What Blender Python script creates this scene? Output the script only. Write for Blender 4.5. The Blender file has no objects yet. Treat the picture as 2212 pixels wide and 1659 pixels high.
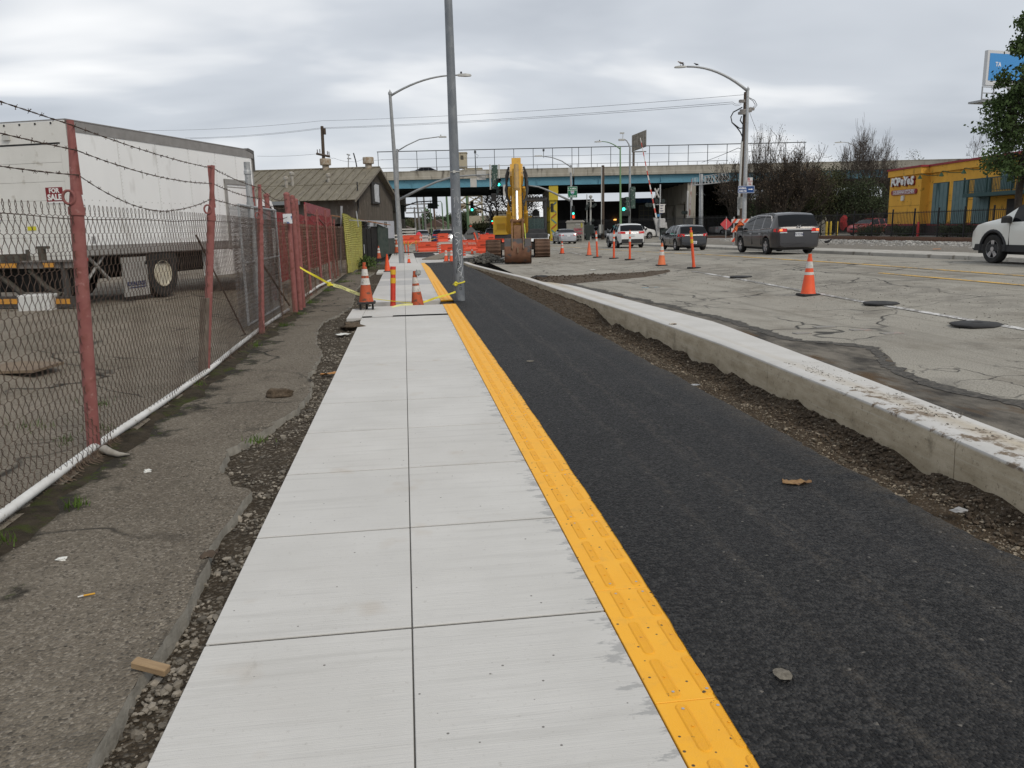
import bpy, bmesh, math, random
from mathutils import Vector, Matrix, noise
R = math.radians
SC = bpy.context.scene
COL = SC.collection

# ---------------------------------------------------------------- camera
YAW, PITCH, ROLL = R(7.4434), R(11.2038), 0.0227
cam_d = bpy.data.cameras.new('camera')
cam = bpy.data.objects.new('camera', cam_d)
COL.objects.link(cam)
fw = Vector((math.sin(YAW)*math.cos(PITCH), math.cos(YAW)*math.cos(PITCH), -math.sin(PITCH)))
rt = Vector((math.cos(YAW), -math.sin(YAW), 0))
up = rt.cross(fw)
rx = math.cos(ROLL)*rt - math.sin(ROLL)*up
uy = math.sin(ROLL)*rt + math.cos(ROLL)*up
mw = Matrix((rx, uy, -fw)).transposed().to_4x4()
mw.translation = (0, 0, 1.70)
cam.matrix_world = mw
cam_d.sensor_width = 36
cam_d.lens = 36*1700/2212
cam_d.clip_start, cam_d.clip_end = 0.05, 6000
SC.camera = cam

# ---------------------------------------------------------------- sky, sun, exposure
SUN_EL, SUN_AZ = R(46), R(150)
world = bpy.data.worlds.new('World')
SC.world = world
world.use_nodes = True
nt = world.node_tree
nt.nodes.clear()
N = nt.nodes.new
out = N('ShaderNodeOutputWorld')
sky = N('ShaderNodeTexSky'); sky.sky_type = 'NISHITA'; sky.sun_disc = False
sky.sun_elevation, sky.sun_rotation = SUN_EL, SUN_AZ
bg1 = N('ShaderNodeBackground'); bg1.inputs[1].default_value = 0.09
nt.links.new(sky.outputs[0], bg1.inputs[0])
tc = N('ShaderNodeTexCoord')
sep = N('ShaderNodeSeparateXYZ'); nt.links.new(tc.outputs['Generated'], sep.inputs[0])
ab = N('ShaderNodeMath'); ab.operation = 'ABSOLUTE'; nt.links.new(sep.outputs[2], ab.inputs[0])
ad = N('ShaderNodeMath'); ad.operation = 'ADD'; ad.inputs[1].default_value = 0.22; nt.links.new(ab.outputs[0], ad.inputs[0])
dv = N('ShaderNodeVectorMath'); dv.operation = 'DIVIDE'
cb = N('ShaderNodeCombineXYZ')
for i in range(3): nt.links.new(ad.outputs[0], cb.inputs[i])
nt.links.new(tc.outputs['Generated'], dv.inputs[0]); nt.links.new(cb.outputs[0], dv.inputs[1])
mp = N('ShaderNodeMapping'); mp.inputs['Scale'].default_value = (0.75, 1.05, 0.5); mp.inputs['Location'].default_value = (5.5, -4.1, 0)
mp.inputs['Rotation'].default_value = (0, 0, 0.35)
nt.links.new(dv.outputs[0], mp.inputs[0])
nz = N('ShaderNodeTexNoise'); nz.inputs['Scale'].default_value = 1.25; nz.inputs['Detail'].default_value = 4.5
nz.inputs['Roughness'].default_value = 0.46; nz.inputs['Distortion'].default_value = 0.35
nt.links.new(mp.outputs[0], nz.inputs['Vector'])
cr = N('ShaderNodeValToRGB')
e = cr.color_ramp.elements
e[0].position, e[0].color = 0.27, (0.455, 0.49, 0.545, 1)
e[1].position, e[1].color = 0.67, (0.98, 0.985, 0.99, 1)
m_ = cr.color_ramp.elements.new(0.52); m_.color = (0.625, 0.66, 0.71, 1)
nt.links.new(nz.outputs['Fac'], cr.inputs[0])
bg2 = N('ShaderNodeBackground'); bg2.inputs[1].default_value = 1.0
nt.links.new(cr.outputs[0], bg2.inputs[0])
mx = N('ShaderNodeMixShader'); mx.inputs[0].default_value = 0.93
nt.links.new(bg1.outputs[0], mx.inputs[1]); nt.links.new(bg2.outputs[0], mx.inputs[2])
nt.links.new(mx.outputs[0], out.inputs[0])
sun_d = bpy.data.lights.new('sun', 'SUN')
sun_d.energy, sun_d.angle, sun_d.color = 1.5, R(20), (1, 0.92, 0.80)
sun = bpy.data.objects.new('sun', sun_d)
COL.objects.link(sun)
sd = Vector((math.sin(SUN_AZ)*math.cos(SUN_EL), math.cos(SUN_AZ)*math.cos(SUN_EL), math.sin(SUN_EL)))
sun.rotation_euler = sd.to_track_quat('Z', 'Y').to_euler()
vs = SC.view_settings
vs.view_transform, vs.look, vs.exposure, vs.gamma = 'Standard', 'None', 0.08, 1.0
vs.use_curve_mapping = False

# ---------------------------------------------------------------- terrain heights
def sm(t):
    t = max(0., min(1., t)); return t*t*(3-2*t)
def itp(x, xs, ys):
    if x <= xs[0]: return ys[0]
    for i in range(1, len(xs)):
        if x <= xs[i]: return ys[i-1]+(ys[i]-ys[i-1])*(x-xs[i-1])/(xs[i]-xs[i-1])
    return ys[-1]
def crown(y): return itp(y, [22, 34, 46, 58, 75], [.44, .34, .2, .1, .05])
def H(x, y):
    if x < -2.6: return .36*sm((-2.6-x)/3.2)*sm((40-y)/10)
    if x < 8: return 0.
    if x < 19.2: return crown(y)*itp(x, [8, 14, 17, 19.2], [0, 1, 1, .65])
    a = crown(y)*.65
    return a+(itp(y, [60, 80], [.5, .25])-a)*sm((x-19.2)/8)
def nse(x, y, z=0., s=1.): return noise.noise(Vector((x*s, y*s, z)))

# ---------------------------------------------------------------- materials
MATS = {}
def mat(name, col, col2=None, sc=6, rough=.8, bump=0, bsc=60, metal=0, spec=.4, world=False, detail=6, lo=.35, hi=.65, stretch=None, emit=None, alpha=None, spots=None, island=0, coat=0, trans=0):
    """Principled material with noise-mixed colours, optional fine bump, speckles and per-piece variation."""
    if name in MATS: return MATS[name]
    m = bpy.data.materials.new(name); MATS[name] = m
    m.use_nodes = True
    t = m.node_tree; n = t.nodes; L = t.links.new
    p = n['Principled BSDF']
    p.inputs['Roughness'].default_value = rough
    p.inputs['Metallic'].default_value = metal
    p.inputs['Specular IOR Level'].default_value = spec
    if coat: p.inputs['Coat Weight'].default_value = coat; p.inputs['Coat Roughness'].default_value = .08
    if trans: p.inputs['Transmission Weight'].default_value = trans
    if alpha is not None: p.inputs['Alpha'].default_value = alpha
    c4 = lambda c: (c[0], c[1], c[2], 1)
    p.inputs['Base Color'].default_value = c4(col)
    if emit:
        p.inputs['Emission Color'].default_value = c4(emit[0]); p.inputs['Emission Strength'].default_value = emit[1]
    src = None
    def coords():
        if world:
            g = n.new('ShaderNodeNewGeometry'); o = g.outputs['Position']
        else:
            g = n.new('ShaderNodeTexCoord'); o = g.outputs['Object']
        if stretch:
            k = n.new('ShaderNodeMapping'); k.inputs['Scale'].default_value = stretch; L(o, k.inputs[0]); o = k.outputs[0]
        return o
    cur = None
    if col2:
        src = coords()
        z = n.new('ShaderNodeTexNoise'); z.inputs['Scale'].default_value = sc; z.inputs['Detail'].default_value = detail; z.inputs['Roughness'].default_value = .6
        L(src, z.inputs['Vector'])
        mr = n.new('ShaderNodeMapRange'); mr.inputs['From Min'].default_value = lo; mr.inputs['From Max'].default_value = hi
        L(z.outputs['Fac'], mr.inputs[0])
        x = n.new('ShaderNodeMix'); x.data_type = 'RGBA'
        x.inputs[6].default_value = c4(col); x.inputs[7].default_value = c4(col2)
        L(mr.outputs[0], x.inputs[0]); cur = x.outputs[2]
    for (scol, ssc, slo, shi) in (spots or []):
        if src is None: src = coords()
        z = n.new('ShaderNodeTexNoise'); z.inputs['Scale'].default_value = ssc; z.inputs['Detail'].default_value = 3
        L(src, z.inputs['Vector'])
        mr = n.new('ShaderNodeMapRange'); mr.inputs['From Min'].default_value = slo; mr.inputs['From Max'].default_value = shi
        L(z.outputs['Fac'], mr.inputs[0])
        x = n.new('ShaderNodeMix'); x.data_type = 'RGBA'
        if cur: L(cur, x.inputs[6])
        else: x.inputs[6].default_value = c4(col)
        x.inputs[7].default_value = c4(scol)
        L(mr.outputs[0], x.inputs[0]); cur = x.outputs[2]
    if island:
        g = n.new('ShaderNodeNewGeometry')
        mr = n.new('ShaderNodeMapRange'); mr.inputs['To Min'].default_value = 1-island; mr.inputs['To Max'].default_value = 1+island
        L(g.outputs['Random Per Island'], mr.inputs[0])
        x = n.new('ShaderNodeVectorMath'); x.operation = 'SCALE'
        if cur: L(cur, x.inputs[0])
        else: x.inputs[0].default_value = col
        L(mr.outputs[0], x.inputs['Scale']); cur = x.outputs[0]
    if cur: L(cur, p.inputs['Base Color'])
    if bump:
        if src is None: src = coords()
        z = n.new('ShaderNodeTexNoise'); z.inputs['Scale'].default_value = bsc; z.inputs['Detail'].default_value = 4
        L(src, z.inputs['Vector'])
        b = n.new('ShaderNodeBump'); b.inputs['Strength'].default_value = min(1, bump); b.inputs['Distance'].default_value = .012
        L(z.outputs['Fac'], b.inputs['Height']); L(b.outputs[0], p.inputs['Normal'])
    return m

# node helper for the large, close surfaces
class NT:
    def __init__(s, name, rough=.85, spec=.35):
        s.m = bpy.data.materials.new(name); s.m.use_nodes = True
        s.t = s.m.node_tree; s.n = s.t.nodes; s.p = s.n['Principled BSDF']
        s.p.inputs['Roughness'].default_value = rough; s.p.inputs['Specular IOR Level'].default_value = spec
        s.pos = s.n.new('ShaderNodeNewGeometry').outputs['Position']
        MATS[name] = s.m
    def L(s, a, b): s.t.links.new(a, b)
    def map(s, scale=(1, 1, 1), loc=(0, 0, 0), rot=0, src=None):
        k = s.n.new('ShaderNodeMapping'); k.inputs['Scale'].default_value = scale; k.inputs['Location'].default_value = loc; k.inputs['Rotation'].default_value = (0, 0, rot)
        s.L(src or s.pos, k.inputs[0]); return k.outputs[0]
    def noise(s, sc, det=5, rough=.55, src=None, dist=0):
        z = s.n.new('ShaderNodeTexNoise'); z.inputs['Scale'].default_value = sc; z.inputs['Detail'].default_value = det; z.inputs['Roughness'].default_value = rough; z.inputs['Distortion'].default_value = dist
        s.L(src or s.pos, z.inputs['Vector']); return z.outputs['Fac']
    def vor(s, sc, feat='F1', src=None, out='Distance', rnd=1):
        z = s.n.new('ShaderNodeTexVoronoi'); z.feature = feat; z.inputs['Scale'].default_value = sc; z.inputs['Randomness'].default_value = rnd
        s.L(src or s.pos, z.inputs['Vector']); return z.outputs[out]
    def rng(s, v, a, b, c=0., d=1.):
        z = s.n.new('ShaderNodeMapRange'); z.clamp = True
        for i, q in enumerate((a, b, c, d)): z.inputs[i+1].default_value = q
        s.L(v, z.inputs[0]); return z.outputs[0]
    def math(s, op, a, b=None):
        z = s.n.new('ShaderNodeMath'); z.operation = op
        for i, q in enumerate((a, b)):
            if q is None: continue
            if isinstance(q, (int, float)): z.inputs[i].default_value = q
            else: s.L(q, z.inputs[i])
        return z.outputs[0]
    def mix(s, f, a, b):
        x = s.n.new('ShaderNodeMix'); x.data_type = 'RGBA'
        for i, q in ((0, f), (6, a), (7, b)):
            if isinstance(q, tuple): x.inputs[i].default_value = (*q, 1)
            elif isinstance(q, (int, float)): x.inputs[i].default_value = q
            else: s.L(q, x.inputs[i])
        return x.outputs[2]
    def warp(s, amt, sc):
        z = s.n.new('ShaderNodeTexNoise'); z.inputs['Scale'].default_value = sc; z.inputs['Detail'].default_value = 3
        s.L(s.pos, z.inputs['Vector'])
        a = s.n.new('ShaderNodeVectorMath'); a.operation = 'SUBTRACT'; s.L(z.outputs['Color'], a.inputs[0]); a.inputs[1].default_value = (.5, .5, .5)
        b = s.n.new('ShaderNodeVectorMath'); b.operation = 'SCALE'; s.L(a.outputs[0], b.inputs[0]); b.inputs['Scale'].default_value = amt
        c = s.n.new('ShaderNodeVectorMath'); c.operation = 'ADD'; s.L(s.pos, c.inputs[0]); s.L(b.outputs[0], c.inputs[1]); return c.outputs[0]
    def xyz(s, src=None):
        z = s.n.new('ShaderNodeSeparateXYZ'); s.L(src or s.pos, z.inputs[0]); return z.outputs
    def fin(s, col, bump=None, dist=.01, strg=1, rough=None):
        s.L(col, s.p.inputs['Base Color'])
        if bump is not None:
            b = s.n.new('ShaderNodeBump'); b.inputs['Strength'].default_value = strg; b.inputs['Distance'].default_value = dist
            s.L(bump, b.inputs['Height']); s.L(b.outputs[0], s.p.inputs['Normal'])
        if rough is not None: s.L(rough, s.p.inputs['Roughness'])
        return s.m

# ---------------------------------------------------------------- mesh building
class MB:
    def __init__(s): s.v = []; s.f = []; s.fm = []; s.mi = 0
    def add(s, vs, fs):
        b = len(s.v); s.v += [tuple(q) for q in vs]
        for f in fs: s.f.append(tuple(b+i for i in f)); s.fm.append(s.mi)
        return s
    def box(s, x0, x1, y0, y1, z0, z1):
        return s.add([(x0, y0, z0), (x1, y0, z0), (x1, y1, z0), (x0, y1, z0), (x0, y0, z1), (x1, y0, z1), (x1, y1, z1), (x0, y1, z1)],
                     [(0, 3, 2, 1), (4, 5, 6, 7), (0, 1, 5, 4), (1, 2, 6, 5), (2, 3, 7, 6), (3, 0, 4, 7)])
    def cbox(s, c, d): return s.box(c[0]-d[0]/2, c[0]+d[0]/2, c[1]-d[1]/2, c[1]+d[1]/2, c[2]-d[2]/2, c[2]+d[2]/2)
    def bbox(s, x0, x1, y0, y1, z0, z1, b=.02):
        # box with chamfered top and vertical edges
        vs = []
        for z, k in ((z0, 0), (z1-b, 0), (z1, b)):
            for (x, y) in ((x0+b+k, y0+k), (x1-b-k, y0+k), (x1-k, y0+b+k), (x1-k, y1-b-k), (x1-b-k, y1-k), (x0+b+k, y1-k), (x0+k, y1-b-k), (x0+k, y0+b+k)): vs.append((x, y, z))
        fs = [tuple(reversed(range(8))), tuple(range(16, 24))]
        for r in (0, 8):
            for i in range(8): fs.append((r+i, r+(i+1) % 8, r+8+(i+1) % 8, r+8+i))
        return s.add(vs, fs)
    def prism(s, poly, a0, a1, ax='x'):
        n = len(poly)
        def pt(p, a): return {'x': (a, p[0], p[1]), 'y': (p[0], a, p[1]), 'z': (p[0], p[1], a)}[ax]
        vs = [pt(p, a0) for p in poly]+[pt(p, a1) for p in poly]
        fs = [tuple(reversed(range(n))), tuple(range(n, 2*n))]+[(i, (i+1) % n, n+(i+1) % n, n+i) for i in range(n)]
        return s.add(vs, fs)
    def cyl(s, p0, p1, r0, r1=None, n=12, cap=True):
        r1 = r0 if r1 is None else r1
        return s.tube([p0, p1], [r0, r1], n, cap)
    def tube(s, pts, r, n=6, cap=True, closed=False):
        pts = [Vector(p) for p in pts]; m = len(pts)
        if not isinstance(r, (list, tuple)): r = [r]*m
        t0 = (pts[1]-pts[0]).normalized()
        u = t0.cross(Vector((0, 0, 1)))
        if u.length < .05: u = t0.cross(Vector((1, 0, 0)))
        u.normalize(); vs = []
        for i, p in enumerate(pts):
            t = (pts[min(i+1, m-1)]-pts[max(i-1, 0)])
            if t.length < 1e-9: t = t0
            t.normalize(); u = (u-t*u.dot(t))
            if u.length < 1e-6: u = t.orthogonal()
            u.normalize(); w = t.cross(u)
            for k in range(n):
                a = 2*math.pi*k/n; vs.append(p+(u*math.cos(a)+w*math.sin(a))*r[i])
        fs = []
        for i in range(m-1):
            for k in range(n): fs.append((i*n+k, i*n+(k+1) % n, (i+1)*n+(k+1) % n, (i+1)*n+k))
        if cap: fs += [tuple(reversed(range(n))), tuple((m-1)*n+k for k in range(n))]
        return s.add(vs, fs)
    def lathe(s, prof, n=16, c=(0, 0, 0), ax='z'):
        vs = []
        for r, h in prof:
            for k in range(n):
                a = 2*math.pi*k/n; x, y = r*math.cos(a), r*math.sin(a)
                p = {'z': (x, y, h), 'y': (x, h, y), 'x': (h, x, y)}[ax]
                vs.append((c[0]+p[0], c[1]+p[1], c[2]+p[2]))
        fs = []
        for i in range(len(prof)-1):
            for k in range(n):
                q = (i*n+k, i*n+(k+1) % n, (i+1)*n+(k+1) % n, (i+1)*n+k)
                fs.append(q if ax != 'y' else q[::-1])
        m = len(prof)-1
        fs += [tuple(range(n))[::-1], tuple(m*n+k for k in range(n))]
        return s.add(vs, fs)
    def grid(s, nu, nv, fn):
        vs = [fn(i/nu, j/nv) for j in range(nv+1) for i in range(nu+1)]
        return s.add(vs, [(j*(nu+1)+i, j*(nu+1)+i+1, (j+1)*(nu+1)+i+1, (j+1)*(nu+1)+i) for j in range(nv) for i in range(nu)])
    def poly(s, pts): return s.add(pts, [tuple(range(len(pts)))])
    def blob(s, c, r, seed=0, sub=1, rough=.25):
        bm = bmesh.new(); bmesh.ops.create_icosphere(bm, subdivisions=sub, radius=1)
        vs = []
        for v in bm.verts:
            k = 1+rough*noise.noise(v.co*1.7+Vector((seed*3.1, seed*1.7, 0)))*1.6
            vs.append((c[0]+v.co.x*r[0]*k, c[1]+v.co.y*r[1]*k, c[2]+v.co.z*r[2]*k))
        fs = [tuple(v.index for v in f.verts) for f in bm.faces]; bm.free()
        return s.add(vs, fs)
    def xf(s, M):
        s.v = [tuple(M @ Vector(q)) for q in s.v]; return s
    def mesh(s, name, mats, smooth=False):
        me = bpy.data.meshes.new(name); me.from_pydata(s.v, [], s.f); me.validate()
        for m in (mats if isinstance(mats, (list, tuple)) else [mats]): me.materials.append(m)
        if any(s.fm) and len(me.polygons) == len(s.fm): me.polygons.foreach_set('material_index', s.fm)
        bm = bmesh.new(); bm.from_mesh(me); bmesh.ops.recalc_face_normals(bm, faces=bm.faces); bm.to_mesh(me); bm.free()
        if smooth:
            try: me.shade_smooth()
            except Exception: pass
            if smooth is not True: me.set_sharp_from_angle(angle=R(smooth))
        return me
def link(o, parent=None):
    COL.objects.link(o)
    if parent: o.parent = parent
    return o
def tag(o, label=None, cat=None, group=None, kind=None, category=None):
    cat = cat or category
    for k, v in (('label', label), ('category', cat), ('group', group), ('kind', kind)):
        if v: o[k] = v
    return o
def ob(name, b, m, parent=None, loc=(0, 0, 0), rot=(0, 0, 0), smooth=False, **kw):
    me = b if isinstance(b, bpy.types.Mesh) else b.mesh(name, m, smooth)
    o = bpy.data.objects.new(name, me); o.location = loc; o.rotation_euler = rot
    link(o, parent); tag(o, **kw); return o
def thing(name, label, cat, loc=(0, 0, 0), rz=0, group=None):
    o = bpy.data.objects.new(name, None); o.empty_display_size = .2
    o.location = loc; o.rotation_euler = (0, 0, rz); link(o); return tag(o, label, cat, group)
def kids(o): return [c for c in bpy.data.objects if c.parent == o]
def dup(root, loc, rz=None, label=None, scale=None, rot=None):
    def cp(o, par):
        c = o.copy(); COL.objects.link(c); c.parent = par
        for k in kids(o): cp(k, c)
        return c
    r = cp(root, None); r.location = loc
    if rz is not None: r.rotation_euler = (0, 0, rz)
    if rot: r.rotation_euler = rot
    if scale: r.scale = (scale,)*3
    if label: r['label'] = label
    return r
def text(s, size, m, parent, loc, rot, name='lettering', ext=.002, bold=0., align='CENTER', sx=1.):
    c = bpy.data.curves.new(name, 'FONT'); c.body = s; c.size = size; c.extrude = ext; c.offset = bold
    c.align_x = align; c.align_y = 'CENTER'; c.resolution_u = 3; c.materials.append(m)
    o = bpy.data.objects.new(name, c); o.location = loc; o.rotation_euler = rot; o.scale = (sx, 1, 1); link(o, parent); TEXTS.append(o); return o
TEXTS = []
def bake_text():
    dg = bpy.context.evaluated_depsgraph_get()
    for o in TEXTS:
        me = bpy.data.meshes.new_from_object(o.evaluated_get(dg))
        n = bpy.data.objects.new('lettering', me); COL.objects.link(n); n.parent = o.parent
        n.location, n.rotation_euler, n.scale = o.location, o.rotation_euler, o.scale
        bpy.data.objects.remove(o)

# ================================================================ surface materials
def m_concrete():
    s = NT('new_concrete', .8, .3)
    broom = s.noise(1, 3, .5, s.map((3, 130, 1)))
    blot = s.noise(1.1, 5, .6)
    fine = s.noise(240, 2, .5)
    c = s.mix(s.rng(blot, .3, .7), (.53, .518, .49), (.615, .603, .575))
    c = s.mix(s.math('MULTIPLY', s.rng(broom, .42, .72), .3), c, (.45, .445, .43))
    streak = s.noise(1, 4, .6, s.map((.9, 14, 1), (3, 2, 0)))
    c = s.mix(s.math('MULTIPLY', s.rng(streak, .52, .72), .42), c, (.40, .39, .365))
    st = s.noise(2.1, 3, .5, s.map((1, 1, 1), (7, 3, 1)))
    c = s.mix(s.math('MULTIPLY', s.rng(st, .64, .78), .55), c, (.42, .35, .27))
    sp = s.vor(9, 'F1', s.map((1, 1, 1), (.3, .2, 0)))
    c = s.mix(s.rng(sp, .055, .04), c, (.13, .12, .11))
    gr = s.noise(38, 3, .6)
    c = s.mix(s.math('MULTIPLY', s.rng(gr, .62, .72), .35), c, (.33, .31, .28))
    oi = s.n.new('ShaderNodeObjectInfo'); tone = s.rng(oi.outputs['Random'], 0, 1, 0, .16)
    c = s.mix(tone, c, (.44, .43, .41))
    blo = s.noise(.55, 4, .6, s.map((1, 1, 1), (9, 4, 0)))
    c = s.mix(s.math('MULTIPLY', s.rng(blo, .48, .66), .16), c, (.41, .385, .345))
    scf = s.noise(1, 5, .7, s.map((5, 1.6, 1), (1, 6, 0), .5))
    c = s.mix(s.math('MULTIPLY', s.rng(scf, .66, .74), .3), c, (.3, .28, .25))
    # cement slurry smears beside the yellow strip
    x = s.xyz()[0]
    sl = s.noise(9, 5, .7, s.map((.5, 1.4, 1)))
    edge = s.rng(x, .52, .82, -.2, .08)
    c = s.mix(s.math('MULTIPLY', s.rng(s.math('ADD', sl, edge), .575, .62), .65), c, (.29, .29, .285))
    return s.fin(c, s.math('ADD', s.math('MULTIPLY', broom, 1.1), s.math('MULTIPLY', fine, .5)), .003, .8)
def m_newasphalt():
    s = NT('new_asphalt', .8, .24)
    ag = s.vor(68, 'F1', None, 'Color')
    sepc = s.n.new('ShaderNodeSeparateColor'); s.L(ag, sepc.inputs[0])
    d = s.vor(68)
    big = s.noise(.8, 4, .6)
    c = s.mix(s.rng(big, .32, .68), (.0062, .0062, .0066), (.0155, .0152, .0155))
    ag2 = s.vor(48, 'F1', None, 'Color'); sq2 = s.n.new('ShaderNodeSeparateColor'); s.L(ag2, sq2.inputs[0])
    coarse = s.rng(s.noise(.7, 3, .6, s.map((1.6, .5, 1), (6, 2, 0))), .45, .6)
    c = s.mix(s.math('MULTIPLY', s.math('MULTIPLY', s.rng(sq2.outputs[0], .6, 1.0), coarse), .7), c, (.06, .058, .055))
    xs_ = s.xyz()[0]
    seam = s.rng(s.math('ABSOLUTE', s.math('SUBTRACT', s.math('ADD', xs_, s.math('MULTIPLY', s.noise(.6, 2), .12)), 2.32)), .02, .0)
    c = s.mix(s.math('MULTIPLY', seam, .5), c, (.004, .004, .004))
    c = s.mix(s.math('MULTIPLY', s.rng(sepc.outputs[0], .45, 1.0), .85), c, (.055, .052, .049))
    c = s.mix(s.rng(sepc.outputs[1], .9975, .999), c, (.14, .13, .115))
    # dusty tracks along the path and a few dust smears
    w = s.warp(.25, 1.2)
    x, y, z = s.xyz(w)
    for x0, wd, am in ((1.62, .05, .32), (2.0, .06, .4), (2.09, .02, .45), (2.5, .06, .25)):
        k = s.rng(s.math('ABSOLUTE', s.math('SUBTRACT', x, x0)), wd, .0)
        k = s.math('MULTIPLY', s.math('MULTIPLY', k, s.rng(s.noise(9, 6, .7), .42, .72)), am)
        c = s.mix(k, c, (.17, .145, .115))
    sm_ = s.noise(2.2, 6, .65, s.map((1.2, 2.6, 1), (5, 1, 0)))
    c = s.mix(s.math('MULTIPLY', s.rng(sm_, .70, .80), .3), c, (.16, .14, .115))
    dz_ = s.math('MULTIPLY', s.rng(xs_, 2.72, 3.04), s.rng(s.noise(5, 6, .7), .38, .66))
    c = s.mix(s.math('MULTIPLY', dz_, .7), c, (.10, .082, .06))
    h = s.math('ADD', s.math('MULTIPLY', d, -1.0), s.math('MULTIPLY', s.noise(22, 3), .3))
    return s.fin(c, h, .018, 1.0, s.rng(s.noise(60, 2), .3, .7, .5, .8))
def m_oldroad():
    s = NT('old_road_asphalt', .9, .25)
    x, y, z = s.xyz()
    big = s.noise(.35, 5, .6)
    fine = s.noise(55, 3, .6)
    mid = s.noise(4, 5, .65, s.map((1, .35, 1)))
    c = s.mix(s.rng(big, .3, .7), (.25, .23, .19), (.345, .322, .272))
    c = s.mix(s.math('MULTIPLY', s.rng(mid, .45, .8), .5), c, (.21, .198, .172))
    c = s.mix(s.math('MULTIPLY', s.rng(fine, .4, .62), .5), c, (.42, .4, .355))
    c = s.mix(s.math('MULTIPLY', s.rng(fine, .5, .34), .5), c, (.08, .076, .067))
    w = s.warp(1.1, .8)
    cr1 = s.vor(.3, 'DISTANCE_TO_EDGE', w)
    m1 = s.rng(cr1, .011, .003)
    cr2 = s.vor(1.25, 'DISTANCE_TO_EDGE', s.warp(.7, 1.7))
    m2 = s.math('MULTIPLY', s.rng(cr2, .02, .006), s.rng(s.noise(.28, 2, .5, s.map((1, 1, 1), (4, 9, 0))), .55, .64))
    m3 = s.math('MULTIPLY', s.rng(cr1, .12, .0), s.rng(s.noise(1.3, 4), .5, .7))
    m1 = s.math('MULTIPLY', m1, s.rng(s.noise(.5, 2, .5, s.map((1, 1, 1), (1, 3, 0))), .38, .55))
    tk = s.noise(1, 5, .6, s.map((2.2, .06, 1), (2, 0, 0)))
    c = s.mix(s.math('MULTIPLY', s.rng(tk, .52, .68), .5), c, (.14, .125, .1))
    pt = s.noise(.9, 5, .65, s.map((1, .45, 1), (8, 2, 0)))
    c = s.mix(s.math('MULTIPLY', s.rng(pt, .52, .66), .6), c, (.165, .145, .115))
    c = s.mix(s.math('MULTIPLY', m3, .5), c, (.10, .095, .085))
    c = s.mix(s.math('MULTIPLY', s.math('MAXIMUM', m1, m2), .9), c, (.03, .029, .027))
    # pale tan worn wheel tracks and darker band along the old white line
    d1 = s.rng(s.math('ABSOLUTE', s.math('SUBTRACT', x, 10.4)), 1.0, .2)
    c = s.mix(s.math('MULTIPLY', s.math('MULTIPLY', d1, s.rng(s.noise(1.7, 5, .7), .4, .62)), .75), c, (.15, .138, .118))
    return s.fin(c, s.math('ADD', fine, s.math('MULTIPLY', s.math('MAXIMUM', m1, m2), -2)), .008, .9)
def m_oldwalk(name, a, b, pale, moss):
    s = NT(name, .92, .2)
    big = s.noise(.9, 5, .6)
    ag = s.vor(75, 'F1', None, 'Color'); q = s.n.new('ShaderNodeSeparateColor'); s.L(ag, q.inputs[0])
    d = s.vor(75)
    c = s.mix(s.rng(big, .3, .7), a, b)
    c = s.mix(s.math('MULTIPLY', s.rng(q.outputs[0], .6, 1), .55), c, pale)
    c = s.mix(s.math('MULTIPLY', s.rng(q.outputs[1], .75, 1), .6), c, (.035, .032, .028))
    bl = s.noise(2.6, 5, .65, s.map((1, 1, 1), (2, 7, 0)))
    c = s.mix(s.math('MULTIPLY', s.rng(bl, .58, .72), .5), c, (.05, .043, .034))
    cr = s.vor(.55, 'DISTANCE_TO_EDGE', s.warp(.8, 1.3))
    k = s.math('MULTIPLY', s.rng(cr, .018, .004), s.rng(s.noise(.7, 2), .45, .6))
    c = s.mix(k, c, (.02, .018, .015))
    if moss:
        x = s.xyz()[0]
        mk = s.rng(s.math('ADD', s.noise(2.2, 6, .65), s.rng(x, -2.6, -1.8, .26, -.2)), .5, .6)
        mn = s.noise(11, 4, .6)
        c = s.mix(s.math('MULTIPLY', mk, .92), c, (.026, .023, .017))
        c = s.mix(s.math('MULTIPLY', mk, s.rng(mn, .56, .66)), c, (.045, .06, .012))
    return s.fin(c, s.math('SUBTRACT', s.math('MULTIPLY', s.noise(30, 3), .6), d), .012, .9)
def m_soil(name, a, b, pebble=.3):
    s = NT(name, .95, .15)
    c = s.mix(s.rng(s.noise(7, 6, .65), .3, .7), a, b)
    v = s.vor(60, 'F1', None, 'Color'); q = s.n.new('ShaderNodeSeparateColor'); s.L(v, q.inputs[0])
    c = s.mix(s.math('MULTIPLY', s.rng(q.outputs[0], 1-pebble, 1), .7), c, (.24, .21, .17))
    h = s.math('SUBTRACT', s.noise(18, 5, .7), s.math('MULTIPLY', s.vor(60), .6))
    return s.fin(c, h, .03, 1)
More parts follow.
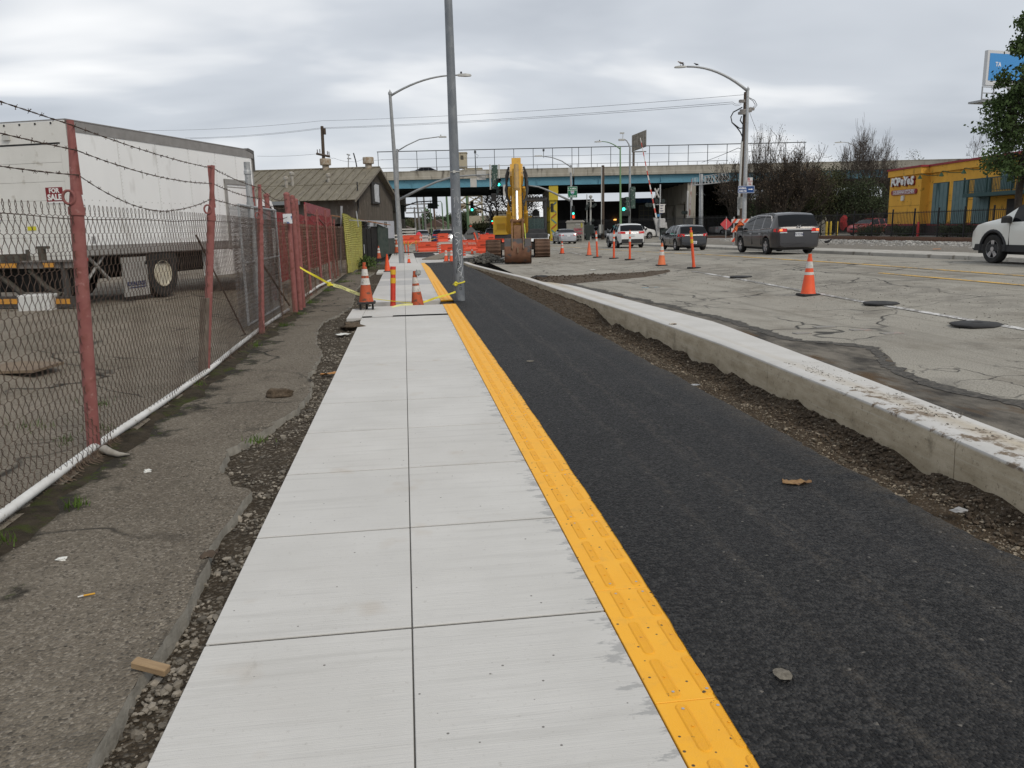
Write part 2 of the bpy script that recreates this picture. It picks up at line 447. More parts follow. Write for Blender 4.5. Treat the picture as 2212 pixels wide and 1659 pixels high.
def m_curb():
    s = NT('curb_concrete', .85, .25)
    x, y, z = s.xyz()
    n1 = s.noise(2.2, 5, .6); n2 = s.noise(40, 4, .65)
    c = s.mix(s.rng(n1, .3, .7), (.49, .48, .455), (.56, .55, .53))
    # formed face: darker, greener, honeycombed and stained towards the soil line
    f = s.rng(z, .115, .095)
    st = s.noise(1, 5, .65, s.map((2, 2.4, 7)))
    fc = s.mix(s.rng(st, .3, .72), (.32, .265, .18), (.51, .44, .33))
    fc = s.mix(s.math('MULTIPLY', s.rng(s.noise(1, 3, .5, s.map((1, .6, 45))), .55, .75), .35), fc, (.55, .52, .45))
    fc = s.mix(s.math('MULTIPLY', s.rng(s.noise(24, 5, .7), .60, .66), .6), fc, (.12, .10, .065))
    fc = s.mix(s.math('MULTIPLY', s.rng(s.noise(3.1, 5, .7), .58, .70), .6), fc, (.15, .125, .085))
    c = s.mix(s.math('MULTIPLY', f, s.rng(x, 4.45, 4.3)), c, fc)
    # soil spilled on the pan
    sp = s.math('ADD', s.noise(5.5, 6, .75), s.rng(y, 9.5, 6.5, -.2, .055))
    c = s.mix(s.math('MULTIPLY', s.rng(sp, .56, .64), s.rng(z, .09, .1)), c, (.17, .13, .09))
    return s.fin(c, s.math('MULTIPLY', n2, -1), .006, .7)
def m_paint(name, col, under, thr=.5):
    s = NT(name, .8, .3)
    w = s.math('ADD', s.math('MULTIPLY', s.noise(14, 6, .75), .6), s.math('MULTIPLY', s.noise(1.3, 3, .5), .4))
    return s.fin(s.mix(s.rng(w, thr, thr+.07), under, col), s.noise(55, 3), .006, .7)
CONC, NEWASPH, ROAD = m_concrete(), m_newasphalt(), m_oldroad()
OLDWALK = m_oldwalk('old_walk_asphalt', (.12, .10, .076), (.185, .16, .125), (.35, .31, .255), True)
LOTM = m_oldwalk('lot_asphalt', (.155, .134, .102), (.245, .212, .168), (.32, .285, .235), False)
SOIL = m_soil('brown_soil', (.042, .030, .019), (.098, .073, .049), .16)
GRAVSOIL = m_soil('gravel_soil', (.036, .028, .019), (.085, .067, .047), .3)
BALLAST = m_soil('ballast_stone', (.22, .21, .195), (.36, .35, .33), .6)
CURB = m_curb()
GROUNDM = m_oldwalk('distant_ground', (.13, .125, .11), (.2, .19, .175), (.25, .24, .22), False)
PEB = mat('pebble_stone', (.12, .105, .083), (.22, .195, .16), sc=9, rough=.9, island=.6, world=True)
CLOD = mat('soil_clod', (.042, .03, .019), (.10, .074, .05), sc=30, rough=.95, bump=.6, bsc=80, world=True, island=.3)
SLABEDGE = mat('old_concrete_edge', (.2, .185, .155), (.3, .28, .24), sc=9, rough=.9, bump=.4, world=True)
# ================================================================ ground and pavements
def ground_sheet():
    xs = [-2500, -600, -150, -60, -30, -16, -10, -7, -5, -4, -3.2, -2.6, -2.2, 4.9, 5.4, 8, 10, 12, 14, 15.5, 17, 18.2, 19.2, 20.5, 22, 24, 27.2, 32, 40, 60, 100, 200, 600, 2500]
    ys = [-300, -60, -20, -5, 0, 6, 12, 18, 22, 28, 34, 40, 46, 52, 58, 61.5, 62.5, 70, 75, 80, 100, 140, 220, 400, 800, 3000]
    b = MB(); vs = []
    for y in ys:
        for x in xs:
            low = -2.4 < x < 4.95 and y < 62
            vs.append((x, y, (-.5 if low else H(x, y)-.03)))
    n = len(xs)
    b.add(vs, [(j*n+i, j*n+i+1, (j+1)*n+i+1, (j+1)*n+i) for j in range(len(ys)-1) for i in range(n-1)])
    ob('ground', b, GROUNDM, kind='structure')
ground_sheet()
# roadway, crowned in the middle
b = MB()
def road_edge(y): return itp(y, [0, 5.2, 7.4, 12.5, 21.5, 24.8, 30, 42, 62], [4.3, 4.5, 4.7, 5.1, 4.65, 4.0, 4.1, 4.3, 4.5])
ysr = [-6+i*.7 for i in range(98)]
b.grid(46, len(ysr)-1, lambda u, v: (lambda y: (lambda x: (x, y, H(x, y)+.006*nse(x, y, 0, .9)*(1 if x < 19.1 else 0)+.002))(road_edge(y)-.05+u*(19.2-road_edge(y)+.05)))(ysr[round(v*(len(ysr)-1))]))
ob('road', b, ROAD, smooth=True, kind='structure')
b = MB()
b.grid(40, 60, lambda u, v: (lambda x, y: (x, y, H(x, y)+.004))(-9+u*28.2, 61.9+v*240))
ob('road', b, ROAD, smooth=True, kind='structure')
b = MB()   # cross street under the overpass
b.grid(20, 8, lambda u, v: (lambda x, y: (x, y, H(x, y)+.006))(19.2+u*80, 70+v*22-u*9))
ob('road', b, ROAD, kind='structure')
# darker trench backfill along the kerb
def dark_in(y): return road_edge(y)+.02
def dark_out(y): return itp(y, [2, 6.4, 7.1, 8.1, 9, 9.7, 10.2, 10.7, 13, 15.6, 18, 21.2, 24.5], [5.9, 5.55, 5.4, 5.5, 5.95, 6.2, 5.9, 5.6, 5.65, 5.55, 5.35, 5.1, 4.9])+.06*nse(0, y, 0, 3)
s = NT('trench_backfill', .95, .2)
cc = s.mix(s.rng(s.noise(2.2, 6, .65, s.map((1, .5, 1))), .38, .62), (.055, .05, .044), (.2, .18, .15))
cc = s.mix(s.rng(s.noise(1.1, 4, .6, s.map((1.5, .5, 1), (3, 0, 0))), .57, .66), cc, (.10, .066, .038))
DARKM = s.fin(cc, s.noise(40, 4, .7), .02, 1)
b = MB()
b.grid(12, 140, lambda u, v: (lambda y: (dark_in(y)+u*(dark_out(y)-dark_in(y)), y, .0135+.003*nse(u*5, y, 1, 2)))(-2+v*26.5))
ob('trench_backfill', b, DARKM, smooth=True, kind='structure')
b = MB()
b.grid(6, 700, lambda u, v: (lambda y: (dark_out(y)-.16+.1*nse(3, y, 8, 1.1)-.07*nse(2, y, 5, 9)+u*(.2+.16*nse(1, y, 3, 1.3)+.1*nse(1, y, 7, 6)+.05*nse(4, y, 7, 17)), y, .019+.012*nse(u*6, y, 2, 9)*(4*u*(1-u))))(-2+v*26.5))
ob('tar_edge', b, mat('tar_edge', (.03, .028, .025), (.11, .10, .085), sc=22, rough=.9, bump=.8, bsc=50, world=True), smooth=True, kind='structure')
# painted lines
WHITEP = m_paint('worn_white_paint', (.62, .61, .59), (.2, .19, .175), .49)
YELP = m_paint('worn_yellow_paint', (.62, .38, .09), (.22, .2, .17), .44)
def stripe(name, pts, w, m, dz=.012):
    b = MB(); vs = []; fs = []
    q = []
    for i in range(len(pts)-1):
        k = max(2, int(abs(pts[i+1][1]-pts[i][1])/1.2))
        q += [(pts[i][0]+(pts[i+1][0]-pts[i][0])*j/k, pts[i][1]+(pts[i+1][1]-pts[i][1])*j/k) for j in range(k)]
    q.append(pts[-1])
    for (x, y) in q: vs += [(x-w/2, y, H(x-w/2, y)+dz), (x+w/2, y, H(x+w/2, y)+dz)]
    b.add(vs, [(2*i, 2*i+1, 2*i+3, 2*i+2) for i in range(len(q)-1)])
    return ob(name, b, m, kind='structure')
stripe('centre_line', [(13.56, 8), (13.5, 21), (13.6, 34), (13.3, 62)], .13, YELP)
stripe('centre_line', [(12.5, 8), (12.35, 19.4)], .12, YELP)
stripe('centre_line', [(13.3, 60), (12.6, 90)], .12, YELP)
stripe('lane_line', [(8.9, 9), (9.1, 14.9), (9.5, 21.8), (9.7, 26)], .13, WHITEP)
stripe('lane_line', [(10.3, 46), (11.2, 60)], .11, WHITEP)
stripe('lane_line', [(12.0, 58), (13.6, 61)], .35, WHITEP)
b = MB(); b.box(6.45, 6.95, 21.1, 21.22, 0, .013); ob('utility_mark', b, m_paint('blue_chalk', (.2, .42, .55), (.22, .21, .19), .47), kind='structure')
b = MB()
for x, y, w in ((6.55, 11.9, .35), (6.9, 11.4, .3), (7.1, 10.9, .3), (5.9, 11.3, .25)): b.box(x, x+w, y, y+.16, 0, .013)
ob('utility_mark', b, m_paint('pink_chalk', (.48, .29, .24), (.24, .23, .21), .53), kind='structure')
# left lot, old walk and gravel strips
b = MB(); b.grid(60, 80, lambda u, v: (lambda x, y: (x, y, H(x, y)+.01*nse(x, y, 0, .6)+.004))(-30+u*27.55, -3+v*64))
ob('lot', b, LOTM, smooth=True, kind='structure')
edge = [(0.5, -1.12), (3.0, -1.12), (3.6, -1.10), (4.2, -1.13), (4.3, -1.16), (5.35, -1.11), (5.45, -1.26), (5.8, -1.42), (6.4, -1.5), (7.1, -1.3), (7.8, -1.15), (8.2, -1.11), (9.2, -1.13), (9.6, -1.24), (11.5, -1.25), (12.6, -1.45), (14, -1.6), (15.4, -1.66), (17, -1.45), (19, -1.3), (24, -1.5), (30, -1.5), (34, -1.3), (36, -2.4)]
def oedge(y): return itp(y, [e_[0] for e_ in edge], [e_[1] for e_ in edge])+.012*nse(y, 0, 0, 6)+(.05*nse(y, 3, 0, 4)+.04*nse(y, 5, 0, 11)+.02*nse(y, 9, 0, 27) if y > 5.3 else .006*nse(y, 9, 0, 30))
b = MB()
nyo = 520
def oz(x, y): return -.012+.012*nse(x, y, 0, .8)
b.grid(14, nyo, lambda u, v: (lambda y: (lambda x: (x, y, oz(x, y)))(-2.62+u*(oedge(y)+2.62)))(-1+v*36))
ob('old_walk', b, OLDWALK, smooth=40, kind='structure')
b = MB(); b.grid(3, nyo, lambda u, v: (lambda y: (oedge(y)+.012*u+.008*nse(y*9, u*3, 2), y, oz(oedge(y), y)-.13*u+.001))(-1+v*36))
ob('old_walk_edge', b, SLABEDGE, kind='structure')
b = MB()
def gz(x, y): return -.082+.035*nse(x, y, 2, 2.3)+.02*nse(x, y, 5, 7)+.03*sm((y-8)/4)
b.grid(18, 320, lambda u, v: (lambda x, y: (x, y, gz(x, y)))(-2.2+u*1.33, -1+v*44))
ob('gravel_bed', b, GRAVSOIL, smooth=True, kind='structure')
# soil and moss banked along the fence foot
s = NT('fence_foot_soil', .95, .15)
cc = s.mix(s.rng(s.noise(6, 6, .7), .3, .7), (.022, .018, .012), (.075, .06, .042))
cc = s.mix(s.math('MULTIPLY', s.rng(s.noise(3.2, 5, .65, s.map((1, 1, 1), (5, 2, 0))), .52, .62), .8), cc, (.05, .062, .014))
FOOT = s.fin(cc, s.noise(25, 5, .7), .03, 1)
b = MB()
def fbank(u, v):
    y = 3.2+v*14.3; w = .24+.16*nse(y, 2, 0, .9)+.1*nse(y, 6, 0, 2.7); x = -2.68+u*(.16+w)
    return (x, y, -.012+.012*nse(x, y, 0, .8)-.004+.045*math.sin(math.pi*min(1, u*1.02))**.7*(.7+.8*nse(x, y, 4, 2.5))+.012*nse(x, y, 9, 11)*math.sin(math.pi*u))
b.grid(14, 420, fbank)
ob('soil_bank', b, FOOT, smooth=True, kind='structure')
# sidewalk slabs
XL, XM, XR = -.915, -.046, .815
def slab(par, x0, x1, y0, y1, z=0., m=None):
    b = MB(); b.bbox(x0, x1, y0, y1, z-.13, z, .0025); return ob('slab', b, m or CONC, par)
walk = thing('sidewalk', None, None); walk['kind'] = 'structure'
rows = [-.37+1.19*k for k in range(15)]+[16.0, 17.2, 18.37]
g = .0032; gy = .0095
for y0, y1 in zip(rows[:-1], rows[1:]):
    if y1-y0 < .2: continue
    for x0, x1 in ((XL, XM), (XM, XR)): slab(walk, x0+(g if x0 == XM else 0), x1-(g if x1 == XM else 0), y0+gy, y1-gy)
slab(walk, -1.215, -.92, 15.95, 17.9, .005)
GREYC = mat('grey_curing_concrete', (.4, .4, .39), (.46, .455, .445), sc=3, rough=.8, bump=.3, bsc=120, world=True)
y = 19.46
while y < 42.1:
    y1 = y+1.19
    for x0, x1 in ((XL, XM), (XM, XR)): slab(walk, x0+(g if x0 == XM else 0), x1-(g if x1 == XM else 0), y+gy, min(y1, 42.2)-gy, 0, GREYC if 24.6 < y < 34.5 and not 27 < y < 28 else CONC)
    y = y1
slab(walk, -1.2, -.92, 33.2, 36, .004)
for y0, y1 in ((42.21, 46), (46, 50.7), (50.7, 55.5), (55.5, 61)):
    for x0, x1 in ((-.95, -.046), (-.046, .64)): slab(walk, x0+.006, x1-.006, y0+.006, y1-.006)
for x0, x1 in ((.64, 2.2), (2.2, 3.8)):
    for y0, y1 in ((42.21, 46.4), (46.4, 50.7)): slab(walk, x0+.006, x1-.006, y0+.006, y1-.006)
for y0, y1 in ((50.7, 55.5), (55.5, 60)): slab(walk, 2.1, 5.2, y0+.006, y1-.006)
b = MB(); b.box(-.9, .8, -.5, 18.36, -.2, -.007); b.box(-.9, .8, 19.47, 61, -.2, -.007); ob('slab_bedding', b, mat('joint_dirt', (.085, .08, .072), rough=.95), walk)
b = MB(); b.box(-.91, .62, 0, .001, 0, .001)
# utility box lid set in the pad
b = MB(); b.bbox(-.72, -.3, 16.06, 16.5, .001, .006, .004); ob('utility_lid', b, CONC, walk)
# trench between the two pours
b = MB(); b.grid(30, 14, lambda u, v: (lambda x, y: (x, y, -.13+.05*nse(x, y, 3, 3)+.03*nse(x, y, 7, 9)))(-2.0+u*2.95, 18.3+v*1.25))
ob('trench_floor', b, GRAVSOIL, smooth=True, kind='structure')
# yellow guidance strip
YEL = NT('tactile_yellow', .55, .45)
yc = YEL.mix(YEL.rng(YEL.noise(5, 5, .6), .3, .7), (.86, .405, .014), (.89, .44, .022))
yc = YEL.mix(YEL.rng(YEL.vor(19), .13, .10), yc, (.07, .05, .025))
yx = YEL.xyz()[0]
yk = YEL.math('ADD', YEL.noise(16, 5, .7), YEL.rng(yx, .98, 1.13, -.12, .10))
yc = YEL.mix(YEL.rng(yk, .62, .69), yc, (.10, .075, .03))
yc = YEL.mix(YEL.math('MULTIPLY', YEL.rng(YEL.noise(7, 6, .7), .52, .72), .35), yc, (.5, .27, .06))
yc = YEL.mix(YEL.math('MULTIPLY', YEL.rng(YEL.noise(1.8, 4, .6), .55, .75), .3), yc, (.62, .34, .06))
YELM = YEL.fin(yc, YEL.vor(150), .0015, .5)
YBAR = mat('tactile_bar', (.86, .405, .015), (.83, .385, .02), sc=20, rough=.6, world=True, bump=.4, bsc=260, spots=[((.08, .06, .03), 28, .68, .72)])
STEEL = mat('bright_screw', (.5, .5, .5), rough=.4, metal=.7)
strip = thing('tactile_strip', None, None); strip['kind'] = 'structure'
def bar_mesh():
    b = MB(); o_, i_ = [], []
    L_, w_ = .27, .026
    def ring(w, h, l):
        r = []
        for k in range(9): a = -math.pi/2+math.pi*k/8-math.pi/2; r.append((w*math.cos(a-math.pi/2+math.pi/2), 0, 0))
        pts = [(w*math.cos(math.pi*k/8), l/2-w+w*math.sin(math.pi*k/8), h) for k in range(9)]
        return pts+[(-p[0], -p[1], h) for p in pts]
    rings = [ring(.0255, .0, L_), ring(.0195, .004, L_-.008), ring(.0145, .004, L_-.022), ring(.013, .003, L_-.026)]
    vs = sum(rings, []); n = 18
    fs = [(r*n+i, r*n+(i+1) % n, (r+1)*n+(i+1) % n, (r+1)*n+i) for r in range(3) for i in range(n)]
    fs.append(tuple(3*n+i for i in range(n)))
    b.add(vs, fs); b.cyl((0, .0, .003), (0, .0, .0062), .0055, n=8)
    return b.mesh('bar', [YBAR], False)
BAR = bar_mesh()
b = MB(); b.bbox(0, .305, .002, .912, -.03, .003, .002); PANEL = b.mesh('panel', [YELM])
b = MB(); b.cyl((0, 0, 0), (0, 0, .001), .006, n=10); SCREW = b.mesh('screw', [STEEL])
def panels(y0, y1):
    y = y0
    while y < y1-.05:
        p = ob('panel', PANEL, None, strip, (.82, y, 0))
        if y+.914 > y1: p.scale = (1, (y1-y)/.914, 1)
        if y < 26:
            for r in range(3):
                for cx in (.085, .215):
                    q = ob('raised_bar', BAR, None, p, (cx, .155+.304*r, .003))
                    if y < 9: ob('screw', SCREW, None, p, (cx, .155+.304*r+(-.1 if r == 0 else .1 if r == 2 else 0), .0068))
        y += .914
panels(.65, 18.37); panels(19.46, 42.1)
# bike path
def pl(y): return itp(y, [1.5, 2.2, 3, 4, 5.2, 8], [1.015, 1.04, 1.066, 1.088, 1.102, 1.118])+.006*nse(y, 1, 0, 9)+.008*nse(y, 5, 0, 2)-.1*sm((y-36)/6)
def pr(y): return 3.05+.03*nse(y, 3, 0, 2.5)+.025*nse(y, 8, 0, 12)+.012*nse(y, 4, 0, 31)-.12*sm((y-30)/12)
b = MB()
def pz(u): return .0+.008*(1-sm(u/.02))+.009*sm(u/.01)*sm((.06-u)/.04)+.012*math.sin(math.pi*u)-.03*sm((u-.965)/.035)
us = [0, .03, .1, .25, .5, .75, .9, .96, .985, 1]
b.grid(9, 900, lambda u, v: (lambda y, uu: (pl(y)+uu*(pr(y)-pl(y)), y, pz(uu)+.003*nse(uu*2, y, 4, 1.5)))(-.5+v*42.7, us[round(u*9)]))
b.grid(1, 900, lambda u, v: (lambda y: (pr(y)+.012*u, y, pz(1)+.003*nse(2, y, 4, 1.5)-.12*u))(-.5+v*42.7))
ob('bike_path', b, NEWASPH, smooth=50, kind='structure')
b = MB(); b.box(.8, 3.0, -.4, 42, -.3, -.05); ob('path_base', b, GRAVSOIL, kind='structure')
b = MB(); b.box(.66, 2.08, 50.72, 60, -.1, .004); ob('bike_path', b, NEWASPH, kind='structure')
# kerb with pan
def kin(y): return itp(y, [0, 4.3, 6.1, 9.9, 14, 17.9, 21, 25.3, 31, 36.5, 42], [3.72, 3.84, 3.98, 4.12, 4.09, 3.95, 3.86, 3.74, 3.25, 2.85, 2.8])
def kout(y): return road_edge(y) if y < 23.2 else kin(y)+.35
kerb = thing('curb', None, None); kerb['kind'] = 'structure'
KP = lambda y: [(kin(y)+.02, -.45), (kin(y), .095), (kin(y)+.012, .118), (kin(y)+.035, .128), (kin(y)+.165, .126), (kin(y)+.2, .112), (kout(y)-.02, .088), (kout(y), .075), (kout(y)+.01, -.2)]
def kseg(y0, y1):
    b = MB(); n = max(2, int((y1-y0)/.5)); vs = []
    for j in range(n+1):
        y = y0+(y1-y0)*j/n
        vs += [(p[0], y, p[1]+.002*nse(p[0]*3, y, 0, 3)) for p in KP(y)]
    k = 9
    b.add(vs, [(j*k+i, j*k+i+1, (j+1)*k+i+1, (j+1)*k+i) for j in range(n) for i in range(k-1)]+[tuple(range(k)), tuple(n*k+i for i in range(k))])
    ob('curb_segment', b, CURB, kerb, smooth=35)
ky = [-1.5, 2.1, 5.05, 8.45, 12.1, 15.8, 19.5, 23.2, 24.9, 28.5, 32, 36, 39]
for y0, y1 in zip(ky[:-1], ky[1:]):
    if y0 != 23.2: kseg(y0+.004, y1-.004)
    else: kseg(y0+.004, y1-.004)
# soil and gravel strip between path and kerb
def tz(x, y):
    u = max(0., min(1., (x-3.0)/(kin(y)-3.0)))
    near = -.30+.07*nse(x, y, 2, 1.1)+.035*nse(x, y, 4, 4)+.09*sm((y-2)/3)*sm((6-y)/3)
    far = -.02+.03*nse(x, y, 6, 3)
    k = sm((y-14.6)/3.2+.25*nse(y, 2, 0, 1.2))
    z = near+(far-near)*k
    z = z*sm(u*5)+(-.06)*(1-sm(u*5))
    z += (.1+.09*nse(y, 7, 0, 1.6))*sm((u-.74)/.26)*(1-k)
    return z+.012*nse(x, y, 8, 15)
b = MB()
b.grid(22, 420, lambda u, v: (lambda y: (lambda x: (x, y, tz(x, y)))(2.98+u*(kin(y)+.03-2.98)))(-1+v*38))
b2 = b
ob('planting_strip', b, SOIL, smooth=True, kind='structure')
# loose stones: left strip, planting strip, road debris
random.seed(4)
ICO = []
for sd_ in range(6):
    t_ = MB(); t_.blob((0, 0, 0), (1, 1, 1), sd_, 1, .3); ICO.append((t_.v, t_.f))
def stone(b, x, y, z, r):
    vs, fs = random.choice(ICO); a = random.random()*6.28; c, s_ = math.cos(a), math.sin(a)
    sx, sy, sz = r*random.uniform(.75, 1.3), r*random.uniform(.6, 1), r*random.uniform(.45, .8)
    b.add([(x+(p[0]*c*sx-p[1]*s_*sy), y+(p[0]*s_*sx+p[1]*c*sy), z+p[2]*sz) for p in vs], fs)
b = MB()
for i in range(5200):
    y = 1.6+random.random()**1.6*26
    x = random.uniform(oedge(y)-.02, XL-.01)
    if nse(x, y, 9, 2.2) < -.25: continue
    r = random.uniform(.005, .014)*(1 if random.random() < .9 else 2.2)
    stone(b, x, y, gz(x, y)+r*.25, r)
for i in range(1600):
    y = random.uniform(3, 16); x = oedge(y)-abs(random.gauss(0, .18))
    if nse(x, y, 3, 1.5) < .05: continue
    stone(b, x, y, oz(x, y)+.002, random.uniform(.003, .009))
for i in range(700):
    y = random.uniform(2.8, 14); x = random.uniform(-2.5, oedge(y)); stone(b, x, y, oz(x, y)+.001, random.uniform(.002, .007))
ob('gravel', b, PEB, kind='stuff', label='grey and tan gravel along the left edge of the new sidewalk', category='gravel')
b = MB()
for i in range(9500):
    y = 2.4+random.random()**1.35*13.2
    x = random.uniform(3.04, kin(y)-.01); u = (x-3.04)/(kin(y)-3.04)
    if random.random() < sm((u-.7)/.3)*.75 or nse(x, y, 5, 1.6) < -.38: continue
    r = random.uniform(.004, .012)*(1 if random.random() < .93 else 2.2)
    stone(b, x, y, tz(x, y)+r*.3, r)
ob('gravel', b, mat('trench_pebble', (.12, .098, .07), (.25, .21, .158), sc=9, rough=.9, island=.6, world=True), kind='stuff', label='pebbly gravel in the strip beside the new curb', category='gravel')
b = MB()
for i in range(4200):
    y = random.uniform(14, 36) if i % 3 else random.uniform(4, 15)
    u = random.random() if y > 14 else random.uniform(.7, 1)
    x = 3.06+u*(kin(y)-3.07); r = random.uniform(.01, .032)
    stone(b, x, y, tz(x, y)+r*.2, r)
ob('soil_clods', b, CLOD, kind='stuff', label='crumbly brown soil clods in the strip along the curb', category='soil')
b = MB()
for i in range(900):
    y = random.uniform(5, 8.6); u = random.random(); x = kin(y)+.16+u*.5
    if nse(x, y, 4, 4) < .12: continue
    stone(b, x, y, itp(u, [0, 1], [.115, .085]), random.uniform(.003, .011))
for i in range(1500):
    y = random.uniform(6, 30); x = random.gauss(9.8, 1.1)
    stone(b, x, y, H(x, y)+.006, random.uniform(.004, .013))
ob('road_grit', b, mat('road_grit', (.11, .1, .085), (.2, .18, .15), rough=.95, island=.4, world=True), kind='stuff', label='loose dark grit scattered over the old road and curb pan', category='grit')
# soil spill across the road
b = MB()
def spill(u, v):
    x = 4.05+u*5.2; c_ = 24.6+u*2.6; w = 1.55*(1-u)**.5+.25
    y = c_+(v-.5)*2*w; k = max(0, 1-((v-.5)*2)**2)
    return (x, y, H(x, y)+.005+k*(.09*(1-u)**.6+.03)*(1+.8*nse(x, y, 3, 2.5))+.02*k*nse(x, y, 9, 9)-.02*(1-k))
b.grid(70, 30, spill)
for i in range(700):
    u, v = random.random()**1.3, random.gauss(.5, .18); p = spill(u, v); stone(b, p[0], p[1], p[2]+.005, random.uniform(.012, .05)*(1-u*.7))
ob('soil_spill', b, CLOD, smooth=True, kind='stuff', label='long spill of brown soil running from the curb across the road', category='soil')
# far curb, sidewalk, gravel shoulder, ballast and rails
def far_strip(name, x0, x1, z0, z1, m, y0=2, y1=66, n=40, nx=4, rough=0.):
    b = MB(); b.grid(nx, n, lambda u, v: (lambda x, y: (x, y, H(x0 if u < .01 else x, y)+z0+(z1-z0)*u+rough*nse(x, y, 0, 1.5)))(x0+u*(x1-x0), y0+v*(y1-y0)))
    return ob(name, b, m, kind='structure')
FARC = mat('far_walk_concrete', (.33, .315, .28), (.43, .41, .37), sc=1.2, rough=.9, world=True, bump=.4, bsc=30, spots=[((.2, .18, .15), 3, .6, .7)])
fk = thing('far_curb', None, None); fk['kind'] = 'structure'
y = 4.
while y < 64:
    b = MB(); n = 4
    def fz(y_): return H(19.19, y_)
    vs = []
    for j in range(n+1):
        yy = y+.01+2.98*j/n; z = fz(yy)
        vs += [(19.15, yy, z-.1), (19.17, yy, z+.13), (19.2, yy, z+.15), (19.34, yy, z+.15), (19.35, yy, z)]
    b.add(vs, [(j*5+i, j*5+i+1, (j+1)*5+i+1, (j+1)*5+i) for j in range(n) for i in range(4)])
    ob('curb_segment', b, FARC, fk); y += 3
far_strip('far_sidewalk', 19.34, 21.0, .145, .13, FARC)
far_strip('gravel_shoulder', 21.0, 25.5, .1, .02, m_soil('shoulder_grit', (.19, .175, .15), (.27, .25, .22), .3), rough=.03)
b = MB(); b.grid(10, 60, lambda u, v: (lambda x, y: (x, y, H(x, y)-.01+.05*math.sin(math.pi*min(1, u*1.15) if u < .87 else math.pi)*.9+.05*nse(x, y, 1, 2)))(25.2+u*6.5, 2+v*68))
ob('ballast', b, BALLAST, smooth=True, kind='structure')
random.seed(33); b = MB()
for i in range(6500):
    y = 14+random.random()**1.2*46; x = random.uniform(23.6, 27.2) if i % 3 else random.uniform(27.5, 31)
    stone(b, x, y, H(x, y)+.03+.02*nse(x, y, 1, 2), random.uniform(.03, .075))
ob('ballast_stones', b, mat('ballast_piece', (.24, .23, .21), (.36, .35, .33), sc=3, rough=.9, island=.5, world=True), kind='stuff', label='pale grey crushed stone ballast along the railway rails', category='ballast')
RUST = mat('rail_rust', (.10, .05, .03), (.16, .09, .06), sc=8, rough=.85, world=True)
for x in (27.4, 28.9):
    b = MB()
    vs = []
    for j in range(30):
        y = 2+j*2.4; z = H(x, y)+.01
        vs += [(x-.07, y, z), (x-.02, y, z+.03), (x-.035, y, z+.15), (x-.035, y, z+.19), (x+.035, y, z+.19), (x+.035, y, z+.15), (x+.02, y, z+.03), (x+.07, y, z)]
    b.add(vs, [(j*8+i, j*8+i+1, (j+1)*8+i+1, (j+1)*8+i) for j in range(29) for i in range(7)])
    ob('rail', b, RUST, kind='structure')

# ================================================================ left side: fence, truck, sheds
REDP = mat('faded_red_post_paint', (.235, .082, .075), (.285, .112, .1), sc=7, rough=.8, world=True, bump=.3, bsc=40, spots=[((.20, .07, .055), 9, .56, .7), ((.36, .2, .18), 16, .64, .74)])
GALV = mat('galvanized_steel', (.32, .33, .335), (.43, .44, .445), sc=9, rough=.55, metal=.35, world=True, bump=.1, spots=[((.24, .25, .26), 30, .6, .68)])
RWIRE = mat('rusty_wire', (.05, .032, .024), (.10, .068, .05), sc=14, rough=.9, world=True)
GWIRE = mat('galvanized_wire', (.26, .26, .26), (.16, .15, .14), sc=10, rough=.6, metal=.3, world=True)
PVC = mat('white_pvc', (.72, .72, .7), (.6, .59, .56), sc=6, rough=.5, world=True, spots=[((.3, .26, .2), 12, .66, .72)])
FX = -2.52
fence = thing('chain_link_fence', 'rusty chain-link fence with faded red posts and barbed wire beside the old walk', 'fence', (FX, 6.5, 0))
def F(p): return (p[0]-FX, p[1]-6.5, p[2])
def post(x, y, top, r=.043, m=None, name='post', ring=True, lean=(0, 0)):
    b = MB()
    def at_(z): return F((x+lean[0]*z, y+lean[1]*z, z))
    b.tube([at_(-.1), at_(1.88)], [r, r], 12); b.tube([at_(1.87), at_(1.93)], [r*1.18, r*1.18], 12)
    b.tube([at_(1.93), at_(2.05)], [r*1.05, r*.75], 12)
    b.prism([F((x+lean[0]*2, y+lean[1]*2, 0))[:2], F((x+.05+lean[0]*2, y+lean[1]*2, 0))[:2], F((x+.05+lean[0]*2, y+.012+lean[1]*2, 0))[:2], F((x+lean[0]*2, y+.012+lean[1]*2, 0))[:2]], 2.02, top, 'z')
    b.cyl(at_(1.95), at_(top), r*.72, r*.5, 8)
    o = ob(name, b, m or REDP, fence, smooth=40)
    if ring:
        k = MB(); c = at_(2.0); n = 14
        k.tube([(c[0]-.03-.042*math.cos(6.283*i/n), c[1]-.05, c[2]+.05*math.sin(6.283*i/n)) for i in range(n+1)], .011, 6, False)
        ob('rail_ring', k, REDP, o)
    return o
PY = [2.9, 6.5, 10.05, 14.0]
def flean(y): return itp(y, [2.9, 6.5, 10.05, 14, 17.6, 22], [.04, .052, .125, .068, .02, .0])
post(FX-.02, 2.9, 2.55, lean=(.04, 0)); post(FX-.03, 6.5, 2.56, .05, lean=(.052, 0)); post(FX, 10.05, 2.51, .046, lean=(.125, 0)); post(FX, 14.0, 2.51, .05, lean=(.068, 0))
for y, top in ((22.3, 2.45), (25.2, 2.4), (28.3, 2.45), (30.3, 2.3), (31.6, 2.2)): post(FX-.1, y, top, .04, lean=(-.02 if y > 27 else 0, .02*(y > 29)))
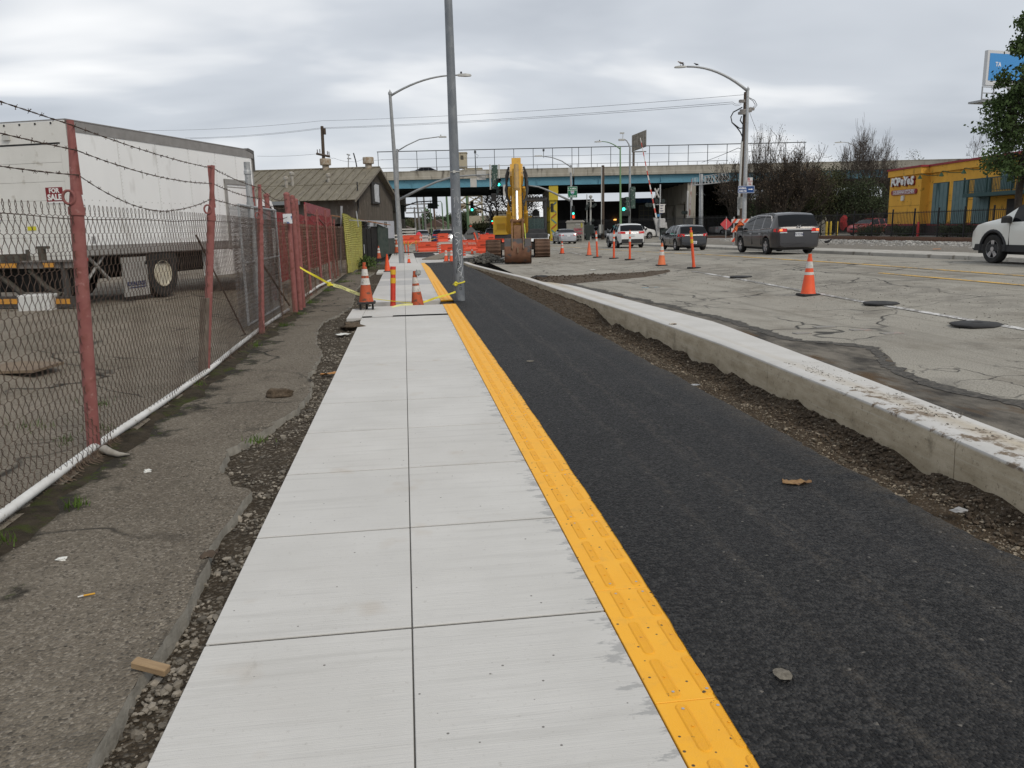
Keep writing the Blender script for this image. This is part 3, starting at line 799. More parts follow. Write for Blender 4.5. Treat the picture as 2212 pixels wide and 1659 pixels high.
for x, y, t, r in ((-2.42, 17.6, 2.5, .06), (-2.4, 18.3, 2.47, .055), (-2.4, 18.9, 2.42, .045)):
    b = MB(); b.cyl(F((x, y, -.1)), F((x, y, t)), r, r, 14); b.lathe([(r*1.1, t-.02), (r*1.1, t+.02), (r*.5, t+.05), (.001, t+.055)], 14, F((x, y, 0)))
    ob('gate_post', b, REDP, fence, smooth=40)
b = MB(); b.cyl(F((-2.7, 34.2, -.1)), F((-2.5, 34.0, 2.75)), .045, .045, 10); b.cyl(F((-2.7, 34.2, 1.9)), F((-2.35, 34.3, 1.9)), .03, .03, 8); b.cyl(F((-2.5, 34.3, 2.2)), F((-1.6, 37, 2.15)), .02, .02, 6); b.cyl(F((-2.0, 36.5, 1.9)), F((-2.05, 36.5, 2.6)), .03, .03, 6)
ob('end_post', b, GALV, fence)
b = MB(); b.prism([(-.07, 0), (.03, 0), (.14, .95), (.04, .95)], 3.46, 3.55, 'y'); ob('timber_post', b, mat('weathered_timber', (.12, .095, .075), (.2, .17, .14), sc=20, stretch=(1, 1, .2), rough=.95), fence)
# mesh: interlocked zigzag wires
def fx_line(y): return itp(y, [4.5, 6.5, 10, 14, 17.6, 22, 28, 34.2], [-2.56, -2.56, -2.53, -2.53, -2.46, -2.62, -2.66, -2.42])
def fbulge(y, z): return .035*nse(y, z, 3, .8)+.08*sm((.5-z)/.5)*(.6+.8*nse(y, 0, 1, .9))+.03*nse(y, z, 8, 2.2)*(1 if y > 15 else .5)
def link_mesh(y0, y1, w, hz, zt, r, n, loops, xoff=0., line=fx_line, z0=.0, top=True, bul=1.):
    b = MB(); k = 0; y = y0
    while y < y1:
        s_ = 1 if k % 2 == 0 else -1; pts = []
        ztop = zt+.012*nse(y, 0, 4, 3)
        m = int((ztop-z0)/(hz/2))
        for i in range(m+1):
            z = z0+.01+i*hz/2; d = s_*(1 if i % 2 else -1); am = w*.56
            yy = y+d*am+.012*nse(y, z, 6, 1.4)
            xx = line(y)+xoff+fbulge(y, z)*bul+(flean(y)*z if line is fx_line else 0)
            if loops:
                e_ = .004*d
                pts += [(xx+.003*s_, yy-d*am*.42, z-hz*.2), (xx+.004*s_, yy, z-hz*.075), (xx-.004*s_, yy, z+hz*.075), (xx-.003*s_, yy-d*am*.42, z+hz*.2)]
            else: pts.append((xx+.004*s_*(1 if i % 2 else -1), yy, z))
        if top:
            p = pts[-1]; pts += [(p[0], p[1]+.012*s_, p[2]+.03)]
        if random.random() < .06 and loops: pts = pts[random.randint(2, 6):]
        b.tube([F(p) for p in pts], r, n, False)
        y += w; k += 1
    return b
random.seed(11)
ob('wire_mesh', link_mesh(3.6, 9.0, .0445, .13, 1.93, .0024, 4, True), RWIRE, fence, kind='stuff')
ob('wire_mesh', link_mesh(9.0, 16.0, .0445, .13, 1.93, .0025, 3, True), RWIRE, fence, kind='stuff')
ob('wire_mesh', link_mesh(16.0, 34.2, .06, .13, 1.9, .0032, 3, False), mat('rust_tan_wire', (.10, .06, .04), (.17, .115, .08), sc=9, rough=.9, world=True), fence, kind='stuff')
b = MB(); b.tube([F((fx_line(y)-.02+flean(y)*1.86, y, 1.86+.03*nse(y, 2, 0, .8))) for y in [3.6+i*.3 for i in range(100)]], .003, 4); ob('tension_wire', b, RWIRE, fence)
# torn bottom ends
b = MB()
for i in range(420):
    y = random.uniform(4.2, 17) if i % 3 else random.uniform(5.6, 6.9); x = fx_line(y)+fbulge(y, 0); dx = random.uniform(-.02, .1); dy = random.uniform(-.04, .04)
    b.tube([F((x, y, .06)), F((x+dx*.4, y+dy*.6, .02)), F((x+dx, y+dy, .0))], .002, 3, False)
ob('frayed_wires', b, mat('dry_wire_tan', (.16, .12, .085), (.09, .06, .045), sc=12, rough=.9, world=True), fence, kind='stuff')
def barbed(pts, sag, r=.0026, step=.125):
    b = MB(); line = []
    for (a, c), s_ in zip(zip(pts[:-1], pts[1:]), sag):
        A_, C_ = Vector(a), Vector(c); n = max(8, int((C_-A_).length/.06))
        for i in range(n): t = i/n; p = A_.lerp(C_, t); p.z -= s_*4*t*(1-t); line.append(p)
    line.append(Vector(pts[-1]))
    for ph in (0, math.pi):
        b.tube([F((p.x+.003*math.cos(i*1.3+ph), p.y, p.z+.003*math.sin(i*1.3+ph))) for i, p in enumerate(line)], r, 4)
    d = 0
    for i in range(1, len(line)):
        d += (line[i]-line[i-1]).length
        if d > step:
            d = 0; p = line[i]
            b.tube([F((p.x, p.y-.012, p.z)), F((p.x, p.y+.012, p.z))], .0062, 6)
            for q in range(4):
                a = random.random()*6.28; v_ = Vector((math.cos(a), random.uniform(-.5, .5), math.sin(a)))*.02
                b.tube([F(p-v_*.2+Vector((0, .004*q-.006, 0))), F(p+v_)], .002, 3, False)
    return b
for z1, z2, z3, sg in ((2.517, 2.477, 2.46, (.0, .03, .03, .1, .05)), (2.344, 2.302, 2.28, (.02, .06, .03, .08, .1)), (2.164, 2.125, 2.1, (.05, .0, .02, .1, .08))):
    pts = [(FX+.1, 2.9, z1+.03), (FX+.052*z1, 6.5, z1), (FX+.125*z2, 10.05, z2), (FX+.068*z3, 14.0, z3), (-2.42, 17.6, z3-.05), (-2.4, 18.9, z3-.1)]
    if z1 < 2.2: pts = pts[:2]+[(FX+.17, 8.35, 1.94)]+pts[2:]; sg = (.04, .06, .03, .02, .1, .08)
    ob('barbed_wire', barbed(pts, sg), RWIRE, fence, kind='stuff')
b = MB()
for z in (2.3, 2.1): b.tube([F((FX-.1, y, z-.12*abs(math.sin(y*.95)))) for y in [18.9+i*.35 for i in range(42)]], .005, 3)
ob('barbed_wire', b, RWIRE, fence, kind='stuff')
ob('brace_rod', MB().tube([F((-2.56, 10.4, 1.7)), F((-2.56, 12.8, .15))], .012, 5), RWIRE, fence); ob('brace_rod', MB().tube([F((-2.5, 14.3, 1.25)), F((-2.48, 17.2, .2))], .02, 5), RWIRE, fence)
b = MB(); b.cyl(F((-2.8, 20.2, 1.05)), F((-2.75, 25.5, .5)), .03, .03, 6); ob('brace_rail', b, mat('tan_rail', (.3, .26, .2), (.22, .17, .12), sc=6, rough=.9, world=True), fence)
b = MB(); b.box(.02, .2, 10.9, 10.93, 1.9, 2.1); ob('notice_plate', b, mat('notice_white', (.7, .72, .74), rough=.5, spots=[((.1, .15, .3), 14, .56, .6)]), fence)
# white pipe
b = MB(); b.tube([(-2.5, 1.5, .06), (-2.5, 4.9, .06), (-2.53, 6.5, .06), (-2.5, 7.9, .055), (-2.49, 10.05, .05), (-2.56, 12, .045), (-2.62, 14.7, .045), (-2.62, 18, .04)], .032, 12)
pipe = ob('plastic_pipe', b, PVC, smooth=True, label='long white plastic pipe lying along the base of the fence', category='pipe')
b = MB(); b.tube([(-2.62, 20.6, .1), (-2.6, 24, .13), (-2.55, 27.5, .1)], .035, 8); ob('plastic_pipe', b, PVC, label='short white pipe at the fence base before the red panels', category='pipe')
# galvanised rolling gate parked behind the fence
gate = thing('rolling_gate', 'galvanized chain-link rolling gate parked behind the fence, with tall grey post', 'gate', (-2.8, 15.5, 0))
b = MB(); b.cyl((0, 0, -.1), (0, .0, 3.0), .055, .055, 14); b.lathe([(.068, 2.78), (.068, 2.84), (.055, 2.86)], 14); b.lathe([(.066, 2.2), (.066, 2.28)], 14); ob('tall_post', b, GALV, gate, smooth=40)
FXs, fence_F = FX, F
def G_(p): return (p[0]+2.8, p[1]-15.5, p[2])
F = G_
ob('wire_mesh', link_mesh(14.4, 18.4, .045, .07, 2.2, .0034, 3, False, line=lambda y: -2.8, bul=.3), GWIRE, gate, kind='stuff')
ob('wire_mesh', link_mesh(14.5, 18.4, .045, .08, 2.2, .0034, 3, False, line=lambda y: -2.98, bul=.3), GWIRE, gate, kind='stuff')
F = fence_F
b = MB()
for z in (.12, 1.2, 2.2): b.cyl((0, -1.1, z), (0, 2.9, z), .022, .022, 8)
for y in (-1.1, 2.9): b.cyl((0, y, .12), (0, y, 2.2), .022, .022, 8)
ob('gate_frame', b, GALV, gate)
for x, y, h in ((-3.9, 22, 2.9), (-3.3, 20.5, 2.62)):
    b = MB(); b.cyl((0, 0, -.1), (0, 0, h), .06, .06, 12); b.lathe([(.075, h-.03), (.075, h+.02), (.02, h+.06)], 12)
    ob('steel_post', b, REDP, None, (x, y, 0), smooth=40, label='capped red steel post inside the lot, the %s of two before the brown roof' % ('taller' if h > 2.7 else 'shorter'), category='post', group='red posts inside the lot')
# red sheet fence further on
REDS = mat('red_sheet_metal', (.26, .022, .025), (.2, .03, .03), sc=2.5, rough=.6, world=True, spots=[((.33, .09, .1), 5, .6, .68), ((.1, .03, .02), 12, .66, .72)])
rp = thing('sheet_metal_screen', 'red painted sheet metal screen standing behind the chain-link fence', 'screen', (-2.95, 20, 0))
y = 19.6
for i, (L_, h) in enumerate(((2.4, 2.2), (2.4, 2.22), (2.4, 2.2), (2.4, 2.25), (2.4, 2.3), (2.4, 2.3))):
    b = MB(); b.box(-.012, .012, y-20, y-20+L_-.03, .55, h)
    for k in range(9): b.box(.012, .02, y-20+.1+k*.25, y-20+.13+k*.25, .56, h-.01)
    ob('sheet', b, REDS, rp); y += L_
b = MB(); b.box(-.03, .0, 5.3, 13.8, 2.3, 2.62); ob('upper_sheet', b, mat('red_sheet_glossy', (.3, .03, .045), (.24, .02, .03), sc=1.5, rough=.35, world=True), rp)
for y in (19.7, 24.5, 29.3, 33.8): ob('support_post', MB().cyl((-.06, y-20, -.2), (-.06, y-20, 2.2), .03, .03, 8), REDP, rp)
b = MB(); b.tube([(.25, 5.5, 2.25), (.3, 9.5, 1.75)], .03, 8); ob('loose_rail', b, REDP, rp)
# yellow-green mesh screen at the end
YG = mat('yellow_green_mesh', (.34, .33, .07), (.42, .4, .11), sc=4, rough=.85, world=True, bump=1, bsc=30, spots=[((.25, .2, .05), 6, .55, .65), ((.42, .33, .05), 5, .6, .7)])
b = MB()
def yg(u, v):
    p0, p1 = Vector((-2.38, 33.75, 0)), Vector((-2.02, 38.6, 0)); p = p0.lerp(p1, u)
    return (p.x-.25*(1-u)*0+.12*v*(u-.5)+.05*math.sin(u*9), p.y-.2*v, (2.45-.25*u)*v+.03*nse(u*6, v*3, 0))
b.grid(24, 60, lambda u, v: (lambda p: (p[0]+.012*math.sin(v*190), p[1], p[2]))(yg(u, v)))
b.grid(24, 60, lambda u, v: (lambda p: (p[0]-.03+.012*math.sin(v*190), p[1]+.01, p[2]))(yg(u, v)))
ob('mesh_screen', b, YG, label='sagging yellow-green mesh screen at the far end of the fence', category='screen')
# ---------------------------------------------------------------- box truck
TR = R(-20.2)
TWHITE = mat('truck_white', (.84, .845, .835), (.8, .805, .795), sc=1.2, rough=.45, stretch=(1, 1, .35), spots=[((.52, .51, .48), 2.6, .62, .8), ((.34, .33, .3), 7, .70, .78)])
TDOOR = mat('truck_door_cream', (.72, .71, .67), (.66, .65, .61), sc=1.5, rough=.5, spots=[((.42, .39, .33), 3.5, .63, .75)])
TALU = mat('truck_aluminium', (.32, .31, .29), (.4, .39, .37), sc=5, rough=.5, metal=.4)
TDARK = mat('truck_underbody', (.012, .012, .012), (.03, .027, .022), sc=6, rough=.9)
TYRE = mat('tyre_rubber', (.018, .018, .018), (.03, .029, .027), sc=12, rough=.9, bump=.3, bsc=80)
RIMW = mat('white_rim', (.56, .53, .43), (.45, .4, .3), sc=8, rough=.6)
AMB = mat('amber_stripe', (.62, .28, .03), (.5, .25, .06), sc=10, rough=.6)
LRED = mat('red_lens', (.5, .02, .02), rough=.25)
BLK = mat('black_plastic', (.02, .02, .021), rough=.6)
trk = thing('box_truck', 'white box truck with roll-up rear door and FOR SALE sign, parked behind the fence', 'truck', (-6.19, 16.4, .36), TR)
# local: +y forward along the truck, -x = left; right rear corner at origin
W_, L_, Z0, Z1 = 2.45, 6.62, 1.0, 3.54
b = MB(); b.box(-W_+.02, -.02, .03, L_-.02, Z0-.02, Z1-.03); ob('box', b, TALU, trk)
ps = [.14, 1.35, 2.55, 3.72, 4.8, 5.72, 6.5]
for i in range(6):
    b = MB(); b.box(-.025, .0, ps[i]+.007, ps[i+1]-.007, Z0+.19, Z1-.22); ob('side_panel', b, TWHITE, trk)
b = MB(); b.box(-.03, .012, 0, L_, Z1-.22, Z1-.02); b.box(-.06, .02, -.01, L_-.3, Z1-.02, Z1); b.box(-W_, -.06, -.012, .02, Z1-.02, Z1); ob('top_rail', b, mat('truck_rail_grey', (.22, .21, .2), (.27, .26, .25), sc=4, rough=.5), trk)
b = MB(); b.box(-.03, .012, .1, L_, Z0, Z0+.185); b.box(-.04, .014, -.005, .13, Z0-.1, Z1-.2); ob('bottom_rail', b, TALU, trk)
b = MB()
for i in range(34): b.cyl((.012, .06, 1.25+i*.06), (.02, .06, 1.25+i*.06), .009, .006, 6)
for i in range(32): b.cyl((.012, .25+i*.2, Z0+.03), (.017, .25+i*.2, Z0+.03), .01, .008, 6)
for yy in ps[1:6]:
    for i in range(30): b.cyl((0, yy+.03, 1.25+i*.07), (.005, yy+.03, 1.25+i*.07), .007, .005, 5)
for i in range(26): b.cyl((0, .25+i*.2, 2.06), (.006, .25+i*.2, 2.06), .01, .008, 6)
ob('rivets', b, TALU, trk, kind='stuff')
b = MB(); b.prism([(-.02, Z1-.55), (.02, Z1-.55), (.02, Z1-.02), (-.25, Z1+.03), (-.4, Z1-.02), (-.02, Z1-.1)], -W_+.1, .02, 'x')
b.xf(Matrix.Translation((0, L_, 0))); ob('front_cap', b, mat('dark_cap', (.1, .095, .09), rough=.6), trk)
sdoor = ob('side_door', MB().box(0, .012, 5.2, 6.25, 1.05, 2.55), TWHITE, trk)
b = MB(); b.box(0, .03, 5.1, 5.2, 1.0, 2.7); b.box(0, .03, 6.25, 6.33, 1.0, 2.7); b.box(0, .032, 5.1, 6.33, 2.6, 2.72); b.box(0, .014, 5.22, 6.24, 2.51, 2.54); ob('door_frame', b, TALU, sdoor)
b = MB(); b.box(-.3, .0, 4.35, 6.5, .35, .99); ob('skirt', b, TWHITE, trk)
# rear: frame and roll-up door slats
b = MB(); b.box(-W_, 0, -.02, .03, Z1-.42, Z1-.03); b.box(-.16, 0, -.018, .03, Z0, Z1-.42); b.box(-W_, -W_+.16, -.018, .03, Z0, Z1-.42); b.box(-W_, 0, -.03, .05, Z0-.12, Z0); ob('rear_frame', b, TDOOR, trk)
b = MB(); b.box(-W_+.16, -.16, -.012, .0, Z1-.45, Z1-.425); ob('door_gap', b, BLK, trk)
rd = thing('rear_door', None, None); rd.parent = trk; 
zz = Z0+.01
for i in range(6):
    b = MB(); b.bbox(-W_+.17, -.17, -.008, .02, zz, zz+.345, .004)
    for xx in (-.75, -1.35, -1.95):
        for q in (.06, .11, .25, .3): b.cyl((xx, -.013, zz+q), (xx, -.008, zz+q), .01, .01, 6)
    ob('door_slat', b, TDOOR, rd); zz += .35
b = MB(); b.box(-.62, -.24, -.016, -.0125, 2.0, 2.3); fs = ob('sale_sign', b, mat('sign_maroon', (.2, .015, .02), rough=.5), trk)
SW = mat('sign_white', (.75, .75, .73), rough=.5)
text('FOR', .12, SW, fs, (-.43, -.018, 2.235), (R(90), 0, 0), bold=.004); text('SALE', .15, SW, fs, (-.43, -.018, 2.11), (R(90), 0, 0), bold=.006); 
b = MB(); b.box(-.62, -.24, -.017, -.013, 2.0, 2.035); ob('sign_strip', b, SW, fs)
b = MB(); b.box(-1.15, -.95, -.015, -.012, 1.5, 1.58); ob('warning_decal', b, mat('decal_yellow', (.6, .55, .03), rough=.5), trk)
b = MB(); b.box(-1.4, -1.25, -.06, -.01, 3.2, 3.3); ob('roof_lamp', b, mat('lamp_grey', (.5, .5, .47), rough=.4), trk)
b = MB()
for i in range(7): b.cyl((-.3-.35*i, -.03, Z1-.07), (-.3-.35*i, -.02, Z1-.07), .02, .02, 8)
ob('marker_lamps', b, BLK, trk)
b = MB(); b.cyl((.012, .07, .93), (.025, .07, .93), .05, .05, 12); b.cyl((-.09, -.03, .92), (-.09, -.018, .92), .05, .05, 12); ob('marker_light', b, LRED, trk)
b = MB()
for i, (y0, h) in enumerate(((0, .09), (.13, .07), (.24, .05), (.33, .09))): b.box(.014, .017, .03, .1, 1.25+y0, 1.25+y0+h)
ob('stickers', b, mat('sticker_cream', (.6, .58, .45), (.2, .2, .2), sc=22, rough=.5), trk)
b = MB(); b.box(.001, .004, .3, .42, 1.22, 1.36); ob('data_plate', b, mat('plate_grey', (.2, .2, .2), (.5, .5, .5), sc=60, rough=.5), trk)
# lift gate
lg = thing('lift_gate', None, None); lg.parent = trk
b = MB(); b.box(-W_+.1, -.05, -.3, -.1, .78, .9); b.box(-W_, 0, -.34, -.02, .9, .93); ob('gate_deck', b, mat('gate_steel', (.2, .19, .18), (.12, .1, .085), sc=8, rough=.7), lg)
for x0, x1, z0, z1 in ((-1.75, -1.2, .8, .885), (-.6, -.35, .8, .885), (-W_, -1.3, .1, .2), (-.95, -.1, .1, .2)): ob('reflective_stripe', MB().box(x0, x1, -.347, -.34, z0, z1), AMB, lg)
b = MB(); b.box(-W_, -.05, -.34, -.2, .04, .24); b.box(-1.9, -1.8, -.3, -.2, .2, .85); b.box(-.25, -.18, -.3, -.2, .1, .9); ob('gate_bar', b, mat('gate_dark', (.06, .055, .05), rough=.8), lg)
b = MB(); b.box(-1.28, -.98, -.352, -.345, .1, .2); pl_ = ob('name_plate', b, mat('plate_tan', (.45, .42, .3), rough=.6), lg)
text('MAXON', .085, BLK, pl_, (-1.13, -.354, .15), (R(90), 0, 0), bold=.003)
b = MB(); b.box(-1.55, -1.1, -.36, -.1, .93, 1.06); b.cyl((-1.0, -.25, .93), (-1.0, -.25, 1.14), .05, .03, 8); b.box(-.72, -.62, -.3, -.2, .93, 1.15); b.box(-.75, -.5, -.3, -.22, 1.15, 1.2); b.tube([(-1.05, -.2, .75), (-.75, -.15, .4), (-.5, -.1, .25)], .05, 8); b.tube([(-1.9, -.2, .75), (-1.3, -.1, .2)], .06, 8); ob('gate_linkage', b, mat('linkage_dark', (.045, .04, .035), (.1, .09, .07), sc=9, rough=.8), lg)
b = MB(); b.box(-W_+.2, -.2, .02, .1, .3, .88); b.box(-1.6, -.35, .1, 6.4, .62, .98); b.box(-.62, -.5, 1.0, 6.2, .5, .8); ob('chassis', b, TDARK, trk)
b = MB(); b.tube([(-.1, .25, .98), (-.12, .8, .5)], .035, 8); b.tube([(-.1, .7, .98), (-.14, .15, .45)], .03, 8); ob('strut', b, TALU, trk)
b = MB(); b.box(-.06, -.03, 1.12, 1.9, .1, .92); mf = ob('mud_flap', b, mat('flap_grey', (.33, .32, .3), (.27, .26, .24), sc=4, rough=.7), trk)
NAVY = mat('navy_print', (.02, .03, .09), rough=.5)
text('IDEALEASE', .12, NAVY, mf, (-.026, 1.5, .36), (R(90), 0, R(90)), bold=.004, sx=1.0)
b = MB(); b.prism([(1.22, .27), (1.75, .27), (1.82, .3), (1.3, .29)], -.027, -.025, 'x'); ob('logo_swoosh', b, NAVY, mf)
def truck_wheel(y, side=0):
    t = MB(); x1 = -.02 if side == 0 else -W_+.3
    t.lathe([(.30, -.26), (.44, -.27), (.51, -.25), (.525, -.2), (.525, -.05), (.51, -.01), (.44, .01), (.3, -.02)], 28, (x1, y, .525), 'x'); t.f = t.f[:-2]; t.fm = t.fm[:-2]
    w = ob('wheel', t, TYRE, trk, smooth=40)
    t = MB(); t.lathe([(.3, -.03), (.29, .0), (.27, .0), (.255, -.05), (.15, -.12), (.14, -.06), (.001, -.05)], 28, (x1, y, .525), 'x'); rm = ob('rim', t, RIMW, w, smooth=40)
    t = MB()
    for k in range(10): a = k*.628; t.cyl((x1-.12, y+.19*math.cos(a), .525+.19*math.sin(a)), (x1-.08, y+.19*math.cos(a), .525+.19*math.sin(a)), .016, .016, 6)
    ob('wheel_nuts', t, TALU, rm)
truck_wheel(2.42); truck_wheel(2.42, 1)
b = MB(); b.lathe([(.56, -.3), (.62, -.3), (.62, -.02), (.56, -.02)], 20, (0, 2.42, .56), 'x'); b.v = [(x, y, max(z, .75)) for x, y, z in b.v]; ob('wheel_arch', b, TDARK, trk)
cab = thing('cab', None, None); cab.parent = trk
b = MB(); b.prism([(6.9, .5), (8.9, .5), (8.95, 1.25), (8.2, 1.45), (7.75, 2.25), (6.95, 2.3)], -2.2, -.2, 'x'); ob('cab_body', b, TWHITE, cab)
b = MB(); b.prism([(7.15, 1.5), (8.05, 1.5), (7.7, 2.1), (7.15, 2.1)], -.2, -.19, 'x'); ob('cab_window', b, mat('dark_glass', (.02, .025, .03), rough=.1, spec=.6), cab)
b = MB(); b.lathe([(.28, -.25), (.5, -.25), (.5, 0), (.28, 0)], 20, (-.2, 8.2, .5), 'x'); ob('front_wheel', b, TYRE, cab)
# ---------------------------------------------------------------- brown metal shed building
BA, BB = Vector((-3.05, 51.6, 0)), Vector((-.735, 61.2, 0))
gd = (BB-BA); GL = gd.length; gang = math.atan2(gd.y, gd.x)
bld = thing('metal_shed_building', 'long brown corrugated building with ridged metal roof and gable end', 'building', BA, gang)
# local x along the gable (0..GL), local +y to the left/away (ridge direction)
BROWN = mat('brown_siding', (.095, .082, .068), (.145, .128, .108), sc=1.2, rough=.85, stretch=(6, 1, .4), spots=[((.2, .18, .155), 4, .6, .72)])
WSID = mat('white_siding', (.5, .52, .56), (.42, .44, .48), sc=3, rough=.7, stretch=(4, 1, .5), spots=[((.26, .27, .28), 3, .62, .68)])
GREENB = mat('dark_green_paint', (.035, .045, .04), (.055, .065, .058), sc=2.5, rough=.8, world=True)
ROOFM = mat('roof_metal', (.135, .118, .085), (.19, .168, .125), sc=1.6, rough=.75, stretch=(.5, 2.2, 1), spots=[((.09, .075, .055), 3, .58, .7), ((.25, .23, .18), 5, .64, .72)])
RX, RH, EA, EB = GL*.56, 5.85, 3.75, 4.2
wallp = [(0, 0), (GL, 0), (GL, EB), (RX, RH), (0, EA+.15)]
b = MB(); b.prism(wallp, .06, .2, 'y'); b.prism([(0.0, 0), (.12, 0), (.12, EA+.1), (0.0, EA+.1)], .2, 17, 'y'); ob('wall', b, BROWN, bld)
b = MB(); x = 0
def gtop(x): return EA+.15+(RH-EA-.15)*x/RX if x < RX else RH+(EB-RH)*(x-RX)/(GL-RX)
while x < GL-.05:
    b.prism([(x, 2.45), (x+.07, 2.45), (x+.07, gtop(x+.035)-.06), (x, gtop(x+.035)-.06)], .02, .06, 'y'); x += .2
ob('corrugation', b, BROWN, bld)
b = MB(); b.box(.5, GL+.01, .0, .05, 1.15, 2.42)
x = .5
while x < GL: b.box(x, x+.05, -.03, .0, 1.15, 2.42); x += .17
ob('white_siding', b, WSID, bld)
b = MB(); b.box(.3, GL+.02, -.02, .055, 0, 1.17); ob('green_base', b, GREENB, bld)
WG = mat('old_window_glass', (.06, .075, .08), rough=.2, spec=.6)
WF = mat('window_frame_white', (.45, .46, .47), rough=.7)
for x, z0, z1 in ((1.3, 1.75, 2.38), (2.5, 1.75, 2.38), (4.2, 1.6, 2.38), (7.0, 1.45, 2.38)):
    b = MB(); b.box(x, x+.75, -.04, -.031, z0, z1); w = ob('window', b, WG, bld)
    b = MB()
    for zz in (z0, (z0+z1)/2, z1-.04): b.box(x, x+.75, -.06, -.04, zz, zz+.04)
    for xx in (x-.03, x+.35, x+.74): b.box(xx, xx+.04, -.06, -.04, z0, z1)
    ob('frame', b, WF, w)
b = MB(); b.box(4.1, 6.1, -.1, .02, 3.55, 5.0); sg = ob('framed_sign', b, mat('sign_frame_dark', (.03, .028, .027), rough=.7), bld)
b = MB(); b.prism([(4.7, 3.7), (5.85, 3.66), (5.8, 4.2), (5.87, 4.85), (5.0, 4.88), (4.65, 4.75)], -.112, -.1, 'y'); ob('torn_sheet', b, mat('torn_sheet', (.5, .52, .54), (.4, .41, .42), sc=4, rough=.8), sg)
b = MB(); b.tube([(.9, -.05, 4.8), (.9, -.05, 3.2), (.3, -.05, 2.6), (.3, -.05, 1.5)], .04, 6); ob('conduit', b, BLK, bld)
# roof sheets with standing ribs
def roof_sheet(p0, p1, y0, y1, name='roof_sheet'):
    b = MB(); d = Vector((p1[0]-p0[0], 0, p1[1]-p0[1])); nrm = Vector((-d.z, 0, d.x)).normalized()
    if nrm.z < 0: nrm = -nrm
    t = .03
    q = [Vector((p0[0], y0, p0[1])), Vector((p1[0], y0, p1[1])), Vector((p1[0], y1, p1[1])), Vector((p0[0], y1, p0[1]))]
    b.add(q+[v+nrm*t for v in q], [(0, 3, 2, 1), (4, 5, 6, 7), (0, 1, 5, 4), (1, 2, 6, 5), (2, 3, 7, 6), (3, 0, 4, 7)])
    r = [Vector((p0[0], y1-.09, p0[1])), Vector((p1[0], y1-.09, p1[1])), Vector((p1[0], y1-.02, p1[1])), Vector((p0[0], y1-.02, p0[1]))]
    b.add([v+nrm*t for v in r]+[v+nrm*(t+.05) for v in r], [(4, 5, 6, 7), (0, 1, 5, 4), (1, 2, 6, 5), (2, 3, 7, 6), (3, 0, 4, 7)])
    ob(name, b, ROOFM, bld)
y = -.35
while y < 17:
    roof_sheet((-.75, EA-.12), (RX*.42, EA-.12+(RH+.08-EA+.12)*(RX*.42+.75)/(RX+.75)), y, y+.61)
    roof_sheet((RX*.4, EA-.1+(RH+.1-EA+.12)*(RX*.4+.75)/(RX+.75)), (RX, RH+.12), y, y+.61)
    y += .615
roof_sheet((RX, RH+.12), (GL+.5, EB-.22), -.35, 17, 'far_slope')
b = MB(); b.prism([(-.8, EA-.25), (-.72, EA-.25), (RX, RH-.0), (GL+.5, EB-.42), (GL+.52, EB-.24), (RX, RH+.16), (-.8, EA-.1)], -.39, -.352, 'y'); ob('barge_board', b, mat('barge_brown', (.2, .18, .14), (.13, .11, .09), sc=3, rough=.8), bld)
b = MB(); b.box(-.82, -.7, 3.2, 17, EA-.32, EA-.1); ob('gutter', b, mat('gutter_grey', (.2, .215, .225), rough=.6), bld)
b = MB(); b.cyl((RX, -.35, RH+.17), (RX, 17, RH+.17), .07, .07, 8)
ob('ridge_cap', b, ROOFM, bld)
VENT = mat('vent_rusty', (.4, .37, .31), (.25, .17, .1), sc=6, rough=.7)
for y in (.45, 3.5):
    b = MB(); b.lathe([(.24, RH-.2), (.23, RH+.38), (.23, RH+.4), (.36, RH+.42), (.38, RH+.44), (.38, RH+.82), (.36, RH+.86), (.1, RH+.88)], 16, (RX, y, 0)); ob('roof_vent', b, VENT, bld, smooth=40)
for x, y, h in ((2.2, 4.7, .8), (1.9, 5.0, .6), (2.7, 2.4, .5)):
    z = EA+(RH-EA)*(x+.75)/(RX+.75)
    b = MB(); b.cyl((x, y, z-.1), (x, y, z+h), .1, .1, 10); b.lathe([(.16, z+h-.1), (.17, z+h+.05), (.05, z+h+.12)], 10, (x, y, 0)); ob('flue_pipe', b, mat('flue_grey', (.38, .37, .34), (.28, .24, .19), sc=5, rough=.7), bld)
# lean-to shed in front with rusty roof
sh = thing('lean_to_shed', 'small dark lean-to shed with rusty tin roof and green plywood', 'shed', (-2.85, 50.3, 0), R(62))
b = MB(); b.box(-.4, .0, 0, 1.5, 0, 2.0); b.box(1.6, 2.6, -.05, 0, 0, 2.0); b.box(-.3, 3.2, 1.5, 1.6, 0, 2.2); ob('wall', b, mat('shade_black_boards', (.012, .012, .012), (.022, .02, .019), sc=5, rough=.9), sh)
for i in range(3):
    b = MB(); b.box(.0+i*.5, .46+i*.5, -.04-.02*i, 0, 0, 1.95-.05*i); ob('board', b, mat('shade_black_boards', (0, 0, 0)), sh)  # near-black boards fill the shed's opening; its shade is in their colour
b = MB(); b.prism([(2.3, 0), (3.6, 0), (3.7, 1.85), (2.35, 2.15)], -.12, -.06, 'y'); ob('green_plywood', b, mat('green_ply', (.03, .045, .038), (.055, .07, .06), sc=3, rough=.8), sh)
b = MB(); b.prism([(3.55, 0), (3.62, 0), (3.7, 1.9), (3.6, 1.9)], -.1, 1.2, 'y'); ob('green_plywood', b, mat('green_ply', (0, 0, 0)), sh)
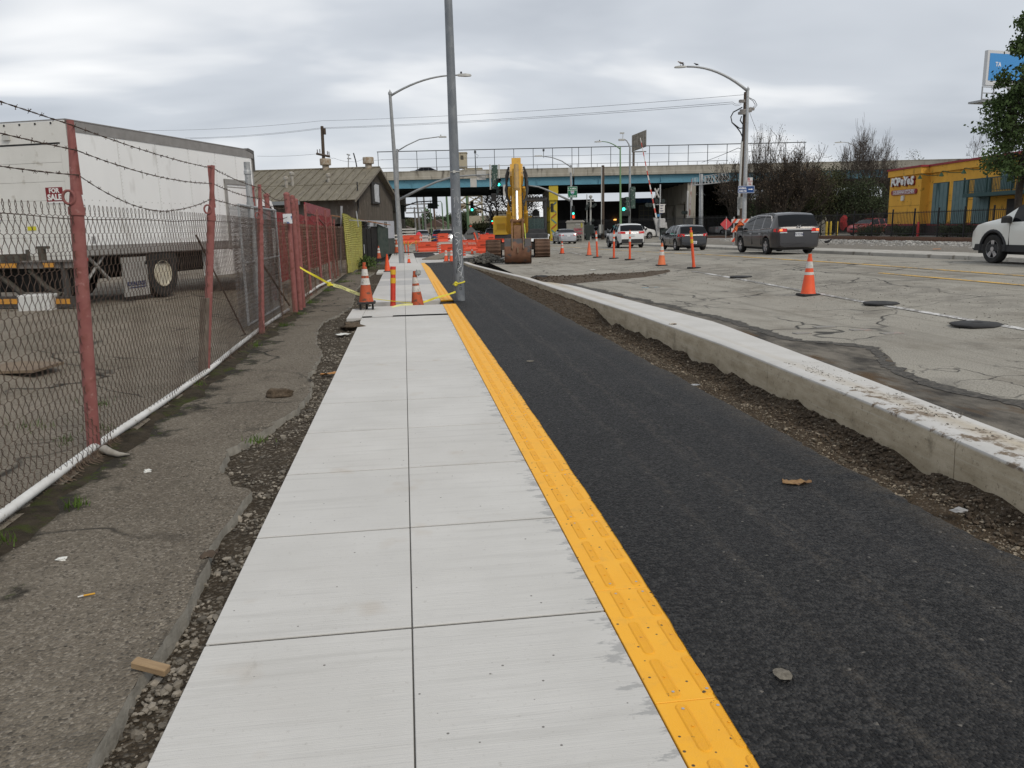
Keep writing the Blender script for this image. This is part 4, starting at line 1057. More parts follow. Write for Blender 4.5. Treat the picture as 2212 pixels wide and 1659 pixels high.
for i in range(7):
    b = MB(); b.add([(-.6+i*.62, -.3, 2.42-.05*i), (.02+i*.62, -.3, 2.4-.05*i), (.02+i*.62, 1.7, 2.75-.05*i), (-.6+i*.62, 1.7, 2.77-.05*i), (-.6+i*.62, -.3, 2.38-.05*i), (.02+i*.62, -.3, 2.36-.05*i), (.02+i*.62, 1.7, 2.71-.05*i), (-.6+i*.62, 1.7, 2.73-.05*i)], [(0, 1, 2, 3), (4, 7, 6, 5), (0, 4, 5, 1), (1, 5, 6, 2), (2, 6, 7, 3), (3, 7, 4, 0)])
    ob('roof_sheet', b, mat('rusty_tin', (.28, .14, .065), (.16, .07, .035), sc=5, rough=.8, world=True), sh)
b = MB(); b.box(.55, .6, -.1, -.08, .35, .9); ob('white_strip', b, WF, sh)
# utility pole behind the building

# ================================================================ overpass
OVX, OVY = 12.63, 96.7
OC1 = mat('overpass_concrete', (.31, .285, .235), (.40, .375, .32), sc=1.1, rough=.9, stretch=(1, 1, .25), bump=.3, bsc=9, spots=[((.13, .115, .095), 1.6, .56, .72)])
BLUEG = mat('girder_blue', (.10, .255, .335), (.12, .29, .37), sc=1.2, rough=.6, spots=[((.08, .19, .25), 3, .6, .7)])
OYEL = mat('mural_yellow', (.55, .42, .035), (.48, .36, .04), sc=2, rough=.8)
DGREY = mat('rail_dark_grey', (.07, .075, .08), rough=.6)
ov = thing('highway_overpass', 'concrete highway overpass with pale blue girders and tall fence posts', 'overpass', (OVX, OVY, 0), -YAW)
xs = [-60, -36, -14.5, 8, 31, 53, 80, 120]
for x0, x1 in zip(xs[:-1], xs[1:]):
    b = MB(); b.prism([(0, 7.66), (.0, 7.98), (.06, 8.02), (.06, 8.55), (.02, 8.58), (.02, 8.66), (.32, 8.66), (.4, 7.95), (24, 7.95), (24, 7.66)], x0+.02, x1-.02, 'x'); ob('deck_edge', b, OC1, ov)
for x0, x1 in zip(xs[:-1], xs[1:]):
    b = MB(); b.box(x0+.1, x1-.1, .35, .4, 6.72, 7.655); b.box(x0+.1, x1-.1, .2, .6, 6.66, 6.72)
    for k in range(int((x1-x0)/7.5)): b.box(x0+3+k*7.5, x0+3.06+k*7.5, .22, .35, 6.72, 7.655)
    ob('girder', b, BLUEG, ov)
for k in range(8):
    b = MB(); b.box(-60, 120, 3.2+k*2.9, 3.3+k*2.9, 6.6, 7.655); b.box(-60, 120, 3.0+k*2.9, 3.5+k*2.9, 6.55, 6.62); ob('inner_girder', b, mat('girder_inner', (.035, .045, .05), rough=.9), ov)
b = MB(); b.box(-60, 120, 24.1, 24.5, 6.6, 8.6); ob('far_parapet', b, OC1, ov)
def bent(x, m, w=.85):
    p = thing('pier', None, None); p.parent = ov
    b = MB(); b.prism([(.5, 4.9), (.5, 6.64), (22, 6.64), (22, 4.6), (19, 4.2), (3, 4.2)], x-w/2, x+w/2, 'x'); ob('pier_cap', b, OC1, p)
    for k, y in enumerate((.7, 7, 13, 19)):
        b = MB(); b.box(x-w/2-.02, x+w/2+.02, y-.25, y+.9, -.2, 4.4 if k else 6.62); ob('pier_column', b, m, p)
    return p
yp = bent(5.55, OYEL); bent(22.3, OC1, .95); bent(38.4, OC1, 1.3); bent(56, OC1, 1.2); bent(-15.5, OC1)
b = MB(); b.box(5.0, 6.1, .3, .42, 4.9, 6.63); ob('pier_face', b, OYEL, yp)
RIB = [((.06, .13, .17), 4.3, 1), ((.2, .22, .16), 3.6, -1), ((.35, .1, .04), 2.95, 1), ((.12, .25, .22), 2.3, -1), ((.4, .08, .04), 1.65, 1), ((.1, .25, .24), 1.0, -1), ((.38, .1, .05), .4, 1)]
for i, (c_, z, s_) in enumerate(RIB):
    b = MB(); x0 = 5.22; x1 = 5.9; dz = .28*s_
    b.prism([(x0, z-dz), (x0+.04, z+.1-dz), (x0, z+.2-dz), (x1, z+.2+dz), (x1-.04, z+.1+dz), (x1, z+dz)], .28, .299 if i else .298, 'y')
    b.xf(Matrix.Translation((0, .14, 0))) if z < 4.85 else None
    ob('mural_ribbon', b, mat('mural_%d' % i, c_, rough=.8), yp)
b = MB()
for k in range(9): b.box(5.3+k*.4-3.9 if 0 else 3.2+k*.22, 3.3+k*.22, 6.0, 6.02, 1.9+.25*(k % 2), 2.25+.2*(k % 2))
# fence along the parapet
px = [-15.4+i*2.32 for i in range(23)]
for i, x in enumerate(px+[8.6, 31.6]):
    b = MB(); b.cyl((x, .15, 8.3), (x, .15, 11.0), .04, .04, 6); ob('fence_post', b, DGREY, ov)
b = MB(); b.box(-15.5, 35.8, .09, .21, 10.93, 11.02); ob('top_rail', b, DGREY, ov)
b = MB(); b.box(-30, 26.5, .14, .2, 9.05, 9.11)
for k in range(24): b.box(-30+k*2.4, -29.95+k*2.4, .14, .19, 8.65, 9.06)
ob('hand_rail', b, mat('rail_mid_grey', (.22, .23, .235), rough=.6), ov)

b = MB(); b.tube([(-15+i*1.0, .1, 10.05+.02*math.sin(i)) for i in range(50)], .018, 4); ob('cable', b, DGREY, ov)
# ================================================================ poles, lamps and signals
LAMPH = mat('lamp_head_grey', (.42, .42, .4), rough=.5)
GREENP = mat('green_pole_paint', (.12, .22, .10), (.15, .26, .13), sc=6, rough=.6)
HOUS = mat('signal_housing', (.02, .028, .026), rough=.6)
GLASSG = mat('green_signal_lens', (.02, .5, .35), rough=.3, emit=((.06, 1.0, .68), 2.6))
GLASSR = mat('red_signal_lens', (.6, .03, .01), rough=.3, emit=((1, .06, .01), 1.6))
DKLENS = mat('unlit_lens', (.03, .012, .01), rough=.3)
WOOD = mat('pole_wood', (.055, .04, .03), (.095, .07, .052), sc=9, rough=.95, stretch=(3, 3, .3), world=True)
ALU2 = mat('pole_grey', (.25, .26, .265), (.33, .34, .345), sc=5, rough=.6, metal=.25, world=True)
def arc(p0, p1, lift, n=10, tail=.0):
    p0, p1 = Vector(p0), Vector(p1); r = []
    for i in range(n+1):
        t = i/n; p = p0.lerp(p1, t); p.z = p0.z+(p1.z-p0.z)*(1-(1-t)**2)+lift*0; r.append(p)
    return r
def lamp_post(label, base, top, head, r=.1, m=None, head_l=.75, arm_r=.045, group='street lamps', dz=0):
    m = m or ALU2; b0 = Vector(base); t = thing('street_lamp', label, 'street lamp', b0, 0, group)
    tp, hd = Vector(top)-b0, Vector(head)-b0
    b = MB(); b.tube([(0, 0, -.1), (0, 0, .0), tp], [r*1.2, r*1.15, r*.6], 14); b.lathe([(r*.75, tp.z-.05), (r*.75, tp.z+.05), (r*.3, tp.z+.12), (.01, tp.z+.2)], 10, (tp.x, tp.y, 0)); ob('pole', b, m, t, smooth=40)
    b = MB(); pts = arc(tp-Vector((0, 0, .12)), hd, 0); b.tube(pts, [arm_r*1.3-(arm_r*.5)*i/10 for i in range(11)], 8); ob('arm', b, m, t, smooth=True)
    d = (pts[-1]-pts[0]); d.z = 0; d.normalize(); q = hd
    b = MB(); s_ = Vector((-d.y, d.x, 0))*.14
    L_ = head_l; pr_ = []
    for k, w, zt, zb in ((0, .35, .03, -.03), (.15*L_, .8, .06, -.05), (.6*L_, 1, .07, -.06), (.95*L_, .75, .04, -.05), (L_, .4, .0, -.03)):
        c_ = q+d*k; pr_.append([c_+s_*w+Vector((0, 0, zb)), c_-s_*w+Vector((0, 0, zb)), c_-s_*w*.8+Vector((0, 0, zt)), c_+s_*w*.8+Vector((0, 0, zt))])
    vs = sum(pr_, []); fs = [(4*i+a, 4*i+(a+1) % 4, 4*i+4+(a+1) % 4, 4*i+4+a) for i in range(4) for a in range(4)]+[(0, 1, 2, 3), (16, 17, 18, 19)]
    b.add(vs, fs); ob('lamp_head', b, LAMPH, t, smooth=50)
    b = MB(); c_ = q+d*.3*L_; b.cyl(c_+Vector((0, 0, .05)), c_+Vector((0, 0, .17)), .05, .05, 8); ob('photocell', b, BLK, t)
    return t
def head(parent, loc, az, n=3, lit=None, sz=.3, back=False, name='signal_head', col=None):
    """traffic signal facing azimuth az (radians, 0 = towards -y)"""
    h = n*sz*1.12; b = MB(); b.bbox(-sz*.55, sz*.55, 0, sz*.6, -h/2, h/2, .03)
    if back: b.box(-sz*.75, -sz*.6, -.02, .05, -h/2-.05, h/2+.05); b.box(sz*.6, sz*.75, -.02, .05, -h/2-.05, h/2+.05)
    o = ob(name, b, HOUS, parent, loc, (0, 0, az))
    for i in range(n):
        z = h/2-sz*.56-i*sz*1.12
        L = MB(); L.lathe([(sz*.4, -.02), (sz*.4, 0)], 14, (0, -.0, z), 'y'); ob('lens', L, (col or GLASSG) if lit == i else DKLENS, o)
        v = MB(); v.tube([(sz*.47*math.cos(a), -.005, z+sz*.47*math.sin(a)) for a in [R(-20)+R(220)*k/10 for k in range(11)]], .012, 4)
        pts = [(sz*.46*math.cos(R(-20)+R(220)*k/10), z+sz*.46*math.sin(R(-20)+R(220)*k/10)) for k in range(11)]
        v.add([(p[0], 0, p[1]) for p in pts]+[(p[0], -sz*.75, p[1]) for p in pts], [(k, k+1, 12+k, 11+k) for k in range(10)])
        ob('visor', v, HOUS, o)
    return o
AZ = -YAW
# foreground galvanised pole with graffiti
fp = thing('steel_pole', 'tall galvanized steel pole with graffiti tags and yellow tape at its foot', 'pole', (1.262, 19.1, 0))
FPT = (-.02, 0, 7.4)
def fpr(z): return .132-.046*z/7.4
b = MB(); b.tube([(0, 0, -.05), (0, 0, .05)]+[(FPT[0]*z/7.4, 0, z) for z in (1, 2, 3, 4, 5, 6, 7.4)], [.134, .132]+[fpr(z) for z in (1, 2, 3, 4, 5, 6, 7.4)], 24)
GP = NT('spangled_galvanizing', .5, .45); GP.p.inputs['Metallic'].default_value = .3
gv = GP.vor(9, 'F1', GP.map((1, 1, .5)), 'Color'); gq = GP.n.new('ShaderNodeSeparateColor'); GP.L(gv, gq.inputs[0])
gc = GP.mix(GP.rng(gq.outputs[0], 0, 1), (.165, .18, .195), (.255, .27, .28)); gc = GP.mix(GP.rng(GP.noise(2.2, 5, .6), .35, .7), gc, (.165, .18, .2))
GPM = GP.fin(gc, GP.noise(40, 3), .003, .4, GP.rng(gq.outputs[1], 0, 1, .45, .62))
ob('pole_shaft', b, GPM, fp, smooth=60)
b = MB(); n = 20
b.tube([((fpr(3.02)+.004)*math.cos(6.2832*i/n), (fpr(3.02)+.004)*math.sin(6.2832*i/n), 3.02) for i in range(n+1)], .011, 5); b.box(-.06, .0, -.15, -.12, 2.99, 3.05); ob('band_clamp', b, mat('clamp_steel', (.55, .54, .5), rough=.4, metal=.5), fp)
b = MB(); b.prism([(.04*math.cos(a)*1.5, .08+.06*math.sin(a)) for a in [i*.5236 for i in range(12)]], -.15, -.13, 'y'); ob('hand_hole_cover', b, GPM, fp)
def tagline(strokes, m, r, name='graffiti'):
    # strokes: lists of (x across pole in m, z) wrapped on the shaft's front
    b = MB()
    for st in strokes:
        pts = []
        for (x, z) in st:
            rr = fpr(z)+.0015; a = max(-1.2, min(1.2, x/rr)); pts.append((FPT[0]*z/7.4+rr*math.sin(a), -rr*math.cos(a), z))
        if len(pts) > 1: b.tube(pts, r, 4)
    return ob(name, b, m, fp)
def curve(f, n=18): return [f(i/n) for i in range(n+1)]
GW = mat('white_spray_paint', (.58, .6, .61), (.45, .47, .48), sc=20, rough=.6)
GB = mat('black_marker', (.012, .012, .013), rough=.5)
tagline([curve(lambda t: (.075*math.cos(.6+4.2*t)-.0, 1.55+.05*math.sin(.6+4.2*t)+.02)), curve(lambda t: (-.05+.06*math.sin(3.1*t), 1.47-.12*t)), [(-.04, 1.36), (.06, 1.46), (-.03, 1.2), (.02, 1.12)], curve(lambda t: (.05+.05*math.cos(6*t), 1.17+.06*math.sin(6*t))), [(-.07, 1.02), (.0, 1.16), (.03, .95), (.1, 1.08), (.07, .86)], [(.0, .94), (.1, .8), (.06, .62), (.11, .55)], curve(lambda t: (.02+.04*math.sin(9*t), .9-.28*t))], GW, .0085)
tagline([curve(lambda t: (.07+.035*math.cos(6.5*t), 2.12+.05*math.sin(6.5*t))), curve(lambda t: (.035+.03*math.cos(6.5*t), 2.02+.045*math.sin(6.5*t))), [(.08, 1.98), (.04, 1.86), (.1, 1.9), (.06, 1.78)], [(-.08, 2.4), (-.03, 2.44), (-.05, 2.3)], [(.02, 2.46), (.03, 2.33), (.05, 2.44), (.06, 2.3)], [(-.06, 2.2), (-.04, 2.28)], [(-.1, 2.62), (-.05, 2.62)], [(-.09, 1.75), (-.085, 1.62)]], GW, .005)
tagline([[(-.03, 2.08), (.0, 2.02)], [(-.02, 1.98), (.01, 1.93), (-.02, 1.9)], [(-.02, 1.86), (.01, 1.84), (-.015, 1.8), (.01, 1.78)]], GB, .004)
tagline([[(-.03, .95), (.02, .95), (-.02, .85), (.03, .9)], [(-.03, .8), (.03, .82)], [(-.03, .76), (.03, .73), (-.02, .7)], [(.0, .95), (-.06, .7), (-.04, .66)], [(.0, .58), (.05, .56), (.0, .52)], [(.0, .49), (.05, .48)], [(.0, .44), (.05, .44), (.02, .41), (.05, .38), (.0, .37)], [(.01, .33), (.05, .33), (.05, .28), (.01, .28), (.01, .33)]], GB, .006)
lamp_post('tall grey street lamp on the new sidewalk, arm reaching right behind the steel pole', (-.18, 42.9, 0), (-.36, 42.9, 8.6), (3.1, 42.9, 9.5), .13)
# A: left signal mast in front of the overpass
A0 = (-0.59, 78.76, -0.69)
sa = thing('signal_mast', 'grey traffic signal mast behind the sidewalk lamp, arm reaching right past the steel pole', 'traffic signal', (A0[0], A0[1], 0), 0)
def rel(p, o): return Vector(p)-Vector((o[0], o[1], 0))
ztop = rel((-0.24, 80.72, 9.34), A0)
b = MB(); b.tube([(0, 0, -.1), (ztop.x, 0, ztop.z)], [.16, .1], 12); ob('pole', b, ALU2, sa, smooth=40)
arm = [rel(p, A0) for p in ((-0.23, 79.79, 4.7), (1.48, 79.21, 5.49), (3.43, 78.6, 6.26), (4.96, 77.96, 6.65), (6.83, 77.22, 6.72), (8.98, 76.42, 6.73))]
b = MB(); b.tube(arm, [.13, .12, .1, .085, .075, .06], 10); ob('mast_arm', b, ALU2, sa, smooth=True)
lp = [ztop, rel((0.69, 80.7, 9.86), A0), rel((1.96, 80.65, 10.41), A0), rel((3.84, 80.44, 10.62), A0)]
b = MB(); b.tube(lp, [.06, .055, .05, .045], 8); ob('lamp_arm', b, ALU2, sa, smooth=True)
b = MB(); c_ = lp[-1]; b.bbox(c_.x, c_.x+.75, c_.y-.15, c_.y+.15, c_.z-.08, c_.z+.06, .05); b.cyl((c_.x+.2, c_.y, c_.z), (c_.x+.2, c_.y, c_.z+.2), .05, .05, 8); ob('lamp_head', b, LAMPH, sa)
PALE = mat('sign_back_alu', (.52, .51, .49), (.44, .42, .38), sc=3, rough=.6, world=True)
for x0, y0, x1, y1, dd in ((1190, 545, 1310, 655, 75.0), (1110, 638, 1195, 745, 74.8)):
    pass
p0, p1 = rel((7.15, 77.15, 7.12), A0), rel((8.02, 76.87, 6.28), A0)
b = MB(); b.box(p0.x, p1.x, p0.y-.03, p0.y, p1.z, p0.z); ob('sign_plate', b, PALE, sa)
p0, p1 = rel((6.51, 77.1, 6.42), A0), rel((7.11, 76.86, 5.62), A0)
b = MB(); b.box(p0.x, p1.x, p0.y-.03, p0.y, p1.z, p0.z); ob('sign_plate', b, PALE, sa)
p0, p1 = rel((7.08, 77.06, 6.6), A0), rel((7.09, 77.5, 8.81), A0)
b = MB(); b.cyl(p0, p1, .035, .03, 8); b.bbox(p1.x-.1, p1.x+.1, p1.y-.1, p1.y+.1, p1.z-.05, p1.z+.2, .03); b.tube([(p1.x+.05, p1.y, p1.z-.1), (p1.x+.3, p1.y, p1.z-.25), (p1.x+.2, p1.y, p1.z-.45), (p1.x, p1.y, p1.z-.35)], .015, 4); ob('camera_mast', b, DGREY, sa)
q = rel((8.78, 76.4, 6.48), A0)
GRNB = mat('signal_back_green', (.04, .075, .06), (.3, .32, .3), sc=6, rough=.7, lo=.55, hi=.62)
b = MB(); b.bbox(q.x-.28, q.x+.28, q.y-.2, q.y+.2, q.z-1.1, q.z+1.1, .04); ob('signal_back', b, GRNB, sa)
b = MB(); b.box(q.x-.5, q.x-.36, q.y-.02, q.y, q.z-1.15, q.z+1.15); b.box(q.x+.36, q.x+.5, q.y-.02, q.y, q.z-1.15, q.z+1.15); ob('back_plate', b, PALE, sa)
head(sa, rel((9.06, 75.66, 5.55), A0), AZ+R(25), 4, 1, .34)
b = MB(); q = rel((9.72, 76.03, 5.24), A0); b.box(q.x-.22, q.x+.22, q.y-.02, q.y, q.z-.5, q.z+.5); ob('white_plate', b, PALE, sa)
# B: right signal mast with the green guide sign
B0 = (18.61, 87.77, 0.37)
sbm = thing('signal_mast', 'grey signal mast carrying the green ALAMEDA sign beside the utility cabinet', 'traffic signal', (B0[0], B0[1], .05), 0)
def relB(p): return Vector(p)-Vector((B0[0], B0[1], .05))
t_ = relB((18.86, 89.35, 8.44))
b = MB(); b.tube([(0, 0, -.1), (t_.x, t_.y, t_.z)], [.16, .11], 12); ob('pole', b, ALU2, sbm, smooth=40)
b = MB(); b.tube([relB(p) for p in ((18.78, 89.34, 8.3), (17.89, 89.58, 8.93), (16.84, 89.8, 9.34), (15.59, 90, 9.54))], [.06, .055, .05, .04], 8); ob('lamp_arm', b, ALU2, sbm, smooth=True)
c_ = relB((15.33, 90.04, 9.55)); b = MB(); b.bbox(c_.x-.45, c_.x+.45, c_.y-.15, c_.y+.15, c_.z-.07, c_.z+.06, .05); ob('lamp_head', b, LAMPH, sbm)
c_ = relB((15.9, 89.96, 9.53)); b = MB(); b.cyl(c_-Vector((0, 0, .2)), c_+Vector((0, 0, .6)), .03, .03, 6); b.bbox(c_.x-.1, c_.x+.1, c_.y-.1, c_.y+.1, c_.z+.5, c_.z+.75, .02); ob('camera_mast', b, DGREY, sbm)
b = MB(); b.tube([relB(p) for p in ((18.67, 88.6, 4.52), (17.33, 88.48, 5.14), (16.06, 88.35, 5.71), (14.99, 88.37, 6.1), (13.68, 88.37, 6.29))], [.13, .115, .1, .085, .07], 10); ob('mast_arm', b, ALU2, sbm, smooth=True)
head(sbm, relB((13.61, 88.04, 6.13)), AZ, 3, 2, .4)
head(sbm, relB((18.81, 87.96, 3.47)), AZ, 3, 2, .3)
b = MB(); q = relB((18.8, 87.92, 2.78)); b.bbox(q.x-.24, q.x+.24, q.y-.1, q.y+.1, q.z-.24, q.z+.24, .02); ph = ob('pedestrian_signal', b, HOUS, sbm)
b = MB(); b.box(q.x-.1, q.x+.1, q.y-.115, q.y-.105, q.z-.15, q.z+.12)
for k in range(4): b.box(q.x-.1+k*.055, q.x-.07+k*.055, q.y-.115, q.y-.105, q.z+.12, q.z+.19)
ob('hand_symbol', b, GLASSR, ph)
b = MB(); q = relB((18.67, 88.96, 7.87)); b.box(q.x-.2, q.x+.2, q.y-.1, q.y, q.z-.25, q.z+.25); ob('small_plate', b, PALE, sbm)
SGREEN = mat('guide_sign_green', (.012, .16, .075), rough=.45)
SWHT = mat('sign_letter_white', (.8, .8, .8), rough=.4, emit=((.8, .8, .8), .08))
q = relB((18.82, 88.36, 5.48))
gs = thing('guide_sign', None, None); gs.parent = sbm; gs.location = q; gs.rotation_euler = (0, 0, AZ); gs.scale = (.54,)*3
W2, H2 = .99, 1.11
b = MB(); b.bbox(-W2, W2, -.02, .02, -H2, H2, .01); ob('sign_face', b, SGREEN, gs)
b = MB()
for (x0, x1, z0, z1) in ((-W2+.02, W2-.02, H2-.05, H2-.02), (-W2+.02, W2-.02, -H2+.02, -H2+.05), (-W2+.02, -W2+.05, -H2+.02, H2-.02), (W2-.05, W2-.02, -H2+.02, H2-.02), (-W2, W2, H2-.76, H2-.70)): b.box(x0, x1, -.028, -.021, z0, z1)
ob('sign_border', b, SWHT, gs)
text('ALAMEDA', .34, SWHT, gs, (.12, -.03, H2-.4), (R(90), 0, 0), bold=.008, sx=.88); text('SAN JOSE', .34, SWHT, gs, (.14, -.03, -H2+.29), (R(90), 0, 0), bold=.008, sx=.85)
b = MB()
b.box(-.87, -.82, -.03, -.022, H2-.55, H2-.35); b.prism([(-.92, H2-.37), (-.77, H2-.37), (-.845, H2-.22)], -.03, -.022, 'y')
b.box(-.93, -.82, -.03, -.022, -H2+.26, -H2+.32); b.prism([(-.83, -H2+.19), (-.83, -H2+.39), (-.7, -H2+.29)], -.03, -.022, 'y'); ob('arrow', b, SWHT, gs)
sh_ = [(-.38, .2), (-.3, .34), (0, .3), (.3, .34), (.38, .2), (.36, -.05), (.2, -.3), (0, -.4), (-.2, -.3), (-.36, -.05)]
b = MB(); b.prism([(x, z-.08) for x, z in sh_], -.029, -.022, 'y'); o_ = ob('route_shield', b, SWHT, gs)
b = MB(); b.prism([(x*.9, z*.9-.09) for x, z in sh_ if z < .25]+[], -.033, -.029, 'y'); ob('shield_field', b, mat('shield_blue', (.02, .08, .3), rough=.4), o_)
b = MB(); b.box(-.31, .31, -.034, -.0295, .13, .2); ob('shield_band', b, mat('shield_red', (.5, .03, .04), rough=.4), o_)
text('880', .36, SWHT, o_, (0, -.035, -.13), (R(90), 0, 0), bold=.008)
# C, D: far masts beyond the overpass
def far_mast(label, base, arm_pts, rr=.1, m=None):
    t = thing('signal_mast', label, 'traffic signal', (base[0], base[1], 0))
    rl = lambda p: Vector(p)-Vector((base[0], base[1], 0))
    b = MB(); z = rl(arm_pts[0]).z; b.tube([(0, 0, 0), (0, 0, z+1.2)], [rr*1.3, rr], 8); ob('pole', b, m or ALU2, t)
    b = MB(); b.tube([rl(p) for p in arm_pts], [rr*.9-.03*i/len(arm_pts) for i in range(len(arm_pts))], 8); ob('mast_arm', b, m or DGREY, t)
    return t, rl
tC, rC = far_mast('dark signal mast arm seen under the overpass left of the steel pole', (-1.62, 107.95, 0.64), [(-1.45, 108.65, 4.24), (-0.08, 108.57, 4.75), (1.89, 108.44, 5.4), (4.33, 108.14, 5.48)])
q = rC((4.28, 107.6, 5.3)); b = MB(); b.bbox(q.x-.36, q.x+.36, q.y-.2, q.y+.2, q.z-.85, q.z+.85, .05); ob('signal_back', b, HOUS, tC)
q = rC((3.67, 107.58, 4.84)); b = MB(); b.box(q.x-.36, q.x+.36, q.y-.03, q.y, q.z-.36, q.z+.36); b.cyl((q.x, q.y, q.z+.3), (q.x, q.y, q.z+.95), .02, .02, 5); ob('sign_back', b, HOUS, tC)
q = rC((-0.01, 107.92, 4.11)); b = MB(); b.bbox(q.x-.25, q.x+.25, q.y-.2, q.y+.2, q.z-.9, q.z+.9, .05); ob('side_signal', b, HOUS, tC)
tD, rD = far_mast('grey signal mast beyond the overpass, arm reaching left to a green light', (12.28, 113.41, 1.02), [(12.34, 113.98, 3.91), (11.35, 114.19, 4.35), (10.08, 114.47, 4.89), (8.61, 114.74, 5.29)], .11)
head(tD, rD((9.75, 113.99, 4.85)), AZ, 3, 2, .42); head(tD, rD((12.5, 113.26, 3.03)), AZ, 3, 2, .3)
q = rD((12.55, 113.14, 2.42)); b = MB(); b.bbox(q.x-.25, q.x+.25, q.y-.1, q.y+.1, q.z-.25, q.z+.25, .02); ph = ob('pedestrian_signal', b, HOUS, tD); b = MB(); b.box(q.x-.12, q.x+.12, q.y-.115, q.y-.105, q.z-.14, q.z+.14); ob('hand_symbol', b, GLASSR, ph)
# E: green lamp pole and grey camera pole at the crossing
lamp_post('green street lamp pole left of the raised crossing gate', (22.42, 81.39, 1.8), (22.76, 82.91, 9.63), (20.89, 83.3, 10.33), .11, GREENP, .78)
E0 = (23.62, 82.26, 1.78)
te = thing('signal_post', 'grey signal post with camera gooseneck beside the green lamp pole', 'traffic signal', (E0[0], E0[1], E0[2]))
rE = lambda p: Vector(p)-Vector(E0)
b = MB(); b.tube([rE(p) for p in (E0, (23.87, 83.08, 6.06), (24.06, 83.8, 9.76), (23.94, 83.89, 10.14), (23.75, 83.98, 10.47), (23.5, 84.04, 10.63))], [.14, .12, .09, .07, .06, .05], 10); ob('pole', b, ALU2, te, smooth=True)
q = rE((23.25, 84.07, 10.57)); b = MB(); b.bbox(q.x-.35, q.x+.3, q.y-.12, q.y+.12, q.z-.1, q.z+.1, .04); b.cyl((q.x+.1, q.y, q.z), (q.x+.12, q.y, q.z+.65), .03, .03, 6); b.box(q.x-.2, q.x+.25, q.y-.06, q.y+.06, q.z+.6, q.z+.75); ob('camera', b, LAMPH, te)
head(te, rE((22.98, 82.25, 3.86)), AZ, 3, 2, .42); 
q = rE((24.03, 82.56, 4.55)); b = MB(); b.bbox(q.x-.25, q.x+.25, q.y-.2, q.y+.2, q.z-1.1, q.z+1.1, .05); ob('signal_back', b, GRNB, te)
q = rE((23.42, 82.51, 3.94)); b = MB(); b.bbox(q.x-.25, q.x+.2, q.y-.2, q.y+.2, q.z-.7, q.z+.7, .05); ob('signal_back', b, GRNB, te)
q = rE((23.13, 82.25, 2.95)); b = MB(); b.bbox(q.x-.5, q.x+.5, q.y-.2, q.y+.2, q.z-.25, q.z+.25, .05); ob('junction_box', b, HOUS, te)
# right street lamp with birds and the wooden utility pole beside it
RL0 = (22.28, 50.46, 1.23)
lamp_post('tall grey street lamp with two birds on its arm, by the blue ANIMAL SHELTER sign', (RL0[0], RL0[1], .2), (22.98, 52.18, 10.34), (19.05, 53.01, 11.9), .14, GALV, .82, .075)
U0 = (22.43, 51.46, 1.23)
up_ = thing('utility_pole', 'brown wooden utility pole with cables and metal brackets beside the lamp with birds', 'utility pole', (U0[0], U0[1], .2))
rU = lambda p: Vector(p)-Vector((U0[0], U0[1], .2))
t_ = rU((23.28, 53.17, 10.31)); b = MB(); b.tube([(0, 0, -.1), (t_.x, t_.y, t_.z)], [.17, .13], 12); ob('shaft', b, WOOD, up_, smooth=40)
b = MB(); b.tube([rU((22.77, 52.37, 7.04)), rU((22.29, 51.47, 2.2))], .07, 8); ob('white_riser', b, mat('riser_white', (.5, .5, .48), rough=.6), up_)
b = MB()
for pts in (((1185, 1310), (1195, 1250), (1160, 1180), (1110, 1110), (1040, 1040), (1025, 960), (1060, 890), (1120, 850), (1190, 820)), ((1190, 1310), (1205, 1150), (1210, 1080), (1160, 1010), (1180, 960)), ((1040, 1040), (1150, 1125), (1210, 1120)), ((1185, 1300), (1160, 1200), (1120, 1120))):
    pass
b.tube([rU(p) for p in ((22.77, 52.38, 7.08), (22.82, 52.43, 7.35), (22.69, 52.51, 7.68), (22.47, 52.61, 8), (22.17, 52.71, 8.32), (22.11, 52.79, 8.69), (22.29, 52.83, 9), (22.9, 52.81, 9.3))], .04, 6)
b.tube([rU(p) for p in ((22.75, 52.28, 7.07), (22.86, 52.41, 7.8), (22.88, 52.47, 8.11), (22.68, 52.56, 8.43), (22.78, 52.6, 8.7))], .04, 6)
b.tube([rU(p) for p in ((22.12, 52.61, 8.31), (22.61, 52.47, 7.91), (22.88, 52.44, 7.94))], .04, 6)
b.tube([rU(p) for p in ((23.39, 52.87, 9.93), (23.75, 52.79, 9.74), (23.89, 52.7, 9.42), (23.72, 52.69, 9.24), (23.41, 52.74, 9.29))], .02, 5)
b.tube([rU(p) for p in ((23.39, 52.86, 9.88), (23.63, 52.79, 9.7), (23.78, 52.72, 9.42), (23.63, 52.71, 9.29))], .02, 5)
ob('cables', b, BLK, up_)
b = MB()
for p, w in (((22.84, 52.64, 8.91), .55), ((23.49, 52.71, 9.18), .4), ((22.9, 52.89, 9.71), .4), ((23.08, 52.64, 9.06), .8)): q = rU(p); b.bbox(q.x-w/2, q.x+w/2, q.y-.12, q.y+.1, q.z-.09, q.z+.09, .03)
ob('brackets', b, mat('bracket_grey', (.3, .28, .26), (.2, .19, .18), sc=8, rough=.7), up_)
b = MB(); q = rU((22.39, 51.42, 3.03)); b.box(q.x-.22, q.x+.22, q.y-.03, q.y, q.z-.38, q.z+.38); ob('meter_plate', b, mat('plate_pale', (.5, .5, .47), (.25, .25, .24), sc=7, rough=.6), up_)
SBLUE = mat('sign_blue', (.015, .065, .22), rough=.45)
def rs(p): return Vector(p)
sgn = thing('shelter_sign', 'blue ANIMAL SHELTER sign with white arrow on the lamp pole', 'sign', (22.38, 50.55, 3.84), AZ)
sgn.scale = (.58,)*3
b = MB(); b.bbox(-.93, .93, 0, .03, -.4, .4, .01); ob('sign_face', b, SBLUE, sgn)
